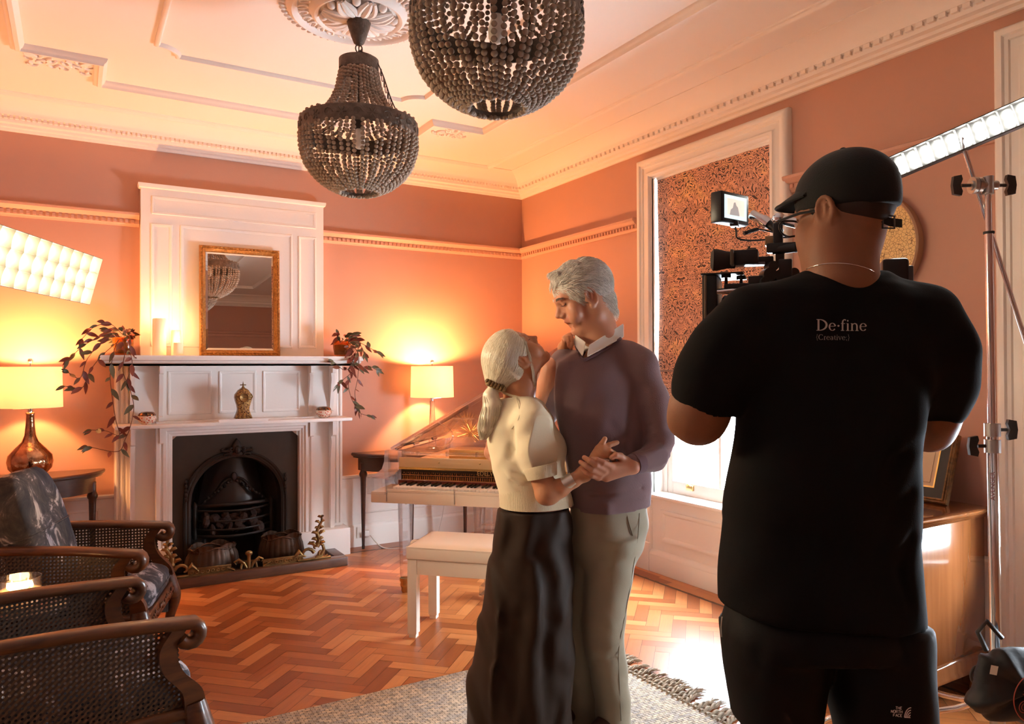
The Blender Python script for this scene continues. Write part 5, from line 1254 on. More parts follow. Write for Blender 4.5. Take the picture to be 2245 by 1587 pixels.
M_red = mat('red_print', (.32, .06, .04), .6); pc = lambda a, b_: tuple(C0+ux*a+uy*b_-vf*(.062-.9*(a*a+b_*b_)))
em = MB().tube([pc(.02+.075*cos(a), -.015+.082*sin(a)) for a in [2*PI*k/40 for k in range(40)]], .0018, 5, closed=True)
for cx, cy, r in ((-.015, -.05, .016), (.04, .0, .017)): em.tube([pc(cx+r*cos(a), cy+r*1.2*sin(a)) for a in [2*PI*k/20 for k in range(20)]], .0013, 5, closed=True); em.tube([pc(cx+r*.55*cos(a), cy+r*.7*sin(a)) for a in [2*PI*k/16 for k in range(16)]], .0011, 5, closed=True)
em.tube([pc(.004, -.07), pc(.008, -.03)], .0013, 5).tube([pc(-.03, -.012), pc(.04, -.028)], .0013, 5).tube([pc(-.03, -.003), pc(.045, -.02)], .0013, 5)
em.build('printed_emblem', M_red, t, 60, True)
MB().tube([tuple(C0+ux*q[0]+uy*q[1]-vf*.0) for q in ((-.13, .08), (-.17, .13), (-.15, .17), (-.09, .13))], .008, 6).build('strap', M_blk, t, 60, True)
MB().add([pc(-.135, .02), pc(-.115, .022), pc(-.115, .05), pc(-.135, .048)], [(0, 1, 2, 3)]).build('care_label', mat('white_label', (.6, .58, .52), .6), t, 0, True)
cb = [W(x, y, 2.5) for x, y in ((2165, 1468), (2140, 1462), (2129, 1480), (2140, 1500), (2170, 1497))]
label(MB().tube(crom([tuple(c) for c in cb], 6), .006, 7).build('black_cable', M_flex, None, 80, True), 'short loop of black cable beside the sandbag', 'cable')
# ------------------------------------------------------------------ figures: blended volumes turned into one continuous surface
f32 = np.float32
class Vox:
    def __init__(s, lo, hi, h):
        s.h = h; s.lo = np.array(lo, float); n = np.ceil((np.array(hi)-s.lo)/h).astype(int)+1
        s.ax = [(s.lo[i]+h*np.arange(n[i])).astype(f32) for i in range(3)]; s.F = np.full(tuple(n), .25, f32)
    def sub(s, lo, hi, pad):
        sl = []
        for i in range(3):
            a = int(max(0, math.floor((lo[i]-pad-s.lo[i])/s.h))); b = int(min(len(s.ax[i]), math.ceil((hi[i]+pad-s.lo[i])/s.h)+1)); sl.append(slice(a, max(a, b)))
        return tuple(sl)
    def pts(s, sl):
        return s.ax[0][sl[0]][:, None, None], s.ax[1][sl[1]][None, :, None], s.ax[2][sl[2]][None, None, :]
    def put(s, sl, d, k, op='add'):
        F = s.F[sl]
        if F.size == 0: return
        if op == 'add':
            r = np.minimum(F, d)
            if k: r = r-np.maximum(k-np.abs(F-d), 0)**2/(4*k)
        else:
            d = -d; r = np.maximum(F, d)
            if k: r = r+np.maximum(k-np.abs(F-d), 0)**2/(4*k)
        s.F[sl] = r
    @staticmethod
    def seg(P, a, b):
        x, y, z = P; ab = b-a; L = max(float(ab @ ab), 1e-12)
        t = np.clip(((x-a[0])*ab[0]+(y-a[1])*ab[1]+(z-a[2])*ab[2])/L, 0, 1).astype(f32)
        return t, np.sqrt((x-a[0]-t*ab[0])**2+(y-a[1]-t*ab[1])**2+(z-a[2]-t*ab[2])**2)
    def cone(s, a, b, r1, r2, k=.01, op='add'):
        a, b = np.array(a, float), np.array(b, float); R = max(r1, r2)
        sl = s.sub(np.minimum(a, b), np.maximum(a, b), R+k+.03); P = s.pts(sl); t, d = s.seg(P, a, b); s.put(sl, d-(r1+(r2-r1)*t), k, op); return s
    def chain(s, pts, rs, k=.01, op='add', k0=None):
        rs = rs if isinstance(rs, (list, tuple)) else [rs]*len(pts)
        for i in range(len(pts)-1): s.cone(pts[i], pts[i+1], rs[i], rs[i+1], (k0 if (i == 0 and k0 is not None) else k), op)
        return s
    def ell(s, c, r, M=None, k=.01, op='add'):
        """ellipsoid: centre, radii, 3x3 matrix of axes as columns"""
        c = np.array(c, float); r = np.array(r, float); A = np.eye(3) if M is None else np.array(M, float); R = float(r.max())
        sl = s.sub(c, c, R+k+.03); x, y, z = s.pts(sl); x, y, z = x-c[0], y-c[1], z-c[2]
        q = [(x*A[0, i]+y*A[1, i]+z*A[2, i]) for i in range(3)]
        k0 = np.sqrt(sum((q[i]/r[i])**2 for i in range(3))); k1 = np.sqrt(sum((q[i]/r[i]**2)**2 for i in range(3)))
        s.put(sl, k0*(k0-1)/np.maximum(k1, 1e-6), k, op); return s
    def loft(s, st, k=.01, p=2.0, op='add', cap=True):
        """stations along a curved axis: (centre, half width, half depth, width direction)"""
        C = np.array([np.array(q[0], float) for q in st]); A = [q[1] for q in st]; B = [q[2] for q in st]; Wd = [np.array(q[3], float) for q in st]
        R = max(A+B); sl = s.sub(C.min(0), C.max(0), R+k+.03); P = s.pts(sl)
        axd = C[-1]-C[0]; axd /= np.linalg.norm(axd); x, y, z = P
        hs = (C-C[0]) @ axd; hf = []; tab = []
        for i in range(len(st)-1):                                   # smooth interpolation between the stations
            i0, i3 = max(i-1, 0), min(i+2, len(st)-1)
            for t in np.linspace(0, 1, 7)[:(7 if i == len(st)-2 else 6)]:
                g = lambda v0, v1, v2, v3: v1+.5*t*((v2-v0)+t*((2*v0-5*v1+4*v2-v3)+t*(3*v1-v0-3*v2+v3)))
                hf.append(hs[i]+(hs[i+1]-hs[i])*t); tab.append(np.concatenate([g(C[i0], C[i], C[i+1], C[i3]), [g(A[i0], A[i], A[i+1], A[i3]), g(B[i0], B[i], B[i+1], B[i3])]]))
        tab = np.array(tab); h = (x-C[0][0])*axd[0]+(y-C[0][1])*axd[1]+(z-C[0][2])*axd[2]; hc = np.clip(h, hf[0], hf[-1])
        ip = [np.interp(hc, hf, tab[:, q]).astype(f32) for q in range(5)]; aa, bb = np.maximum(ip[3], .003), np.maximum(ip[4], .003)
        w = Wd[0]-axd*(Wd[0] @ axd); w /= np.linalg.norm(w); n = np.cross(axd, w); px, py, pz = x-ip[0], y-ip[1], z-ip[2]
        u = px*w[0]+py*w[1]+pz*w[2]; v = px*n[0]+py*n[1]+pz*n[2]
        q = (np.abs(u/aa)**p+np.abs(v/bb)**p)**(1/p); rr = np.sqrt(u*u+v*v); d = np.where(q > 1e-4, rr*(1-1/np.maximum(q, 1e-4)), -np.minimum(aa, bb)); d = np.maximum(d, -np.minimum(aa, bb))
        o = np.abs(h-hc); best = np.where(o > 1e-5, np.where(d > 0, np.sqrt(d*d+o*o), np.maximum(d, o)), d)
        s.put(sl, best.astype(f32), k, op); return s
    def crease(s, pts, w, amp):
        """a fold: amp > 0 presses a groove, amp < 0 raises a ridge along a line of points"""
        pts = [np.array(p, float) for p in pts]; lo = np.min(pts, 0); hi = np.max(pts, 0); sl = s.sub(lo, hi, 3*w); P = s.pts(sl); m = None
        for i in range(len(pts)-1):
            t, d = s.seg(P, pts[i], pts[i+1]); m = d if m is None else np.minimum(m, d)
        if m is not None and m.size: s.F[sl] += (amp*np.exp(-(m/w)**2)).astype(f32)
        return s
    def noise(s, dirs):
        """soft waves over the cloth: (direction, wavelength, amplitude, phase)"""
        x, y, z = s.pts((slice(None),)*3)
        for d, wl, am, ph in dirs: s.F += (am*np.sin((x*d[0]+y*d[1]+z*d[2])*(2*PI/wl)+ph+1.3*np.sin((x*d[1]-y*d[2]+z*d[0])*(2*PI/(wl*2.3))+ph))).astype(f32)
        return s
    def cut(s, point, nrm, k=.004):
        """keep the side the normal points away from"""
        p = np.array(point, float); n = np.array(nrm, float); n /= np.linalg.norm(n); x, y, z = s.pts((slice(None),)*3)
        d = (x-p[0])*n[0]+(y-p[1])*n[1]+(z-p[2])*n[2]; s.put((slice(None),)*3, -d, k, 'sub'); return s
    def mesh(s, smooth=1):
        F = s.F.copy(); F[0], F[-1], F[:, 0], F[:, -1], F[:, :, 0], F[:, :, -1] = .1, .1, .1, .1, .1, .1
        S = F < 0; nx, ny, nz = F.shape
        c = [S[i:nx-1+i, j:ny-1+j, k:nz-1+k] for i in (0, 1) for j in (0, 1) for k in (0, 1)]; tot = sum(q.astype(np.int8) for q in c); act = (tot > 0) & (tot < 8)
        idx = np.argwhere(act); vid = np.full(act.shape, -1, np.int32); vid[act] = np.arange(len(idx))
        acc = np.zeros((len(idx), 3)); cnt = np.zeros(len(idx)); I, J, K = idx.T
        for a in range(3):
            for o in ((0, 0), (0, 1), (1, 0), (1, 1)):
                o0 = list(o); o0.insert(a, 0); o1 = list(o); o1.insert(a, 1)
                f0 = F[I+o0[0], J+o0[1], K+o0[2]]; f1 = F[I+o1[0], J+o1[1], K+o1[2]]; m = (f0 < 0) != (f1 < 0); t = f0[m]/(f0[m]-f1[m])
                p = np.array(o0, float)[None].repeat(m.sum(), 0); p[:, a] = t; acc[m] += p; cnt[m] += 1
        V = (idx+acc/cnt[:, None])*s.h+s.lo; Q = []
        for a in range(3):
            sl0 = [slice(1, -1)]*3; sl0[a] = slice(0, -1); sl1 = list(sl0); sl1[a] = slice(1, None)
            s0, s1 = S[tuple(sl0)], S[tuple(sl1)]
            for flip, m in ((False, s0 & ~s1), (True, ~s0 & s1)):
                e = np.argwhere(m); 
                if len(e) == 0: continue
                b, cc = [(1, 2), (2, 0), (0, 1)][a]; off = np.ones(3, int); off[a] = 0; e = e+off; q = []
                for db, dc in ((-1, -1), (0, -1), (0, 0), (-1, 0)):
                    t = e.copy(); t[:, b] += db; t[:, cc] += dc; q.append(vid[t[:, 0], t[:, 1], t[:, 2]])
                q = np.stack(q, 1); Q.append(q[:, ::-1] if flip else q)
        Q = np.concatenate(Q)
        for _ in range(smooth):
            A = np.zeros_like(V); n = np.zeros(len(V))
            for i in range(4):
                for j in (1, 3): np.add.at(A, Q[:, i], V[Q[:, (i+j) % 4]]); np.add.at(n, Q[:, i], 1)
            V = V*.4+.6*A/n[:, None]
        return V, Q
def vbox(D, x0, y0, x1, y1, d0, d1, h, floor=False):
    P = np.array([W(x, y, D+d) for x in (x0, x1) for y in (y0, y1) for d in (d0, d1)]); lo, hi = P.min(0)-.03, P.max(0)+.03
    if floor: lo[2] = -.03
    return Vox(lo, hi, h)
def vmesh(name, V, Q, m, parent, mats=None, region=None, uv=None):
    mi = None
    if region is not None: C = V[Q].mean(1); mi = region(C)
    o = mesh_obj(name, V, [tuple(int(i) for i in q) for q in Q], m, parent, 180, world=True, mats=mats, mi=mi); return o
def join(parts):
    V = []; Q = []; n = 0
    for v, q in parts: V.append(v); Q.append(q+n); n += len(v)
    return np.concatenate(V), np.concatenate(Q)
vR, vU, vA = (np.array(CR[i]) for i in range(3))                      # directions seen from the camera: right, up, away
zU = np.array([0, 0, 1.0])
def frame(heading, pitch, roll=0):
    """columns: the person's right, forward, up"""
    h = np.array(heading, float); h[2] = 0; h /= np.linalg.norm(h); f = h*cos(pitch)+zU*sin(pitch); u = zU*cos(pitch)-h*sin(pitch); r = np.cross(f, u)
    c, s = cos(roll), sin(roll); return np.stack([r*c+u*s, f, u*c-r*s], 1)
def head_sdf(o, M, h, s=1.0, male=True, smile=.5, neck=None, open_mouth=.0, ear=(0, 1.0)):
    o = np.array(o); T = lambda x, y, z: o+M @ (np.array([x, y, z])*s)
    v = Vox(o-.19, o+.19, h); rot = M
    E = lambda c, r, k=.012, op='add', R=None: v.ell(T(*c), np.array(r)*s, rot if R is None else rot @ R, k*s, op)
    C = lambda a, b, r1, r2, k=.01, op='add': v.cone(T(*a), T(*b), r1*s, r2*s, k*s, op)
    E((0, -.008, .047), (.076, .098, .083)); E((0, .04, .043), (.063, .053, .056), .02); E((0, .04, -.022), (.057, .052, .07), .02)
    for q in (-1, 1):
        C((q*.052, .0, -.052), (q*.02, .066, -.086), .02, .018, .028); C((q*.06, -.005, -.01), (q*.053, .0, -.055), .018, .018, .025)
        E((q*.044, .06, -.008), (.024, .024, .02), .018); E((q*.036, .066, -.038), (.022, .022+.004*smile, .024), .02)
        E((q*.032, .099, .021), (.017, .013, .011), .012, 'sub'); E((q*.031, .0785, .02), (.0142, .0135, .0125), .003)
        E((q*.0125, .1, -.0165), (.0085, .0105, .0075), .004)
    C((-.03, .088, .037), (-.006, .093, .036), .009, .009, .012); C((.03, .088, .037), (.006, .093, .036), .009, .009, .012)
    C((0, .09, .03), (0, .1105, -.006), .0075, .0095, .012); E((0, .112, -.0105), (.011, .0125, .0095), .006)
    C((0, .076, .03), (0, .084, -.018), .014, .019, .014)
    E((0, .078, -.046), (.032, .022, .028), .014); C((0, .078, -.087), (0, .076, -.092), .0185, .0175, .016)
    w = .022+.012*smile; cz = .017*smile; cy = .083-.014*smile; om = open_mouth
    for q in (-1, 1):
        m0, m1 = (q*w*.6, (.0985+cy)/2+.0035, -.0425+cz*.35), (q*w*.6, (.094+cy)/2+.003, -.052-.006*om+cz*.3)
        C((0, .0985, -.039), m0, .0055, .0048, .003); C(m0, (q*w, cy, -.046+cz), .0048, .0034, .003)
        C((0, .0945-.003*om, -.0535-.009*om), m1, .0062, .0052, .003); C(m1, (q*w, cy, -.046+cz), .0052, .0034, .003)
        v.crease([T(q*.026, .092, -.016), T(q*(.036+.006*smile), .082, -.032), T(q*(.041+.006*smile), .072, -.048), T(q*(.041+.006*smile), .064, -.062)], .0055*s, .0032*s)
        E((q*(.046+.004*smile), .064, -.024), (.02, .018, .02), .012)
        C((q*(.012), .0885, .0195), (q*.046, .0815, .0185), .0018, .0014, .002, 'sub')
    if om > .5:
        E((0, .088, -.048-.004*om), (w*.92, .020, .0045+.004*om), .003, 'sub'); E((0, .080, -.0445), (w*.75, .0165, .0045), .002)
        for q in (-1, 1): C((q*w*.5, (.098+cy)/2, -.047), (q*w*.9, cy+.004, -.0462+cz*.85), .0035, .002, .003, 'sub')
    else:
        for q in (-1, 1): C((0, .101, -.0465), (q*w*.92, cy+.003, -.0468+cz*.9), .0022+.0045*om, .0014, .0015, 'sub')
    C((-.012, .09, -.068), (.012, .09, -.068), .006, .006, .008, 'sub')
    ey, es = ear; EP = lambda x, y, z: (x, -.008+ey+(y+.008)*es, .004+(z-.004)*es)
    for q in (-1, 1):                                                # ears
        Re = np.array(Matrix.Rotation(q*-.32, 3, 'Z') @ Matrix.Rotation(-.22, 3, 'X'))
        E(EP(q*.079, -.008, .004), (.0085, .019*es, .032*es), .004, 'add', Re); E(EP(q*.0875, -.005, .006), (.0065, .011*es, .021*es), .004, 'sub', Re)
        pts = [T(*EP(q*.083, -.010+.018*cos(a), .006+.029*sin(a))) for a in np.linspace(.6, 4.4, 10)]; v.chain(pts, .0042*s*es, .003)
        E(EP(q*.080, -.003, -.026), (.006, .009*es, .009*es), .005); C(EP(q*.082, -.010, -.006), EP(q*.084, -.014, .018), .003, .0035, .004); E(EP(q*.079, .010, .0), (.005, .005, .007), .004)
    if neck is not None: v.chain([np.array(T(0, -.018, -.03))]+[np.array(n[0]) for n in neck], [.056*s]+[n[1] for n in neck], .045)
    return v, T
def skin(name, c, c2, rough=.45):
    m = mat(name, c, rough, spec=.35, bump=(260, .06, 3), var=(9, tuple(c2), .22), sss=.12); return m
def fabric(name, c, rough=.85, sheen=.25, knit=None, var=None):
    m = mat(name, c, rough, sheen=sheen, var=var, spec=.2)
    if knit:
        nt = m.node_tree; b = bsdf(m); w = nd(nt, 'TexNoise', i_Scale=knit[0], i_Detail=2.0); nt.links.new(coords(nt, 'Object', knit[2] if len(knit) > 2 else (1, 1, 1)), w.inputs[0])
        bp = nd(nt, 'Bump', i_Strength=knit[1], i_Distance=.004); nt.links.new(w.outputs[0], bp.inputs['Height']); nt.links.new(bp.outputs[0], b.inputs['Normal'])
    return m
def hairmat(name, c1, c2, rough=.35, scale=(160, 160, 4)):
    m = mat(name, c1, rough, spec=.4); nt = m.node_tree; g = nd(nt, 'NewGeometry'); n = nd(nt, 'TexNoise', i_Scale=1.0, i_Detail=3.0); nt.links.new(coords(nt, 'Object', scale), n.inputs[0])
    a = nd(nt, 'Math', operation='ADD'); nt.links.new(g.outputs['Random Per Island'], a.inputs[0]); nt.links.new(n.outputs[0], a.inputs[1])
    nt.links.new(ramp(nt, a.outputs[0], [(.4, c1), (.75, tuple((p+q)/2 for p, q in zip(c1, c2))), (1.0, c2)]), bsdf(m).inputs['Base Color']); return m
def person(text, loc):
    t = thing('person', text, 'person', tuple(loc)); return t
# ------------------------------------------------------------------ the dancing couple
from mathutils.bvhtree import BVHTree
def bvh_of(V, Q): return BVHTree.FromPolygons([tuple(v) for v in V], [tuple(int(i) for i in q) for q in Q])
DM, DW = 2.80, 2.72                                                  # distances of the man and the woman along the view axis
def mp(x, y, d=0.0): return np.array(W(x, y, DM+d))
def wp(x, y, d=0.0): return np.array(W(x, y, DW+d))
man = person('tall grey-haired man in a mauve V-neck sweater smiling down at his partner', (mp(1330, 1600)[0], mp(1330, 1600)[1], .013))
S_man = skin('warm_fair_skin', (.56, .285, .18), (.50, .215, .13)); S_lip = mat('lip', (.47, .18, .12), .4); S_dark = mat('dark_lash', (.05, .03, .025), .6); S_teeth = mat('teeth', (.75, .68, .58), .25); S_hole = mat('mouth_dark', (.08, .02, .015), .6)
# -- head
hm = frame(-vR*.985-vA*.17, rad(-27), rad(2)); ho = mp(1283, 655); HS = 1.09
hv, T = head_sdf(ho, hm, .0026, HS, True, 1.0, [(mp(1316, 730, .01), .056), (mp(1322, 790, .02), .066)], 1.4, (.012, .98))
hv.chain([mp(1330, 690), mp(1300, 745, -.02)], [.02, .012], .02)
inv = hm.T
def face_region(s=HS, o=ho, M=hm):
    def f(C):
        L = ((C-o) @ M)/s; mi = np.zeros(len(C), int); x, y, z = np.abs(L[:, 0]), L[:, 1], L[:, 2]
        w = .034; cz = .017*(x/.034); yy = .0985-.030*(x/.034)**1.5
        mi[(x < w) & (z < -.0372+cz) & (z > -.066-.004*(s > 1)+cz*1.5) & (y > yy-.0065) & (y > .062)] = 1
        zz = z-cz*.6
        mi[(x < .028) & (zz < -.0385) & (zz > -.0505) & (y < yy-.0035-.001) & (y > .055)] = 3
        mi[(x < .033) & (zz <= -.0505) & (zz > -.062) & (y < yy-.0065) & (y > .055)] = 4
        return mi
    return f
hV, hQ = hv.mesh(1)
# -- left hand (palm up, fingers to the left) and forearm
def hand(h, palm, fingers, wrist, thumb=None, k=.006, extra=None, rp=.016):
    P = [p for q in palm for p in q[:2]]+[p for f in fingers for p in f[0]]+[np.array(p) for p in wrist[0]]; P = np.array(P); v = Vox(P.min(0)-.045, P.max(0)+.045, h)
    for a, b, r1, r2 in palm: v.cone(a, b, r1, r2, .014)
    for pts, rs in fingers: v.chain(pts, rs, .003, k0=.010)
    v.chain(wrist[0], wrist[1], .012, k0=.02)
    return v.mesh(1)
m = mp
LHw = m(1386, 1021, -.175)
lf = [([m(1338, 1022, -.222), m(1322, 1014, -.240), m(1308, 1008, -.244), m(1298, 1006, -.238)], [.0112, .0104, .0096, .0082]),
      ([m(1325, 1031, -.226), m(1307, 1020, -.246), m(1293, 1010, -.250), m(1281, 1003, -.243)], [.0114, .0106, .0097, .0084]),
      ([m(1316, 1039, -.226), m(1298, 1030, -.246), m(1284, 1021, -.250), m(1273, 1013, -.243)], [.011, .0102, .0094, .0081]),
      ([m(1310, 1047, -.220), m(1297, 1043, -.236), m(1286, 1037, -.238), m(1277, 1030, -.233)], [.010, .009, .0083, .0072]),
      ([m(1370, 1009, -.18), m(1360, 1000, -.20), m(1350, 998, -.212), m(1341, 1003, -.216)], [.0145, .0125, .011, .009])]
lp = [(LHw, m(1338, 1024, -.215), .022, .0155), (LHw, m(1324, 1033, -.216), .023, .0155), (LHw, m(1313, 1045, -.212), .021, .0140), (m(1372, 1030, -.185), m(1330, 1048, -.205), .018, .014), (LHw, m(1366, 1010, -.18), .022, .016)]
H1 = hand(.0023, lp, lf, ([LHw, m(1400, 1015, -.155), m(1420, 1008, -.125)], [.024, .024, .024]))
# -- right hand on her back: fingers come round from her far side
R0 = wp(1078, 992, .085)
rf = [([wp(1073, 974, .045), wp(1079, 968, .012), wp(1088, 972, -.018), wp(1096, 979, -.03)], [.0108, .0102, .0094, .008]),
      ([wp(1076, 992, .045), wp(1082, 990, .008), wp(1093, 996, -.028), wp(1104, 1003, -.04)], [.0108, .0102, .0094, .008]),
      ([wp(1080, 1006, .045), wp(1085, 1006, .01), wp(1095, 1011, -.027), wp(1104, 1017, -.037)], [.0104, .0098, .0088, .0075]),
      ([wp(1085, 1018, .045), wp(1090, 1020, .014), wp(1097, 1026, -.018), wp(1103, 1031, -.03)], [.0092, .0086, .008, .0066])]
rp_ = [(R0, wp(1074, 976, .04), .02, .013), (R0, wp(1078, 994, .04), .02, .014), (R0, wp(1084, 1012, .04), .018, .013)]
H2 = hand(.0023, rp_, rf, ([R0, wp(1082, 975, .16)], [.025, .03]))
# -- body under the clothes
EL_ = mp(1445, 966, -.055)
bv = Vox(mp(1190, 700, .3)*0+np.minimum(mp(1180, 1650, -.5), mp(1500, 690, .45))-.05, np.maximum(mp(1500, 690, .45), mp(1180, 1650, .4))+.05, .012)
sh = mp(1320, 800, .03)
bv.loft([(mp(1322, 770, .02), .06, .05, vR), (mp(1320, 810, .02), .13, .07, vR), (mp(1322, 900, .02), .13, .08, vR), (mp(1330, 1020, .02), .115, .08, vR), (mp(1335, 1130, .02), .11, .08, vR)], .04)
bv.chain([mp(1320, 1140), mp(1315, 1350, -.01), mp(1340, 1560, .03)], [.08, .055, .04], .03).chain([mp(1300, 1140, .05), mp(1270, 1360, .05), mp(1275, 1560, .06)], [.08, .055, .04], .03)
bv.chain([mp(1405, 830, .0), EL_, mp(1432, 1003, -.10), mp(1400, 1014, -.155)], [.035, .028, .026, .02], .01).chain([mp(1215, 810, .06), mp(1180, 900, .14), mp(1095, 970, .16)], [.05, .04, .03], .03)
bv.cone(mp(1319, 745, .01), mp(1322, 795, .02), .054, .06, .02)
B1 = bv.mesh(1)
V, Q = join([(hV, hQ), H1, H2, B1]); body = vmesh('body', V, Q, None, man, [S_man, S_lip, S_dark, S_teeth, S_hole], face_region())
MB().sweep([(0, 0)], [], True) if False else None
# -- hair: short silver, swept back from the forehead
M_silver = hairmat('silver_hair', (.48, .44, .38), (.82, .78, .70), .45)
def short_hair(o, M, s, parent, name, m, cap, n, L, flow, seed, r0=.0014, hang=.35, thr=None, extra=()):
    rng = random.Random(seed); hb = MB(); c = np.array([0, -.008, .047]); r = np.array([.082, .104, .090])
    vv = Vox(o-.19, o+.19, .003); vv.ell(o+M @ (c*s), r*s, M, 0)
    for a_, b_, r1, r2 in extra: vv.cone(o+M @ (np.array(a_)*s), o+M @ (np.array(b_)*s), r1*s, r2*s, .02)
    for q in cap: vv.ell(o+M @ (np.array(q[0])*s), np.array(q[1])*s, M, .012, q[2] if len(q) > 2 else 'sub')
    vm = vv.mesh(2); ho_ = vmesh(name, vm[0], vm[1], m, parent)
    base = vm[0]; L0 = ((base-o) @ M)/s; ctr = c
    idx = list(range(len(base))); rng.shuffle(idx); out = MB(); cnt = 0
    for i in idx:
        p = L0[i]; nrm = (p-ctr)/r**2 if p[2] > -.01 else np.array([p[0], p[1]+.02, 0]); nrm /= np.linalg.norm(nrm)
        if thr and not thr(p): continue
        d = np.array(flow(p))+.35*np.array([rng.uniform(-1, 1), rng.uniform(-1, 1), rng.uniform(-1, 1)])*.8; d = d-nrm*(d @ nrm); d /= np.linalg.norm(d)+1e-6
        l = L*rng.uniform(.6, 1.15); pts = []
        for t in (0, .35, .7, 1):
            q = p-nrm*.002+d*(l*t)+nrm*(.007*sin(PI*t)*rng.uniform(.5, 1.3)+.004*t); qn = q-ctr; e = math.sqrt(float(((qn/r)**2).sum()))
            if e < 1.0 and p[2] > 0: q = ctr+qn/e*1.005
            q = q+np.array([0, 0, -hang*l*t*t*.25]); pts.append(o+M @ (q*s))
        out.tube(pts, [r0*1.2, r0*1.4, r0, r0*.3], 4, caps=False); cnt += 1
        if cnt >= n: break
    out.build('strands', m, ho_, 180, True)
    return ho_
mcap = [((0, .105, .0), (.12, .062, .085)), ((0, .112, .06), (.085, .05, .052)), ((0, .075, -.10), (.12, .12, .105)), ((.084, .010, .004), (.034, .034, .040)), ((-.084, .010, .004), (.034, .034, .040)), ((0, -.03, -.135), (.11, .12, .06))]
short_hair(ho, hm, HS, man, 'hair', M_silver, mcap, 6500, .04, lambda p: (p[0]*1.5, .75, 0) if p[2] > .098 and p[1] > -.03 else (0, -.75, -.25 if p[2] > .06 else -.9), 5, .0008, extra=[((0, -.045, .0), (0, -.042, -.042), .052, .043)], thr=lambda p: p[1] < .07 or p[2] > .105)
# fringe swept off the brow
fb = MB(); rng = random.Random(12)
for k in range(700):
    x = rng.uniform(-.045, .045); p0 = np.array([x, .056+rng.uniform(-.03, .010)-abs(x)*.35, .120-abs(x)*.18+rng.uniform(-.010, .008)])*HS; l = rng.uniform(.02, .05); sd = rng.uniform(-.4, .7)
    pts = [ho+hm @ (p0+np.array([sd*l*t*.5, l*(.85*t-.2*t*t), .012*sin(PI*t*.8)+.004*t-.008*t*t])) for t in (0, .35, .7, 1)]; fb.tube(pts, [.0009, .0011, .0008, .0003], 4, caps=False)
hbv = BVHTree.FromPolygons([tuple(v) for v in hV], [tuple(int(i) for i in q) for q in hQ])
for q in (-1, 1):                                                    # brows
    for k in range(150):
        x = rng.uniform(.012, .048); p0 = ho+hm @ (np.array([q*x, .1-.016*(x/.046)**2, .037+.005*sin(x*60)+rng.uniform(-.0035, .0035)])*HS); r_ = hbv.find_nearest(Vector(p0)); p1 = r_[0]+Vector(hm @ np.array([q*.008, .0, .001]))+r_[1]*.002; fb.tube([r_[0], p1], [.0006, .0003], 4, caps=False)
fb.build('fringe_and_brows', M_silver, man, 180, True)
def stick(b, p, off):
    r = b.find_nearest(Vector(p)); return r[0]+r[1]*off
def lashes(o, M, s, parent, hb):
    b = MB()
    for q in (-1, 1): b.tube([stick(hb, o+M @ (np.array([q*x, .0945-.012*((x-.012)/.034)**2, .0185-.004*sin(PI*(x-.012)/.034)])*s), .0006) for x in np.linspace(.013, .046, 9)], [.0005, .0011, .0014, .0015, .0015, .0014, .0013, .001, .0005], 5)
    return b.build('eyelashes', S_dark, parent, 180, True)
lashes(ho, hm, HS, man, bvh_of(hV, hQ))
# -- sweater
M_knit = fabric('mauve_merino_knit', (.205, .132, .13), .9, .15, (260, .25), (3.0, (.17, .10, .11), .3))
sv = Vox(np.minimum(mp(1170, 1140, -.38), mp(1500, 700, .32))-.04, np.maximum(mp(1500, 700, .32), mp(1170, 1140, .3))+.04, .0052)
chestR = (vR*.80+vA*.60); chestR /= np.linalg.norm(chestR)           # the chest is turned towards her
chestR = vR*.9+vA*.43
sv.loft([(mp(1318, 760, .03), .085, .075, chestR), (mp(1316, 790, .03), .165, .105, chestR), (mp(1318, 840, .02), .19, .125, chestR), (mp(1325, 910, .02), .19, .135, chestR), (mp(1334, 1000, .02), .170, .132, chestR), (mp(1338, 1060, .02), .160, .13, chestR), (mp(1338, 1112, .02), .155, .128, chestR)], .03, 2.3)
SL = mp(1402, 800, -.01); EL = mp(1447, 968, -.055); WR = mp(1400, 1014, -.155)
sv.chain([mp(1345, 768, .02), mp(1372, 778, .01)], [.048, .055], .03)
sv.chain([mp(1375, 785, .0), SL, mp(1430, 880, -.03), EL], [.058, .064, .060, .053], .03).chain([EL, mp(1432, 1003, -.10), WR], [.052, .049, .039], .016)
sv.chain([WR, mp(1388, 1017, -.17)], [.036, .034], .004)
sv.chain([mp(1240, 795, .07), mp(1212, 840, .11), mp(1190, 905, .16), mp(1130, 955, .18), mp(1090, 968, .165)], [.06, .06, .055, .047, .04], .03)
sv.chain([mp(1258, 1112, .02), mp(1330, 1117, -.11), mp(1410, 1108, .0)], [.012, .016, .016], .02)
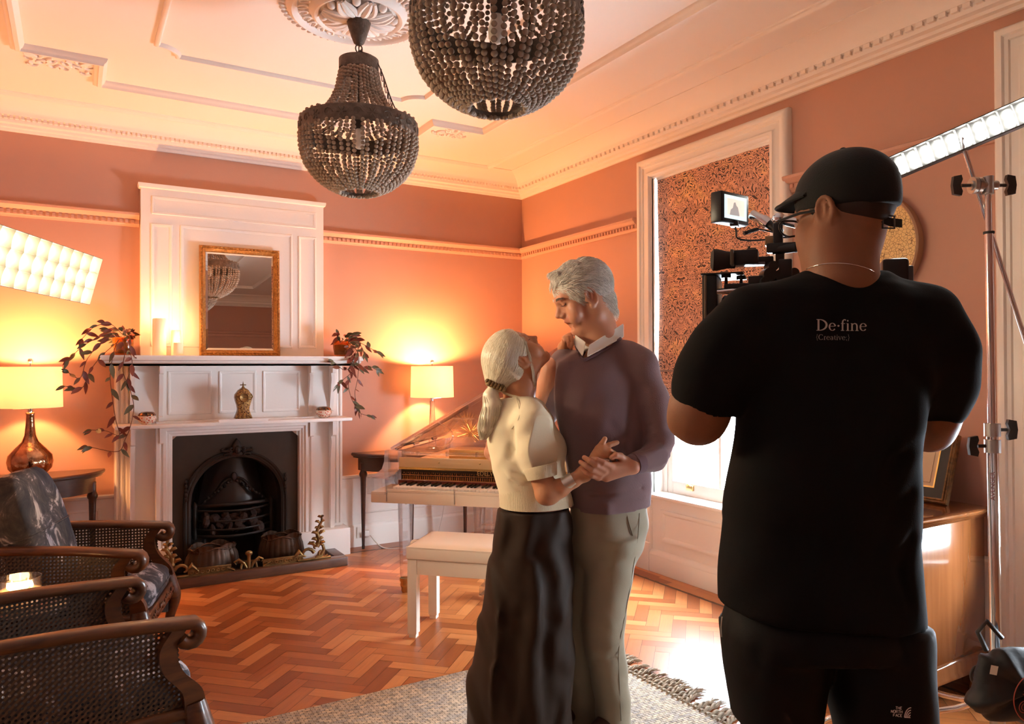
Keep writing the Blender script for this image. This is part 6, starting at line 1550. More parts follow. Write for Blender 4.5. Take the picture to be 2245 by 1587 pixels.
for pts, w, a in (([mp(1393, 850, -.08), mp(1383, 905, -.09), mp(1375, 985, -.10)], .016, .012), ([mp(1420, 935, -.1), mp(1455, 925, -.04), mp(1475, 940, .0)], .008, .005), ([mp(1415, 955, -.12), mp(1452, 945, -.08), mp(1480, 965, -.02)], .008, -.006),
                  ([mp(1410, 985, -.15), mp(1440, 968, -.12), mp(1478, 985, -.06)], .008, .006), ([mp(1408, 995, -.17), mp(1445, 985, -.14), mp(1475, 1003, -.09)], .008, -.006), ([mp(1412, 1012, -.18), mp(1440, 1010, -.15), mp(1465, 1023, -.11)], .007, .005),
                  ([mp(1405, 1020, -.19), mp(1425, 1026, -.17), mp(1445, 1036, -.13)], .006, -.004), ([mp(1270, 1078, -.1), mp(1330, 1085, -.12), mp(1405, 1070, -.06)], .01, .007), ([mp(1290, 1092, -.12), mp(1350, 1092, -.12), mp(1410, 1086, -.05)], .012, -.006),
                  ([mp(1300, 880, -.12), mp(1290, 950, -.13), mp(1280, 1040, -.13)], .03, .005), ([mp(1350, 800, -.09), mp(1385, 830, -.07)], .012, .004), ([mp(1340, 930, -.12), mp(1365, 960, -.11), mp(1385, 1040, -.08)], .02, .005)): sv.crease(pts, w, a)
sv.noise([((.5, .3, .8), .16, .0016, 1.0), ((-.6, .2, .7), .11, .0012, 2.0)])
# V neck opening
vb = mp(1279, 787, -.13); sv.loft([(mp(1316, 690, .0), .075, .075, chestR), (mp(1312, 735, .0), .066, .085, chestR), (mp(1296, 764, -.045), .036, .075, chestR), (mp(1283, 782, -.09), .006, .05, chestR)], .006, 2, 'sub')
V, Q = sv.mesh(1); sweater = vmesh('sweater', V, Q, M_knit, man)
# ribbed neckline, cuff and hem
M_rib = fabric('mauve_rib', (.16, .095, .11), .9, .15, (420, .5))
sw_b = bvh_of(V, Q)
def onto(b, x, y, d0, off=.0, D=DM):
    o = Vector(CAMP); dr = (W(x, y, 1.0)-o).normalized(); h = b.ray_cast(o, dr)
    return (h[0]-dr*off) if h[0] is not None else W(x, y, D+d0)
nl = [onto(sw_b, x, y, -.05, .002) for x, y in ((1262, 756), (1268, 770), (1279, 788), (1296, 782), (1318, 771), (1342, 756), (1362, 741))]
MB().tube(crom(nl, 6), .0062, 8).build('neck_rib', M_rib, sweater, 180, True)
# shirt collar and cuff
M_shirt = fabric('white_cotton_shirt', (.80, .76, .68), .7, .1)
cv = Vox(mp(1240, 800, -.2)-.03, mp(1390, 690, .2)+.03, .0034)if False else None
def sheet(name, quad, m, parent, th=.003, nu=8, nv=6, bulge=.004):
    a, b, c, d = [Vector(q) for q in quad]; n = (b-a).cross(d-a).normalized(); mb = MB(); g = lambda u, v: (a*(1-u)+b*u)*(1-v)+(d*(1-u)+c*u)*v+n*(bulge*sin(PI*u)*sin(PI*v))
    mb.grid(lambda u, v: g(u, v)+n*th/2, nu, nv); mb.grid(lambda u, v: g(1-u, v)-n*th/2, nu, nv)
    e = [g(u/10, 0) for u in range(11)]+[g(1, v/10) for v in range(1, 11)]+[g(1-u/10, 1) for u in range(1, 11)]+[g(0, 1-v/10) for v in range(1, 10)]
    mb.tube(e, th*.62, 6, closed=True); return mb.build(name, m, parent, 180, True)
shirt = MB(); ring_t = [(1268, 741, -.045), (1284, 752, -.062), (1296, 757, -.055)]
st = Vox(np.minimum(mp(1230, 810, -.2), mp(1390, 690, .2))-.03, np.maximum(mp(1230, 810, .2), mp(1390, 690, .2))+.03, .004)
st.loft([(mp(1314, 775, .01), .064, .066, chestR), (mp(1317, 755, .012), .062, .062, chestR), (mp(1324, 726, .02), .064, .062, chestR)], .01, 2)
st.loft([(mp(1330, 690, .02), .058, .056, chestR), (mp(1322, 740, .014), .060, .058, chestR), (mp(1310, 760, .0), .052, .06, chestR)], .003, 2, 'sub')
st.loft([(mp(1296, 735, -.05), .030, .05, chestR), (mp(1292, 770, -.06), .009, .05, chestR)], .004, 2, 'sub')
V2, Q2 = st.mesh(1); shirt = vmesh('shirt', V2, Q2, M_shirt, man)
sheet('collar_wing', (mp(1293, 757, -.086), mp(1366, 711, -.015), mp(1366, 738, -.03), mp(1288, 781, -.112)), M_shirt, shirt, .004)
sheet('collar_wing', (mp(1283, 751, -.082), mp(1262, 736, -.03), mp(1258, 752, -.045), mp(1277, 779, -.110)), M_shirt, shirt, .004)
MB().cyl(tuple(mp(1389, 1018, -.168)), tuple(mp(1381, 1020, -.174)), .0315, .031, 24).build('shirt_cuff', M_shirt, shirt, 50, True)
wc = mp(1376, 1021, -.172); wax_ = mp(1389, 1018, -.166)-mp(1372, 1022, -.172); wax_ /= np.linalg.norm(wax_)
wt = MB(); X_, Y_, Z_ = _frame(wax_)
wt.tube([Vector(wc)+X_*.0305*cos(a)+Y_*.0275*sin(a) for a in [2*PI*k/28 for k in range(28)]], .0045, 8, closed=True); wdir = Vector(-vA*.45+vU*.9+vR*.1); wdir = (wdir-Z_*wdir.dot(Z_)).normalized(); wt.cyl(Vector(wc)+wdir*.024, Vector(wc)+wdir*.033, .0125, seg=24)
wt.build('wristwatch', M_steel, man, 50, True)
MB().cyl(tuple(mp(1403, 1013, -.15)), tuple(mp(1389, 1017, -.168)), .0405, .0375, 28).build('cuff_rib', M_rib, sweater, 60, True)
# -- trousers
M_chino = fabric('khaki_chino', (.30, .255, .18), .75, .1, (400, .12))
tv = Vox(np.minimum(mp(1225, 1620, -.3), mp(1440, 1080, .3))*[1, 1, 0]-.02, np.maximum(mp(1225, 1620, .3), mp(1440, 1080, .35))+.02, .006)
tv.loft([(mp(1335, 1098, .02), .150, .115, chestR), (mp(1336, 1150, .02), .150, .122, chestR), (mp(1331, 1195, .02), .138, .118, chestR), (mp(1326, 1235, .02), .105, .10, chestR)], .03, 2.3)
tv.loft([(mp(1345, 1170, -.02), .098, .115, vR), (mp(1337, 1240, -.03), .092, .11, vR), (mp(1327, 1330, -.045), .082, .092, vR), (mp(1324, 1400, -.05), .076, .082, vR), (mp(1332, 1455, -.035), .072, .078, vR), (mp(1342, 1530, -.01), .068, .074, vR), (mp(1346, 1602, .0), .066, .074, vR)], .03, 2)
tv.loft([(mp(1300, 1175, .06), .095, .1, vR), (mp(1282, 1270, .06), .085, .095, vR), (mp(1264, 1380, .055), .074, .08, vR), (mp(1268, 1470, .075), .068, .075, vR), (mp(1278, 1560, .09), .064, .07, vR), (mp(1280, 1588, .09), .066, .07, vR)], .015, 2)
for pts, w, a in (([mp(1283, 1215, -.1), mp(1295, 1185, -.12), mp(1300, 1140, -.12)], .012, .008), ([mp(1286, 1225, -.12), mp(1335, 1200, -.15), mp(1390, 1170, -.12)], .014, .006), ([mp(1280, 1260, -.12), mp(1330, 1250, -.15), mp(1375, 1215, -.12)], .014, -.005),
                  ([mp(1285, 1390, -.12), mp(1335, 1385, -.14), mp(1370, 1360, -.1)], .012, .005), ([mp(1290, 1432, -.12), mp(1340, 1420, -.13), mp(1375, 1395, -.1)], .012, -.006), ([mp(1300, 1450, -.1), mp(1340, 1440, -.12), mp(1372, 1425, -.09)], .010, .006),
                  ([mp(1285, 1320, -.13), mp(1325, 1345, -.14), mp(1345, 1380, -.13)], .016, -.004), ([mp(1310, 1500, -.07), mp(1350, 1480, -.09), mp(1380, 1490, -.06)], .012, .004), ([mp(1372, 1150, -.06), mp(1388, 1200, -.04)], .006, .006), ([mp(1250, 1480, .0), mp(1285, 1500, .0), mp(1305, 1530, .01)], .012, .005)): tv.crease(pts, w, a)
tv.noise([((.3, .2, 1), .13, .0015, .5), ((.7, -.3, .6), .09, .001, 1.5)])
V, Q = tv.mesh(1); tr = vmesh('trousers', V, Q, M_chino, man); tb = bvh_of(V, Q)
sm = MB(); sm.tube(crom([onto(tb, x, y, -.05, .001) for x, y in ((1402, 1125), (1398, 1180), (1386, 1260), (1372, 1340), (1357, 1420), (1358, 1500), (1362, 1580))], 6), .0016, 5); sm.tube(crom([onto(tb, x, y, -.1, .001) for x, y in ((1374, 1114), (1377, 1140), (1387, 1174))], 5), .002, 5)
sm.build('seam_and_pocket', fabric('khaki_seam', (.2, .165, .11), .8), tr, 60, True)
# -- shoes
M_shoe = mat('dark_brown_leather', (.05, .022, .014), .35)
def shoe(toe, heel, nm='shoe'):
    toe, heel = np.array(toe), np.array(heel); d = (toe-heel); L = np.linalg.norm(d); d /= L; s_ = np.cross(d, zU); M3 = np.stack([s_, d, zU], 1)
    v = Vox(np.minimum(toe, heel)-.09, np.maximum(toe, heel)+.12, .005); c = (toe+heel)/2
    v.loft([(heel+zU*.04, .034, .045, s_), (c+zU*.034, .037, .036, s_), (toe-d*.08+zU*.03, .047, .03, s_), (toe-d*.02+zU*.02, .032, .018, s_)], .02); v.cone(heel+d*.04+zU*.05, heel+d*.03+zU*.11, .036, .04, .03); v.cut(c+zU*.004, -zU)
    return v.mesh(1)
for toe, heel in ((mp(1300, 1640, -.15)*[1, 1, 0]+[0, 0, .013], mp(1345, 1600, .06)*[1, 1, 0]+[0, 0, .013]), (mp(1210, 1605, .0)*[1, 1, 0]+[0, 0, .013], mp(1282, 1590, .14)*[1, 1, 0]+[0, 0, .013])):
    V, Q = shoe(toe, heel); vmesh('shoe', V, Q, M_shoe, man)

# ================================================================== the woman
wom = person('silver-haired woman with ponytail in cream short-sleeved sweater and long dark skirt', (wp(1150, 1610)[0], wp(1150, 1610)[1], .013))
S_wom = skin('tanned_skin', (.52, .245, .13), (.46, .19, .09)); S_face = S_wom
wm_ = frame(vR*.97+vA*.22, rad(56), rad(-3)); wo = wp(1136, 788, .005); WS = .90
wv_, WT = head_sdf(wo, wm_, .0026, WS, False, .75, [(wp(1140, 845, .0), .05), (wp(1136, 900, .01), .06)], .2, (-.002, .85))
fV, fQ = wv_.mesh(1)
w = wp
# right forearm and hand lying in his palm
ELB = w(1197, 1083, -.135)
wf = [([w(1320, 982, -.112), w(1335, 976, -.10), w(1346, 972, -.09), w(1353, 970, -.085)], [.0108, .010, .0092, .008]),
      ([w(1320, 991, -.125), w(1336, 988, -.118), w(1346, 994, -.108), w(1350, 1003, -.10)], [.0108, .0102, .0094, .0082]),
      ([w(1315, 1000, -.13), w(1330, 999, -.128), w(1341, 1003, -.120), w(1346, 1010, -.11)], [.0106, .010, .009, .0078]),
      ([w(1308, 1008, -.13), w(1321, 1009, -.13), w(1331, 1012, -.125), w(1336, 1018, -.115)], [.0095, .0088, .008, .007]),
      ([w(1303, 998, -.105), w(1311, 984, -.112), w(1320, 973, -.112), w(1326, 962, -.106)], [.0140, .0122, .0108, .0090])]
wpalm = [(w(1280, 1036, -.125), w(1320, 983, -.115), .0195, .0155), (w(1280, 1036, -.125), w(1318, 992, -.12), .020, .0155), (w(1282, 1040, -.125), w(1312, 1001, -.125), .019, .0150), (w(1284, 1042, -.125), w(1305, 1010, -.127), .018, .0138)]
WH = hand(.0023, wpalm, wf, ([w(1280, 1038, -.125), w(1258, 1053, -.128), w(1228, 1070, -.13), w(1205, 1082, -.132), ELB, w(1186, 1040, -.115)], [.0215, .024, .032, .037, .037, .042]))
# left hand: fingertips over his shoulder
lhf = [([m(1236, 742, .02), m(1238, 741, -.02), m(1240, 748, -.045)], [.0085, .008, .007]), ([m(1243, 738, .02), m(1245, 741, -.03), m(1247, 752, -.06), m(1247, 759, -.064)], [.0088, .0083, .0076, .0068]), ([m(1250, 735, .02), m(1253, 741, -.03), m(1254, 754, -.062), m(1252, 763, -.068)], [.0088, .0083, .0076, .0068])]
WH2 = hand(.0024, [(m(1236, 760, .06), m(1240, 742, .02), .016, .012), (m(1238, 760, .06), m(1250, 737, .02), .016, .012)], lhf, ([m(1236, 762, .07), m(1232, 790, .17)], [.022, .026]))
wbv = Vox(np.minimum(w(1060, 1640, -.3), w(1280, 850, .35))-.03, np.maximum(w(1060, 1640, .3), w(1280, 850, .4))+.03, .012)
wbv.loft([(w(1138, 880, .01), .06, .055, vR), (w(1145, 920, .01), .11, .09, vR), (w(1160, 1000, .01), .11, .09, vR), (w(1172, 1100, .01), .11, .09, vR), (w(1165, 1250, .01), .13, .1, vR), (w(1160, 1580, .01), .06, .06, vR)], .03)
wbv.chain([w(1165, 900, .1), w(1190, 875, .42), m(1228, 800, .24)], [.04, .035, .028], .03)
wbv.cone(w(1139, 848, .0), w(1138, 900, .01), .046, .05, .02)
V, Q = join([(fV, fQ), WH, WH2, wbv.mesh(1)]); vmesh('body', V, Q, None, wom, [S_wom, mat('rose_lip', (.42, .13, .1), .4), S_dark, S_teeth, S_hole], face_region(WS, wo, wm_)); lashes(wo, wm_, WS, wom, bvh_of(fV, fQ))
# -- cream sweater
M_cream2 = fabric('cream_fine_knit', (.80, .70, .49), .88, .2, (420, .22))
cv = Vox(np.minimum(w(1055, 1115, -.26), w(1265, 845, .28))-.02, np.maximum(w(1055, 1115, .3), w(1265, 845, .3))+.02, .0048)
bR = vR*.86+vA*.5; bR /= np.linalg.norm(bR)
cv.loft([(w(1128, 868, .005), .062, .058, bR), (w(1131, 892, .01), .10, .085, bR), (w(1140, 930, .01), .128, .105, bR), (w(1152, 985, .01), .137, .112, bR), (w(1162, 1035, .01), .132, .108, bR), (w(1171, 1075, .01), .128, .106, bR), (w(1177, 1106, .01), .136, .112, bR)], .03, 2.2)
cv.ell(w(1205, 985, .03), (.06, .055, .065), None, .04)
cv.chain([w(1160, 905, -.06), w(1165, 930, -.095), w(1178, 985, -.115), w(1183, 1020, -.118)], [.055, .068, .066, .058], .03)
cs0, cs1 = w(1183, 1019, -.119), w(1189, 1047, -.123); cax = (cs1-cs0)/np.linalg.norm(cs1-cs0)
cv.cone(cs0+cax*.075, cs0+cax*.16, .072, .072, .003, 'sub')
cv.loft([(w(1152, 985, .01), .135, .110, bR), (w(1162, 1035, .01), .132, .108, bR), (w(1171, 1075, .01), .128, .106, bR), (w(1177, 1106, .01), .136, .112, bR)], .008, 2.2)
cv.chain([w(1160, 905, .09), w(1172, 905, .28), w(1190, 880, .40)], [.055, .05, .045], .03)
for pts, wd_, a in (([w(1118, 980, -.10), w(1160, 1000, -.12), w(1200, 1010, -.13)], .012, .006), ([w(1100, 1000, -.07), w(1130, 1035, -.10), w(1160, 1050, -.11)], .009, .008), ([w(1098, 1010, -.07), w(1120, 1045, -.1), w(1165, 1062, -.1)], .008, -.007), ([w(1100, 1022, -.07), w(1125, 1058, -.1), w(1160, 1072, -.1)], .008, .006),
                  ([w(1135, 930, -.12), w(1122, 965, -.12), w(1120, 1000, -.11)], .014, .009), ([w(1150, 1000, -.13), w(1140, 970, -.13), w(1150, 930, -.13)], .010, .005), ([w(1205, 930, -.12), w(1208, 980, -.13), w(1200, 1010, -.14)], .012, .006), ([w(1215, 1040, -.06), w(1232, 1035, -.04)], .008, .006), ([w(1215, 1060, -.06), w(1236, 1050, -.04)], .007, .005),
                  ([w(1160, 1015, -.16), w(1185, 1010, -.18), w(1212, 1018, -.14)], .006, .006), ([w(1125, 880, -.06), w(1135, 920, -.09), w(1130, 945, -.1)], .004, .003)): cv.crease(pts, wd_, a)
cv.noise([((.4, .2, .9), .10, .0012, .3), ((-.6, .4, .5), .07, .0009, 2.2)])
cv.chain([w(1139, 835, .0), w(1133, 866, .0)], [.05, .052], .004, 'sub')
V, Q = cv.mesh(1); top = vmesh('sweater', V, Q, M_cream2, wom); cb_ = bvh_of(V, Q)
M_crib = fabric('cream_rib', (.76, .65, .44), .9, .2, (30, .9, (22, 22, .6)))
hem = [(w(1171, 1066, .01), .136, .114), (w(1177, 1109, .01), .141, .117)]
rb = MB(); n_ = 110; vs, fs = [], []
for c_, a_, b_ in ((w(1168, 1052, .01), .130, .107), (w(1171, 1072, .01), .1315, .1095), (w(1175, 1092, .01), .136, .113), (w(1177, 1108, .01), .1385, .115), (w(1177, 1109, .01), .130, .108)):
    nB = np.cross(bR, zU)
    for k in range(n_):
        a = 2*PI*k/n_; q = 1+(.012 if k % 2 else 0); vs.append(c_+bR*a_*q*math.copysign(abs(cos(a))**.9, cos(a))+nB*b_*q*math.copysign(abs(sin(a))**.9, sin(a)))
for i in range(4):
    for k in range(n_): fs.append((i*n_+k, i*n_+(k+1) % n_, (i+1)*n_+(k+1) % n_, (i+1)*n_+k))
rb.add(vs, fs).build('hem_rib', M_crib, top, 60, True)
c0, c1 = w(1183, 1019, -.119), w(1189, 1047, -.123); X_, Y_, Z_ = _frame(c1-c0); vs, fs = [], []; n_ = 64
for t_, r in ((0, .058), (.15, .0615), (.9, .0535), (1.0, .0525), (1.0, .047), (.6, .047)):
    for k in range(n_): a = 2*PI*k/n_; q = 1+(.012 if k % 2 else 0); vs.append(Vector(c0).lerp(Vector(c1), t_)+X_*r*q*cos(a)+Y_*r*q*sin(a))
for i in range(5):
    for k in range(n_): fs.append((i*n_+k, i*n_+(k+1) % n_, (i+1)*n_+(k+1) % n_, (i+1)*n_+k))
MB().add(vs, fs).build('sleeve_cuff', M_crib, top, 60, True)
NC_ = w(1134, 862, .0)
MB().tube([tuple(NC_+vR*.053*cos(a)+vA*.053*sin(a)+zU*(-.006+.004*cos(2*a)-.006*cos(a))) for a in [2*PI*k/40 for k in range(40)]], .0045, 8, closed=True).build('neck_rib', M_crib, top, 180, True)
MB().tube(crom([onto(cb_, x, y, -.08, .0006, DW) for x, y in ((1132, 872), (1138, 895), (1137, 918), (1122, 940))], 6), .0012, 5).build('raglan_seam', fabric('cream_seam', (.55, .46, .3), .9), top, 180, True)
# -- skirt
M_satin = mat('dark_brown_satin_skirt', (.026, .013, .007), .62, spec=.15, sheen=.05, bump=(300, .05))
sk = Vox(np.minimum(w(990, 1625, -.4), w(1290, 1085, .4))*[1, 1, 0]-.02, np.maximum(w(990, 1625, .4), w(1290, 1085, .4))+.02, .0065)
sk.loft([(w(1175, 1098, .01), .133, .110, bR), (w(1175, 1130, .01), .142, .118, bR), (w(1170, 1200, .01), .150, .135, bR), (w(1160, 1300, .0), .165, .165, bR), (w(1148, 1420, .0), .178, .19, bR), (w(1138, 1540, .0), .188, .205, bR), (w(1136, 1600, .0), .178, .20, bR)], .01, 2.1)
for x0, x1, a, wd_ in ((1098, 1040, .016, .022), (1112, 1072, -.016, .024), (1128, 1090, .016, .02), (1150, 1118, .012, .03), (1178, 1165, -.018, .024), (1196, 1205, .02, .022), (1215, 1140, -.012, .016), (1225, 1230, .014, .02), (1240, 1246, -.012, .018)):
    pts = [w(x0+(x1-x0)*t, 1130+450*t, -.135-.06*t) for t in (0, .25, .5, .75, 1)]; s0 = sk; 
    for i in range(4): sk.crease(pts[i:i+2], wd_, a*(.25+.25*i))
sk.noise([((vR[0], vR[1], .05), .12, .006, .4), ((vR[0]*.9, vR[1]*.9, .2), .075, .003, 1.2)])
V, Q = sk.mesh(1); vmesh('skirt', V, Q, M_satin, wom)
# -- shoes
for toe, heel in ((w(1135, 1660, -.15)*[1, 1, 0]+[0, 0, .013], w(1125, 1612, .04)*[1, 1, 0]+[0, 0, .013]), (w(1195, 1640, -.08)*[1, 1, 0]+[0, 0, .013], w(1170, 1605, .1)*[1, 1, 0]+[0, 0, .013])):
    V, Q = shoe(toe, heel); vmesh('shoe', V, Q, mat('nude_shoe', (.5, .3, .2), .4), wom)
# -- hair: sleek, drawn back to a low ponytail
M_blond = hairmat('platinum_hair', (.52, .43, .28), (.80, .73, .56), .3)
hc, hr = np.array([0, -.014, .05]), np.array([.088, .114, .098])
hvx = Vox(wo-.2, wo+.2, .0034); S93 = WS
hvx.ell(wo+wm_ @ (hc*S93), hr*S93, wm_, 0); tie = np.array([0, -.128, .025]); WL = lambda p: wo+wm_ @ (np.array(p)*S93)
hvx.chain([WL((0, -.07, .02)), WL((0, -.105, .024)), WL(tie)], [.08, .05, .02], .03)
for c_, r_ in (((0, .112, -.035), (.12, .062, .115)), ((0, .035, -.112), (.13, .15, .092)), ((.090, -.006, -.006), (.03, .024, .030)), ((-.090, -.006, -.006), (.03, .024, .030)), ((0, .112, .03), (.11, .045, .07))): hvx.ell(WL(c_), np.array(r_)*S93, wm_, .008, 'sub')
V, Q = hvx.mesh(2); whair = vmesh('hair', V, Q, M_blond, wom); hb_ = bvh_of(V, Q); fb_ = bvh_of(fV, fQ)
def lay(p, off):
    r = hb_.find_nearest(Vector(p)); q = Vector(r[0]); n = (q-Vector(wo+wm_ @ (hc*S93))); n = Vector(r[1]) if Vector(r[1]).dot(n) > 0 else -Vector(r[1]); return q+n*off
rng = random.Random(21); sb_ = MB(); td = (tie-hc)/hr; td /= np.linalg.norm(td)
for k in range(2200):
    th = rng.uniform(-1.75, 1.75); h0 = np.array([sin(th)*.95, cos(th)*.62+.12, .80-.62*abs(sin(th))**2.2+rng.uniform(-.05, .05)]) if rng.random() < .4 else np.array([rng.uniform(-1, 1), rng.uniform(-.8, .75), rng.uniform(-.55, 1)])
    h0 /= np.linalg.norm(h0); om = math.acos(max(-1, min(1, float(h0 @ td)))); lift = 1.0+rng.uniform(.0, .018); pts = []
    for i in range(11):
        t = i/10; q = (h0*sin((1-t)*om)+td*sin(t*om))/max(sin(om), 1e-4); e = lift-(.0 if t < .85 else .0); pp = hc+q*hr*e
        if t > .6: f_ = (t-.6)/.4; pp = pp*(1-f_*f_)+tie*(f_*f_)
        pts.append(lay(WL(pp), .0006+.0012*(lift-1)/.018))
    sb_.tube(pts, [.0006]+[.0009]*9+[.0006], 4, caps=False)
for k in range(20):                                                  # loose front lock past the ear
    j = lambda q: rng.uniform(-q, q); pts = []
    for x, y in ((1124+j(6), 716+j(3)), (1140+j(3), 728+j(3)), (1152+j(3), 748+j(3)), (1161+j(3), 778+j(3)), (1168+j(3), 812), (1172+j(3), 842+j(9))):
        dr = (W(x, y, 1)-Vector(CAMP)).normalized(); hs_ = [h for h in (hb_.ray_cast(Vector(CAMP), dr), fb_.ray_cast(Vector(CAMP), dr)) if h[0] is not None]
        if hs_: h = min(hs_, key=lambda q: q[3]); pts.append(h[0]-dr*(.003+.002*rng.random()))
    sb_.tube(crom([p for p in pts if p is not None], 5), .0007, 4, caps=False)
sb_.build('sleek_strands', M_blond, whair, 180, True)
# ponytail and twisted tie
pt0 = [w(1083, 846, -.03), w(1076, 866, -.045), w(1080, 890, -.055), w(1074, 915, -.06), w(1066, 938, -.058), w(1060, 955, -.055)]
pv = Vox(np.min(pt0, 0)-.06, np.max(pt0, 0)+.06, .0035); pv.chain(pt0, [.016, .022, .026, .027, .022, .008], .012)
for q in (-1, 1): pv.chain([p+vR*q*.016 for p in pt0[1:]], [.012, .016, .017, .013, .004], .01)
V, Q = pv.mesh(1); pony = vmesh('ponytail', V, Q, M_blond, whair); sb_ = MB()
for k in range(420):
    a, r_ = rng.uniform(0, 2*PI), rng.uniform(.6, 1.0); rad_ = [.014, .021, .027, .029, .024, .010]; pts = []
    for i, p in enumerate(pt0): rr = rad_[i]*r_; pts.append(p+vR*(rr*1.35*cos(a+.25*i))+vA*(rr*sin(a+.25*i))+zU*rng.uniform(-.003, .003))
    pts[-1] = pts[-1]-zU*rng.uniform(-.012, .014); sb_.tube(crom([tuple(p) for p in pts], 4), .0010, 4, caps=False)
sb_.build('ponytail_strands', M_blond, pony, 180, True)
tm = MB(); M_tie = mat('gold_brown_hair_tie', (.22, .13, .045), .6, bump=(150, .6))
tc_ = WL((0, -.112, -.055)); tx = (w(1100, 846, -.05)-w(1066, 838, -.04)); tx /= np.linalg.norm(tx); ty = np.cross(tx, zU)
for q in range(2): tm.tube([tuple(w(1066+42*t, 838+16*t, -.045)+zU*.008*sin(t*20+q*PI)-vA*(.012+.007*cos(t*20+q*PI))+zU*.002) for t in [i/60 for i in range(61)]], [.003]+[.006]*59+[.003], 7)
tm.build('twisted_hair_tie', M_tie, whair, 180, True)
# -- jewellery
b0, b1 = w(1241, 1060, -.13), w(1254, 1052, -.13); X_, Y_, Z_ = _frame(b1-b0); mb = MB(); n_ = 40; vs, fs = [], []
for t_, r in ((-.45, .0295), (-.45, .0285), (1.25, .0265), (1.25, .0275)):
    for k in range(n_): a = 2*PI*k/n_; vs.append(Vector(b0).lerp(Vector(b1), t_)+X_*r*1.05*cos(a)+Y_*r*.95*sin(a))
for i in range(4):
    for k in range(n_): fs.append((i*n_+k, i*n_+(k+1) % n_, ((i+1) % 4)*n_+(k+1) % n_, ((i+1) % 4)*n_+k))
mb.add(vs, fs).build('silver_cuff_bracelet', mat('brushed_silver', (.72, .68, .6), .3, 1), wom, 50, True)
for a_, b_ in ((w(1326, 992, -.122), w(1331, 992, -.12)), (w(1320, 1002, -.13), w(1324, 1003, -.128))): MB().cyl(tuple(a_), tuple(b_), .0105, seg=16).build('ring', M_steel, wom, 50, True)
MB().ball(tuple(WL((.088, -.002, -.034))), .0035, 8, 6).build('earring', M_steel, wom, 60)if False else None
# ------------------------------------------------------------------ the camera operator, seen from behind
DC = 1.46
def cp(x, y, d=0.0): return np.array(W(x, y, DC+d))
op = person('cameraman in black cap, T-shirt and shorts seen from behind holding a film camera', tuple(cp(1810, 1600)[:2])+(0,))
S_op = skin('brown_skin', (.30, .135, .07), (.25, .105, .05), .55)
hd = -vR*.52+vA*.855; om_ = frame(hd, rad(-6), rad(0)); oo = cp(1853, 482, .01); OS = .945
hv2, OT = head_sdf(oo, om_, .0035, OS, True, .2, [(cp(1843, 560, -.0), .055), (cp(1847, 640, .0), .068)], 0, (-.002, 1.05))
hv2.chain([cp(1838, 540, -.02), cp(1848, 612, -.03)], [.046, .056], .03)
A0 = hv2.mesh(1)
bo = vbox(DC, 1560, 1700, 2090, 570, -.2, .2, .011, True)
bo.loft([(cp(1848, 600), .06, .06, vR), (cp(1846, 660), .16, .08, vR), (cp(1830, 800), .16, .09, vR), (cp(1805, 1000), .13, .085, vR), (cp(1795, 1300), .13, .09, vR)], .03)
bo.chain([cp(1600, 740), cp(1545, 840, .02)], [.05, .045], .03).chain([cp(2050, 760), cp(2060, 860, .05)], [.05, .045], .03)
for x0, x1, x2, dz in ((1705, 1702, 1700, .0), (1905, 1925, 1935, -.02)):
    bo.chain([cp(x0, 1380), cp(x1, 1560, dz)], [.08, .066], .04)
    k_ = np.array([cp(x1, 1600, dz)[0], cp(x1, 1600, dz)[1], .52]); an = np.array([cp(x2, 1600, dz-.05)[0], cp(x2, 1600, dz-.05)[1], .09])
    bo.chain([cp(x1, 1560, dz), k_, k_+(an-k_)*.3-vA*.02, an], [.066, .054, .056, .036], .03)
B0 = bo.mesh(1)
# bare arms: left elbow low in front of the window, right elbow by the picture
av = vbox(DC, 1440, 1010, 2150, 740, -.1, .4, .006)
av.chain([cp(1556, 830, .0), cp(1538, 893, .015), cp(1530, 915, .03), cp(1545, 850, .20), cp(1600, 760, .36)], [.056, .053, .051, .044, .032], .025)
av.cone(cp(1495, 880, .02), cp(1488, 925, .03), .014, .012, .03)
av.chain([cp(2068, 850, .03), cp(2046, 912, .06), cp(2036, 937, .09), cp(1985, 860, .26), cp(1930, 760, .36)], [.052, .047, .046, .042, .032], .025)
A1 = av.mesh(1)
# hands on the camera
def ophand(c, sgn):
    f = []
    for i, q in enumerate((.03, .01, -.01, -.03)):
        b_ = c+zU*q+vA*.03; f.append(([b_, b_+vA*.03-vR*sgn*.012, b_+vA*.038-vR*sgn*.034, b_+vA*.02-vR*sgn*.05], [.0105, .0098, .009, .0078]))
    f.append(([c+zU*.035, c+zU*.05+vA*.02-vR*sgn*.01, c+zU*.055+vA*.035-vR*sgn*.03], [.013, .011, .009]))
    return hand(.003, [(c-vA*.02, c+zU*.028+vA*.03, .024, .015), (c-vA*.02, c-zU*.028+vA*.03, .022, .014)], f, ([c-vA*.02, c-vA*.07], [.027, .03]))
H3 = ophand(cp(1612, 742, .40), -1); H4 = ophand(cp(1925, 750, .40), 1)
V, Q = join([A0, B0, A1, H3, H4]); obody = vmesh('body', V, Q, S_op, op)
obv = bvh_of(*A0)
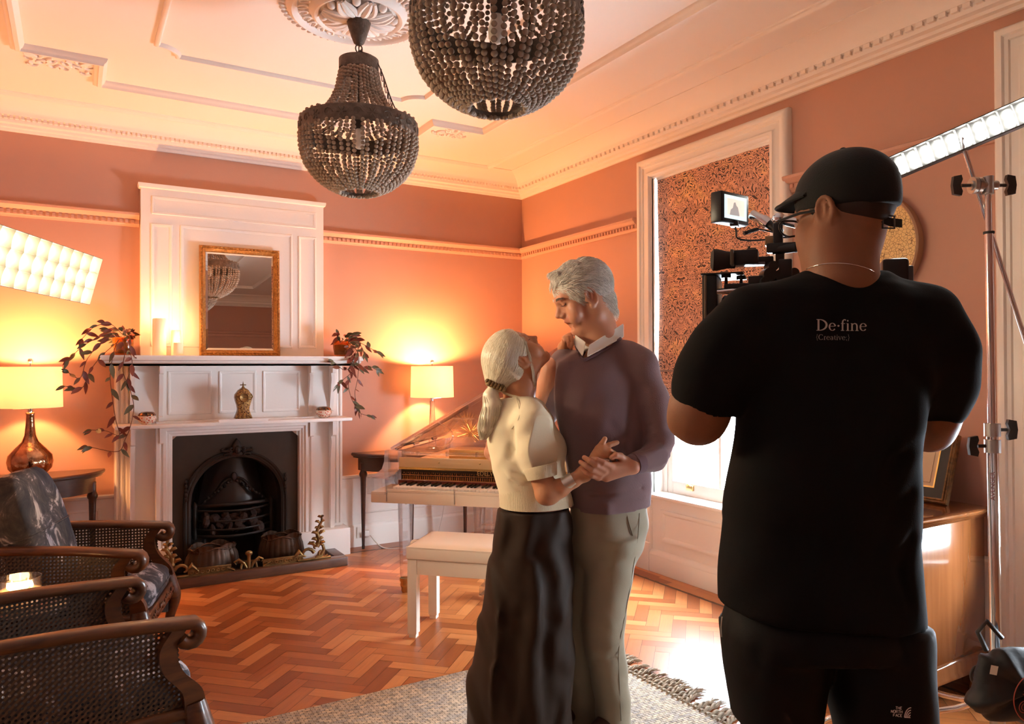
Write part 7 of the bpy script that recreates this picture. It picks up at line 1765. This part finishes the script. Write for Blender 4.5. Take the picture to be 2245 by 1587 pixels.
# -- T-shirt
M_tee = fabric('black_cotton_tee', (.0045, .0043, .0042), .9, .0, (400, .1)); M_short = mat('black_sport_shorts', (.004, .004, .004), .65, spec=.2, bump=(350, .05))
tv = vbox(DC, 1460, 1430, 2140, 590, -.17, .18, .006)
tv.loft([(cp(1850, 607, .0), .072, .062, vR), (cp(1850, 625, .0), .115, .075, vR), (cp(1846, 655, .0), .172, .09, vR), (cp(1838, 700, .01), .205, .105, vR), (cp(1828, 800, .015), .195, .125, vR), (cp(1815, 920, .015), .178, .128, vR), (cp(1803, 1040, .01), .178, .125, vR), (cp(1795, 1150, .01), .185, .125, vR), (cp(1795, 1240, .0), .193, .132, vR), (cp(1798, 1338, -.005), .196, .137, vR)], .02, 2.3)
tv.chain([cp(1760, 655, .0), cp(1655, 705, .0), cp(1600, 770, .0), cp(1562, 835, .005), cp(1545, 868, .01)], [.05, .066, .070, .066, .062], .04)
tv.chain([cp(1925, 650, .0), cp(2020, 700, .0), cp(2058, 770, .01), cp(2062, 840, .03), cp(2055, 890, .05)], [.05, .064, .063, .058, .054], .04)
ax1 = cp(1538, 893, .015)-cp(1556, 830, .0); ax1 /= np.linalg.norm(ax1); ax2 = cp(2046, 912, .06)-cp(2068, 850, .03); ax2 /= np.linalg.norm(ax2)
tilt1 = ax1*.85+(-vR)*-.28-zU*.1; 
c1_ = cp(1542, 884, .01); tv.cone(c1_+ax1*.075+vR*.0, c1_+ax1*.2, .085, .085, .004, 'sub'); c2_ = cp(2060, 908, .05); tv.cone(c2_+ax2*.072, c2_+ax2*.19, .082, .082, .004, 'sub')
tv.loft([(cp(1815, 920, .015), .174, .125, vR), (cp(1803, 1040, .01), .178, .125, vR), (cp(1795, 1150, .01), .185, .125, vR)], .01, 2.3)
tv.chain([cp(1848, 560, .0), cp(1849, 592, -.005)], [.05, .052], .006, 'sub')
for pts, wd_, a in (([cp(1600, 900, -.1), cp(1640, 940, -.13), cp(1680, 1000, -.13)], .02, .006), ([cp(2000, 960, -.05), cp(1960, 1020, -.12), cp(1940, 1120, -.13)], .014, .008), ([cp(2000, 930, -.05), cp(1950, 985, -.12), cp(1920, 1080, -.13)], .02, -.006), ([cp(1985, 1080, -.08), cp(1960, 1120, -.11), cp(1950, 1180, -.12)], .014, .007),
                    ([cp(1600, 1130, -.07), cp(1640, 1180, -.12), cp(1650, 1300, -.13)], .02, .006), ([cp(1990, 1180, -.08), cp(1975, 1250, -.11), cp(1980, 1330, -.1)], .016, .008), ([cp(1690, 900, -.14), cp(1690, 1050, -.14), cp(1680, 1200, -.14)], .03, .004), ([cp(1920, 760, -.13), cp(1990, 800, -.1), cp(2030, 880, -.05)], .02, .006), ([cp(1600, 850, -.08), cp(1590, 800, -.09), cp(1620, 740, -.1)], .02, .006),
                    ([cp(1590, 1145, -.05), cp(1600, 1160, -.08)], .012, .01), ([cp(1590, 1250, -.05), cp(1605, 1262, -.08)], .012, .009)): tv.crease(pts, wd_, a)
tv.noise([((.4, .3, .8), .22, .002, .7), ((-.7, .3, .5), .13, .0014, 1.7)])
V, Q = tv.mesh(1); tee = vmesh('t_shirt', V, Q, M_tee, op); tbv = bvh_of(V, Q)
# fine neck chain
def proj_curve(b, pts, off):
    out = []
    for x, y in pts:
        o = Vector(CAMP); dr = (W(x, y, 1)-o).normalized(); h = b.ray_cast(o, dr)
        if h[0] is not None: out.append(h[0]-dr*off)
    return crom(out, 5)
pn_ = proj_curve(obv, [(1768, 590), (1785, 583), (1810, 578), (1840, 577), (1870, 580), (1900, 588), (1918, 597)], .001)
if len(pn_) > 5: MB().tube(pn_, .0009, 6).build('neck_chain', M_steel, op, 180, True)
# -- printed lettering: letters drawn as strokes, laid on the cloth
def ribbon_letters(name, strokes, place, b, m, parent, off=.0007):
    """strokes: lists of (x, y, width) in letter space; place maps (x, y) to a photograph direction hitting the cloth"""
    mb = MB(); o = Vector(CAMP)
    def P(x, y):
        px, py = place(x, y); dr = (W(px, py, 1)-o).normalized(); h = b.ray_cast(o, dr); return (h[0]-dr*off) if h[0] is not None else None
    for st_ in strokes:
        L, Rr = [], []; n = len(st_)
        for i, (x, y, w_) in enumerate(st_):
            a, c = st_[max(i-1, 0)], st_[min(i+1, n-1)]; dx, dy = c[0]-a[0], c[1]-a[1]; l = math.hypot(dx, dy) or 1; nx, ny = -dy/l*w_/2, dx/l*w_/2
            p, q = P(x+nx, y+ny), P(x-nx, y-ny)
            if p is None or q is None: continue
            L.append(p); Rr.append(q)
        k = len(L)
        if k > 1: mb.add(L+Rr, [(i, k+i, k+i+1, i+1) for i in range(k-1)])
    return mb.build(name, m, parent, 0, True)
def arc(cx, cy, rx, ry, a0, a1, wmin, wmax, n=18):
    out = []
    for i in range(n+1):
        a = rad(a0+(a1-a0)*i/n); out.append((cx+rx*cos(a), cy+ry*sin(a), wmin+(wmax-wmin)*abs(cos(a))**1.3))
    return out
def ser(x, y, w): return [(x-w/2, y, .035), (x+w/2, y, .035)]
G = {}
G['D'] = (.74, [[(.13, 0, .12), (.13, .70, .12)], ser(.13, .0, .26), ser(.13, .70, .26), arc(.16, .35, .48, .35, -90, 90, .035, .13)])
G['e'] = (.50, [[(.07, .27, .03), (.42, .27, .03)], arc(.245, .235, .185, .235, 10, 325, .03, .10)])
G['.'] = (.22, [[(.04, .30, .0), (.06, .30, .09), (.11, .30, .12), (.16, .30, .09), (.18, .30, .0)]])
G['f'] = (.32, [[(.13, 0, .10), (.13, .50, .10), (.15, .62, .09), (.22, .70, .06), (.31, .69, .07), (.33, .65, .07)], ser(.13, 0, .22), [(.03, .45, .035), (.29, .45, .035)]])
G['i'] = (.25, [[(.12, 0, .10), (.12, .46, .10)], ser(.12, 0, .22), [(.04, .455, .035), (.12, .455, .035)], [(.07, .63, .0), (.09, .63, .09), (.12, .63, .11), (.15, .63, .09), (.17, .63, .0)]])
G['n'] = (.56, [[(.12, 0, .10), (.12, .46, .10)], ser(.12, 0, .22), [(.04, .455, .035), (.12, .455, .035)], [(.13, .33, .03), (.2, .43, .05), (.30, .465, .06), (.40, .41, .09), (.43, .30, .10), (.43, 0, .10)], ser(.43, 0, .22)])
G['C'] = (.70, [arc(.37, .35, .30, .35, 40, 320, .04, .12)])
G['r'] = (.36, [[(.12, 0, .10), (.12, .46, .10)], ser(.12, 0, .22), [(.13, .33, .03), (.2, .43, .05), (.30, .44, .09)]])
G['a'] = (.48, [[(.08, .38, .08), (.14, .45, .05), (.24, .465, .05), (.33, .40, .09), (.35, .30, .10), (.35, .05, .10), (.42, .02, .05)], arc(.21, .13, .14, .13, 20, 340, .03, .09)])
G['t'] = (.32, [[(.14, .60, .03), (.14, .45, .10), (.14, .1, .10), (.2, .02, .07), (.29, .06, .03)], [(.03, .455, .035), (.28, .455, .035)]])
G['v'] = (.50, [[(.08, .46, .09), (.25, .0, .07)], [(.25, .0, .04), (.42, .46, .04)], ser(.08, .46, .2), ser(.42, .46, .18)])
G[';'] = (.22, [[(.07, .40, .0), (.11, .40, .10), (.15, .40, .0)], [(.11, .08, .09), (.12, -.02, .06), (.08, -.1, .03)]])
G['{'] = (.30, [[(.24, .76, .03), (.15, .70, .05), (.14, .45, .06), (.06, .32, .04), (.14, .2, .06), (.15, -.05, .05), (.24, -.12, .03)]])
G['}'] = (.30, [[(.06, .76, .03), (.15, .70, .05), (.16, .45, .06), (.24, .32, .04), (.16, .2, .06), (.15, -.05, .05), (.06, -.12, .03)]])
def word(txt, track=.02):
    out = []; x = 0
    for ch in txt:
        wd_, st_ = G[ch]; out += [[(x+p[0], p[1], p[2]) for p in s_] for s_ in st_]; x += wd_+track
    return out, x
M_print = mat('grey_white_print', (.48, .44, .38), .7)
s1, w1 = word('De.fine'); k1 = (1902-1790)/w1
ribbon_letters('printed_word', s1, lambda x, y: (1790+x*k1, 724-y*k1*.98+x*.3), tbv, M_print, tee)
s2, w2 = word('{Creative;}', .01); k2 = (1863-1789)/w2
ribbon_letters('printed_small_word', s2, lambda x, y: (1789+x*k2, 744.5-y*k2+x*.2), tbv, mat('dim_grey_print', (.27, .25, .22), .7), tee)
# -- shorts
sv_ = vbox(DC, 1560, 1640, 2060, 1290, -.17, .17, .006)
sv_.loft([(cp(1797, 1285, -.0), .170, .115, vR), (cp(1799, 1335, -.005), .182, .122, vR), (cp(1801, 1375, -.01), .192, .134, vR), (cp(1802, 1420, -.01), .188, .135, vR)], .03, 2.3)
sv_.loft([(cp(1702, 1375, -.0), .105, .125, vR), (cp(1700, 1440, .0), .102, .118, vR), (cp(1700, 1510, .0), .090, .108, vR), (cp(1699, 1574, .0), .080, .10, vR)], .012, 2.2)
sv_.loft([(cp(1905, 1375, -.0), .105, .125, vR), (cp(1915, 1440, -.01), .103, .120, vR), (cp(1925, 1520, -.02), .096, .112, vR), (cp(1938, 1604, -.02), .088, .105, vR)], .012, 2.2)
for pts, wd_, a in (([cp(1640, 1370, -.12), cp(1660, 1430, -.11), cp(1640, 1540, -.1)], .014, .007), ([cp(1990, 1330, -.1), cp(1975, 1400, -.12), cp(1990, 1500, -.1)], .014, .009), ([cp(2010, 1390, -.05), cp(1960, 1440, -.12), cp(1900, 1450, -.13)], .012, .006), ([cp(1800, 1360, -.15), cp(1796, 1425, -.14)], .012, .008), ([cp(1600, 1400, -.08), cp(1625, 1500, -.09)], .012, .007)): sv_.crease(pts, wd_, a)
sv_.noise([((.5, .4, .6), .12, .002, .2)])
V, Q = sv_.mesh(1); sho = vmesh('shorts', V, Q, M_short, op); sbv = bvh_of(V, Q)
MB().tube([tuple(cp(1583, 1352, -.02)), tuple(cp(1581, 1375, -.02)), tuple(cp(1582, 1396, -.02))], .0014, 5).build('white_tag', M_print, sho, 60, True)
# logo on the hem: three slanted lines and a half dome of arcs
T3 = []
def blocky(txt, x0, y0, h, k=1.0):
    """plain block capitals made of straight strokes"""
    S = {'T': [[(0, 1), (.7, 1)], [(.35, 1), (.35, 0)]], 'H': [[(0, 0), (0, 1)], [(.65, 0), (.65, 1)], [(0, .5), (.65, .5)]], 'E': [[(0, 0), (0, 1)], [(0, 1), (.6, 1)], [(0, .5), (.5, .5)], [(0, 0), (.6, 0)]], 'N': [[(0, 0), (0, 1)], [(0, 1), (.65, 0)], [(.65, 0), (.65, 1)]],
         'O': [[(0, .2), (0, .8), (.2, 1), (.5, 1), (.7, .8), (.7, .2), (.5, 0), (.2, 0), (0, .2)]], 'R': [[(0, 0), (0, 1)], [(0, 1), (.5, 1), (.65, .8), (.5, .5), (0, .5)], [(.3, .5), (.65, 0)]], 'F': [[(0, 0), (0, 1)], [(0, 1), (.6, 1)], [(0, .5), (.5, .5)]], 'A': [[(0, 0), (.35, 1), (.7, 0)], [(.15, .35), (.55, .35)]], 'C': [[(.65, .85), (.45, 1), (.2, 1), (0, .75), (0, .25), (.2, 0), (.45, 0), (.65, .15)]]}
    x = x0; out = []
    for ch in txt:
        for s_ in S[ch]:
            n = []
            for (a, b_), (c, d) in zip(s_[:-1], s_[1:]): n += [(x+a*h*k, y0+b_*h, .2*h), (x+c*h*k, y0+d*h, .2*h)]
            out.append(n)
        x += .92*h*k
    return out
lg = blocky('THE', .44, .70, .22, .95)+blocky('NORTH', .10, .39, .22, .95)+blocky('FACE', .30, .08, .22, .95)
for r in (.48, .36, .24, .12): lg.append([(1.62-r*cos(rad(a)) if False else 1.18+.5-r, 0, .0)]*0 or [(1.70-r*sin(rad(90-a)), .05+r*1.75*sin(rad(a)), .085) for a in range(0, 91, 9)])
lg.append([(1.215, .06, .09), (1.70, .06, .09)])
ribbon_letters('printed_logo', lg, lambda x, y: (1950+x*27+y*2, 1572-y*26+x*1.5), sbv, mat('white_print', (.75, .72, .66), .6), sho)
# -- trainers
for x, dz in ((1700, -.05), (1935, -.07)):
    h_ = cp(x, 1600, dz-.06)*[1, 1, 0]+[0, 0, .0]; V, Q = shoe(h_+(vA*.95-vR*.3)*.27, h_); vmesh('trainer', V, Q, M_blk, op)
# -- cap
M_cap = fabric('black_cotton_cap', (.012, .013, .012), .8, .1, (300, .15))
cv2 = Vox(oo-.22, oo+.24, .0035); OL = lambda x, y, z: oo+om_ @ (np.array([x, y, z])*OS)
cv2.ell(OL(0, -.008, .055), np.array([.088, .110, .092])*OS, om_, 0); cv2.cone(OL(0, -.05, .03), OL(0, -.075, .012), .05, .035, .03)
cv2.ell(OL(0, -.008, .047), np.array([.079, .101, .084])*OS, om_, .003, 'sub'); nrm = om_ @ np.array([0, .16, -1.0]); cv2.cut(OL(0, -.10, .004), nrm, .003)
V, Q = cv2.mesh(1); cap = vmesh('cap', V, Q, M_cap, op)
def brim(u, v, up):
    a = rad(-78+156*u); r0x, r0y = .083, .098; x, y = r0x*sin(a), -.008+r0y*cos(a); out = .066*v*max(0, cos(a))**.8; return tuple(OL(x*(1+.05*v), y+out, .088-.016*v-.018*(x/.083)**2+up-.10*(y+out)*.35))
MB().grid(lambda u, v: brim(u, v, .0), 30, 8).grid(lambda u, v: brim(1-u, v, -.004), 30, 8).tube([brim(u/30, 1, -.002) for u in range(31)], .0026, 6).build('brim', M_cap, cap, 60, True)
MB().ball(tuple(OL(0, -.012, .149)), (.007, .007, .004), 10, 6).build('button', M_cap, cap, 60, True)
# closing strap with buckle at the back
sp_ = [tuple(OL(.046*sin(a), -.085-.030*cos(a)+.006, .000+.0)) for a in np.linspace(-1.5, 1.5, 9)]
b = MB(); E1 = [cp(1905, 470, -.055), cp(1930, 478, -.06), cp(1950, 487, -.055), cp(1977, 490, -.04)]
vs = [];
for p in E1: vs += [p+zU*.008, p-zU*.008]
b.add(vs, [(2*i, 2*i+1, 2*i+3, 2*i+2) for i in range(3)]); b.add([v-vA*.002 for v in vs], [(2*i, 2*i+2, 2*i+3, 2*i+1) for i in range(3)]); b.build('strap', M_cap, cap, 40, True)
bk_ = MB(); c = cp(1948, 487, -.06); bk_.tube([tuple(c+vR*q[0]*.011+zU*q[1]*.0115) for q in ((-1, -1), (1, -1), (1, 1), (-1, 1))], .0022, 6, closed=True).build('buckle', mat('dark_metal_buckle', (.08, .08, .08), .3, .8), cap, 40, True)
# -- cropped hair under the cap, glasses
M_dkh = hairmat('dark_cropped_hair', (.010, .007, .005), (.03, .02, .014), .6)
hv3 = Vox(oo-.19, oo+.19, .0045); hv3.ell(OL(0, -.012, .036), np.array([.0785, .099, .088])*OS, om_, 0)
for c_, r_ in (((0, .095, -.02), (.11, .075, .13)), ((0, .02, -.10), (.12, .16, .085)), ((.084, .004, .0), (.02, .034, .034)), ((-.084, .004, .0), (.02, .034, .034))): hv3.ell(OL(*c_), np.array(r_)*OS, om_, .008, 'sub')
V, Q = hv3.mesh(1); vmesh('hair', V, Q, M_dkh, op)
g = MB(); [g.tube([tuple(OL(q*.081, .0, .012)), tuple(OL(q*.079, .05, .020)), tuple(OL(q*.070, .112, .022))], .0028, 6) for q in (-1, 1)]
for q in (-1, 1): g.tube([tuple(OL(q*(.036+.03*cos(a)), .114-.02*abs(cos(a))*(1 if q*cos(a) > 0 else 0), .008+.018*sin(a))) for a in [2*PI*k/20 for k in range(20)]], .0022, 6, closed=True)
g.build('glasses', M_blk, op, 60, True)

# ------------------------------------------------------------------ cinema camera on his shoulder
rig = thing('cinema_camera', 'black cinema camera rig with lit monitor held by the cameraman', 'camera', tuple(cp(1700, 640, .36)))
M_mag = mat('black_camera_body', (.012, .012, .012), .4); M_grip = mat('dark_anodised', (.03, .028, .027), .35, .6)
fx = (-vR*.93+vA*.36); fx /= np.linalg.norm(fx); fy = np.cross(zU, fx); RM = Matrix([list(q) for q in np.stack([fx, fy, zU], 1)])
def cbox(nm, c, size, m=M_mag, bev=.003, R=RM, parent=rig): return MB().obox(tuple(c), size, R, bev).build(nm, m, parent, 40, True)
cc = cp(1790, 690, .34)
cbox('body', cc, (.24, .12, .13), M_mag, .006)
bp_ = cp(1958, 612, .24); cbox('battery', bp_, (.055, .10, .085), M_grip, .008); cbox('battery_clip', bp_-vA*.042+vR*.012, (.02, .02, .05), mat('grey_plastic', (.06, .06, .065), .4), .003)
cbox('battery_plate', (bp_+cc)/2+zU*.01, (.08, .09, .07), M_mag, .005)
l0, l1 = cp(1690, 690, .36), cp(1590, 690, .42); MB().cyl(tuple(l0), tuple(l1), .045, .05, 28).build('lens', M_mag, rig, 50, True)
b = MB()
for t_ in (.2, .45, .7): p = l0+(l1-l0)*t_; b.cyl(tuple(p), tuple(p+(l1-l0)*.12), .054, seg=40)
b.build('focus_rings', M_grip, rig, 50, True)
# matte box with flag
mb0 = cp(1562, 672, .42); cbox('matte_box', mb0, (.035, .14, .145), M_mag, .003); cbox('top_flag', mb0+zU*.075-fx*.03, (.10, .15, .004), M_mag, .001)
cbox('side_flag', W(1547, 676, 1.80), (.006, .02, .16), mat('tan_edge', (.16, .12, .08), .4), .001)
for x, y in ((1592, 612), (1625, 616), (1655, 618), (1680, 622)):
    p = cp(x, y, .36); MB().cyl(tuple(p-zU*.02), tuple(p+zU*.006), .004, seg=8).lathe([(.011, 0), (.012, .004), (.011, .010), (0, .011)], tuple(p+zU*.003), 14).build('thumb_screw', M_grip, rig, 50, True)
MB().cyl(tuple(cp(1570, 640, .36)), tuple(cp(1740, 626, .30)), .0075, seg=12).build('support_rod', M_steel, rig, 50, True)
cbox('rod_bridge', cp(1640, 632, .36), (.11, .05, .022), M_grip, .003)
# top handle and clamps
MB().cyl(tuple(cp(1695, 548, .30)), tuple(cp(1745, 543, .27)), .011, seg=12).build('handle_bar', M_grip, rig, 50, True)
cbox('top_handle', cp(1722, 543, .29), (.085, .026, .022), M_mag, .003); cbox('handle_post', cp(1710, 560, .30), (.02, .02, .05), M_grip, .002); cbox('handle_rear_post', cp(1722, 590, .29), (.03, .03, .045), M_mag, .003)
b = MB()
for x, y, r in ((1683, 603, .016), (1690, 585, .012), (1705, 605, .014), (1672, 618, .010), (1735, 600, .012)): p = cp(x, y, .30); b.cyl(tuple(p-vA*.02), tuple(p+vA*.015), r, seg=16)
b.build('rosettes', M_grip, rig, 50, True)
b = MB()
for x, y in ((1660, 614), (1700, 622), (1730, 615)): b.obox(tuple(cp(x, y, .31)), (.04, .03, .018), RM, .002)
b.build('clamp_blocks', M_grip, rig, 40, True)
# viewfinder
e0, e1 = cp(1612, 570, .34), cp(1570, 570, .35); MB().lathe([(.02, 0), (.021, .02), (.026, .04), (.027, .052), (.018, .058), (.0, .05)], tuple(e0), 22, tuple(e1-e0)).build('eyecup', mat('dark_rubber', (.03, .022, .018), .7), rig, 50, True)
cbox('viewfinder', cp(1635, 566, .335), (.06, .05, .036), M_mag, .004); cbox('viewfinder_face', cp(1606, 566, .325), (.008, .045, .038), mat('tan_lit_face', (.10, .075, .05), .4), .002); cbox('viewfinder_arm', cp(1672, 572, .32), (.05, .02, .02), M_grip, .003); cbox('viewfinder_underside', cp(1640, 580, .335), (.08, .035, .006), mat('blue_grey_metal', (.18, .19, .24), .3, .7), .001)
MB().cyl(tuple(cp(1642, 540, .33)), tuple(cp(1642, 556, .33)), .003, seg=8).build('menu_knob', M_grip, rig, 50, True); cbox('menu_block', cp(1648, 550, .33), (.022, .02, .012), M_grip, .002)
# monitor on its arm
mc = cp(1600, 459, .36); ml, mr = np.array(W(1558, 455, DC+.33)), np.array(W(1648, 463, DC+.37)); mx_ = mr-ml; mx_ -= zU*0; mx_ /= np.linalg.norm(mx_)
mup = zU-mx_*(mx_ @ zU); mup /= np.linalg.norm(mup); mn = np.cross(mx_, mup); MR = Matrix([list(q) for q in np.stack([mx_, mup, mn], 1)])
mx2 = (mx_*.96-mn*.28); mx2 /= np.linalg.norm(mx2); mn2 = np.cross(mx2, mup); MR2 = Matrix([list(q) for q in np.stack([mx2, mup, mn2], 1)])
mon = cbox('monitor', mc, (.108, .076, .034), M_mag, .005, MR2)
fc = mc+mn2*.0175; MB().add([tuple(fc+mx2*a-mup*0+mup*b_) for a, b_ in ((-.043, -.028), (.043, -.028), (.043, .029), (-.043, .029))], [(0, 1, 2, 3)]).build('screen', mat('monitor_screen', (.4, .5, .5), .2, emit=((.62, .80, .80), .42)), mon, 0, True)
def scr(nm, q, col, e, d):
    return MB().add([tuple(fc+mn2*d+mx2*a+mup*b_) for a, b_ in q], [tuple(range(len(q)))]).build(nm, mat(nm, col, .3, emit=(col, e)), mon, 0, True)
scr('picture_area', ((-.033, -.019), (.033, -.019), (.033, .021), (-.033, .021)), (.85, .72, .60), .36, .0004)
scr('figure_shape', ((-.024, -.019), (-.02, -.006), (-.012, -.001), (-.008, .012), (-.002, .014), (.002, .006), (.008, .002), (.012, -.010), (.014, -.019)), (.45, .40, .38), .25, .0007)
for k in range(7): scr('status_mark', ((-.038+.012*k, .0235), (-.032+.012*k, .0235), (-.032+.012*k, .0262), (-.038+.012*k, .0262)), (.9, .95, .95), .6, .0006)
for k in range(5): scr('status_mark', ((-.036+.015*k, -.0255), (-.026+.015*k, -.0255), (-.026+.015*k, -.0232), (-.036+.015*k, -.0232)), (.9, .95, .95), .6, .0006)
a0, a1, a2 = cp(1648, 470, .36), cp(1672, 482, .34), cp(1712, 510, .31)
MB().tube([tuple(a0), tuple(a1)], .012, 12).cyl(tuple(a1), tuple(a1+(a2-a1)*.35), .0145, seg=16).build('arm_joint', M_steel, rig, 50, True); MB().cyl(tuple(a1+(a2-a1)*.3), tuple(a2), .010, seg=14).build('monitor_arm', M_mag, rig, 50, True)
MB().ball(tuple(cp(1707, 480, .30)), .016, 16, 12).cyl(tuple(cp(1712, 481, .30)), tuple(cp(1748, 490, .27)), .012, seg=14).build('ball_joint', M_steel, rig, 50, True); cbox('arm_base', cp(1706, 515, .30), (.022, .03, .055), M_mag, .003); cbox('cheese_block', cp(1692, 529, .32), (.03, .03, .022), mat('brass_lit_block', (.25, .2, .12), .35, .8), .001)
MB().tube([tuple(q) for q in crom([tuple(cp(x, y, .33)) for x, y in ((1612, 497), (1614, 510), (1617, 522), (1640, 527), (1672, 526), (1700, 522), (1730, 520))], 6)], .0022, 6).build('monitor_cable', M_blk, rig, 60, True)
MB().tube([tuple(q) for q in crom([tuple(cp(x, y, .33)) for x, y in ((1632, 512), (1648, 506), (1664, 503), (1690, 508), (1725, 518))], 6)], [.005 if i < 12 else .002 for i in range(25)], 6).build('signal_cable', M_blk, rig, 60, True)
cbox('monitor_shoe', cp(1610, 492, .36), (.02, .03, .012), M_grip, .002)
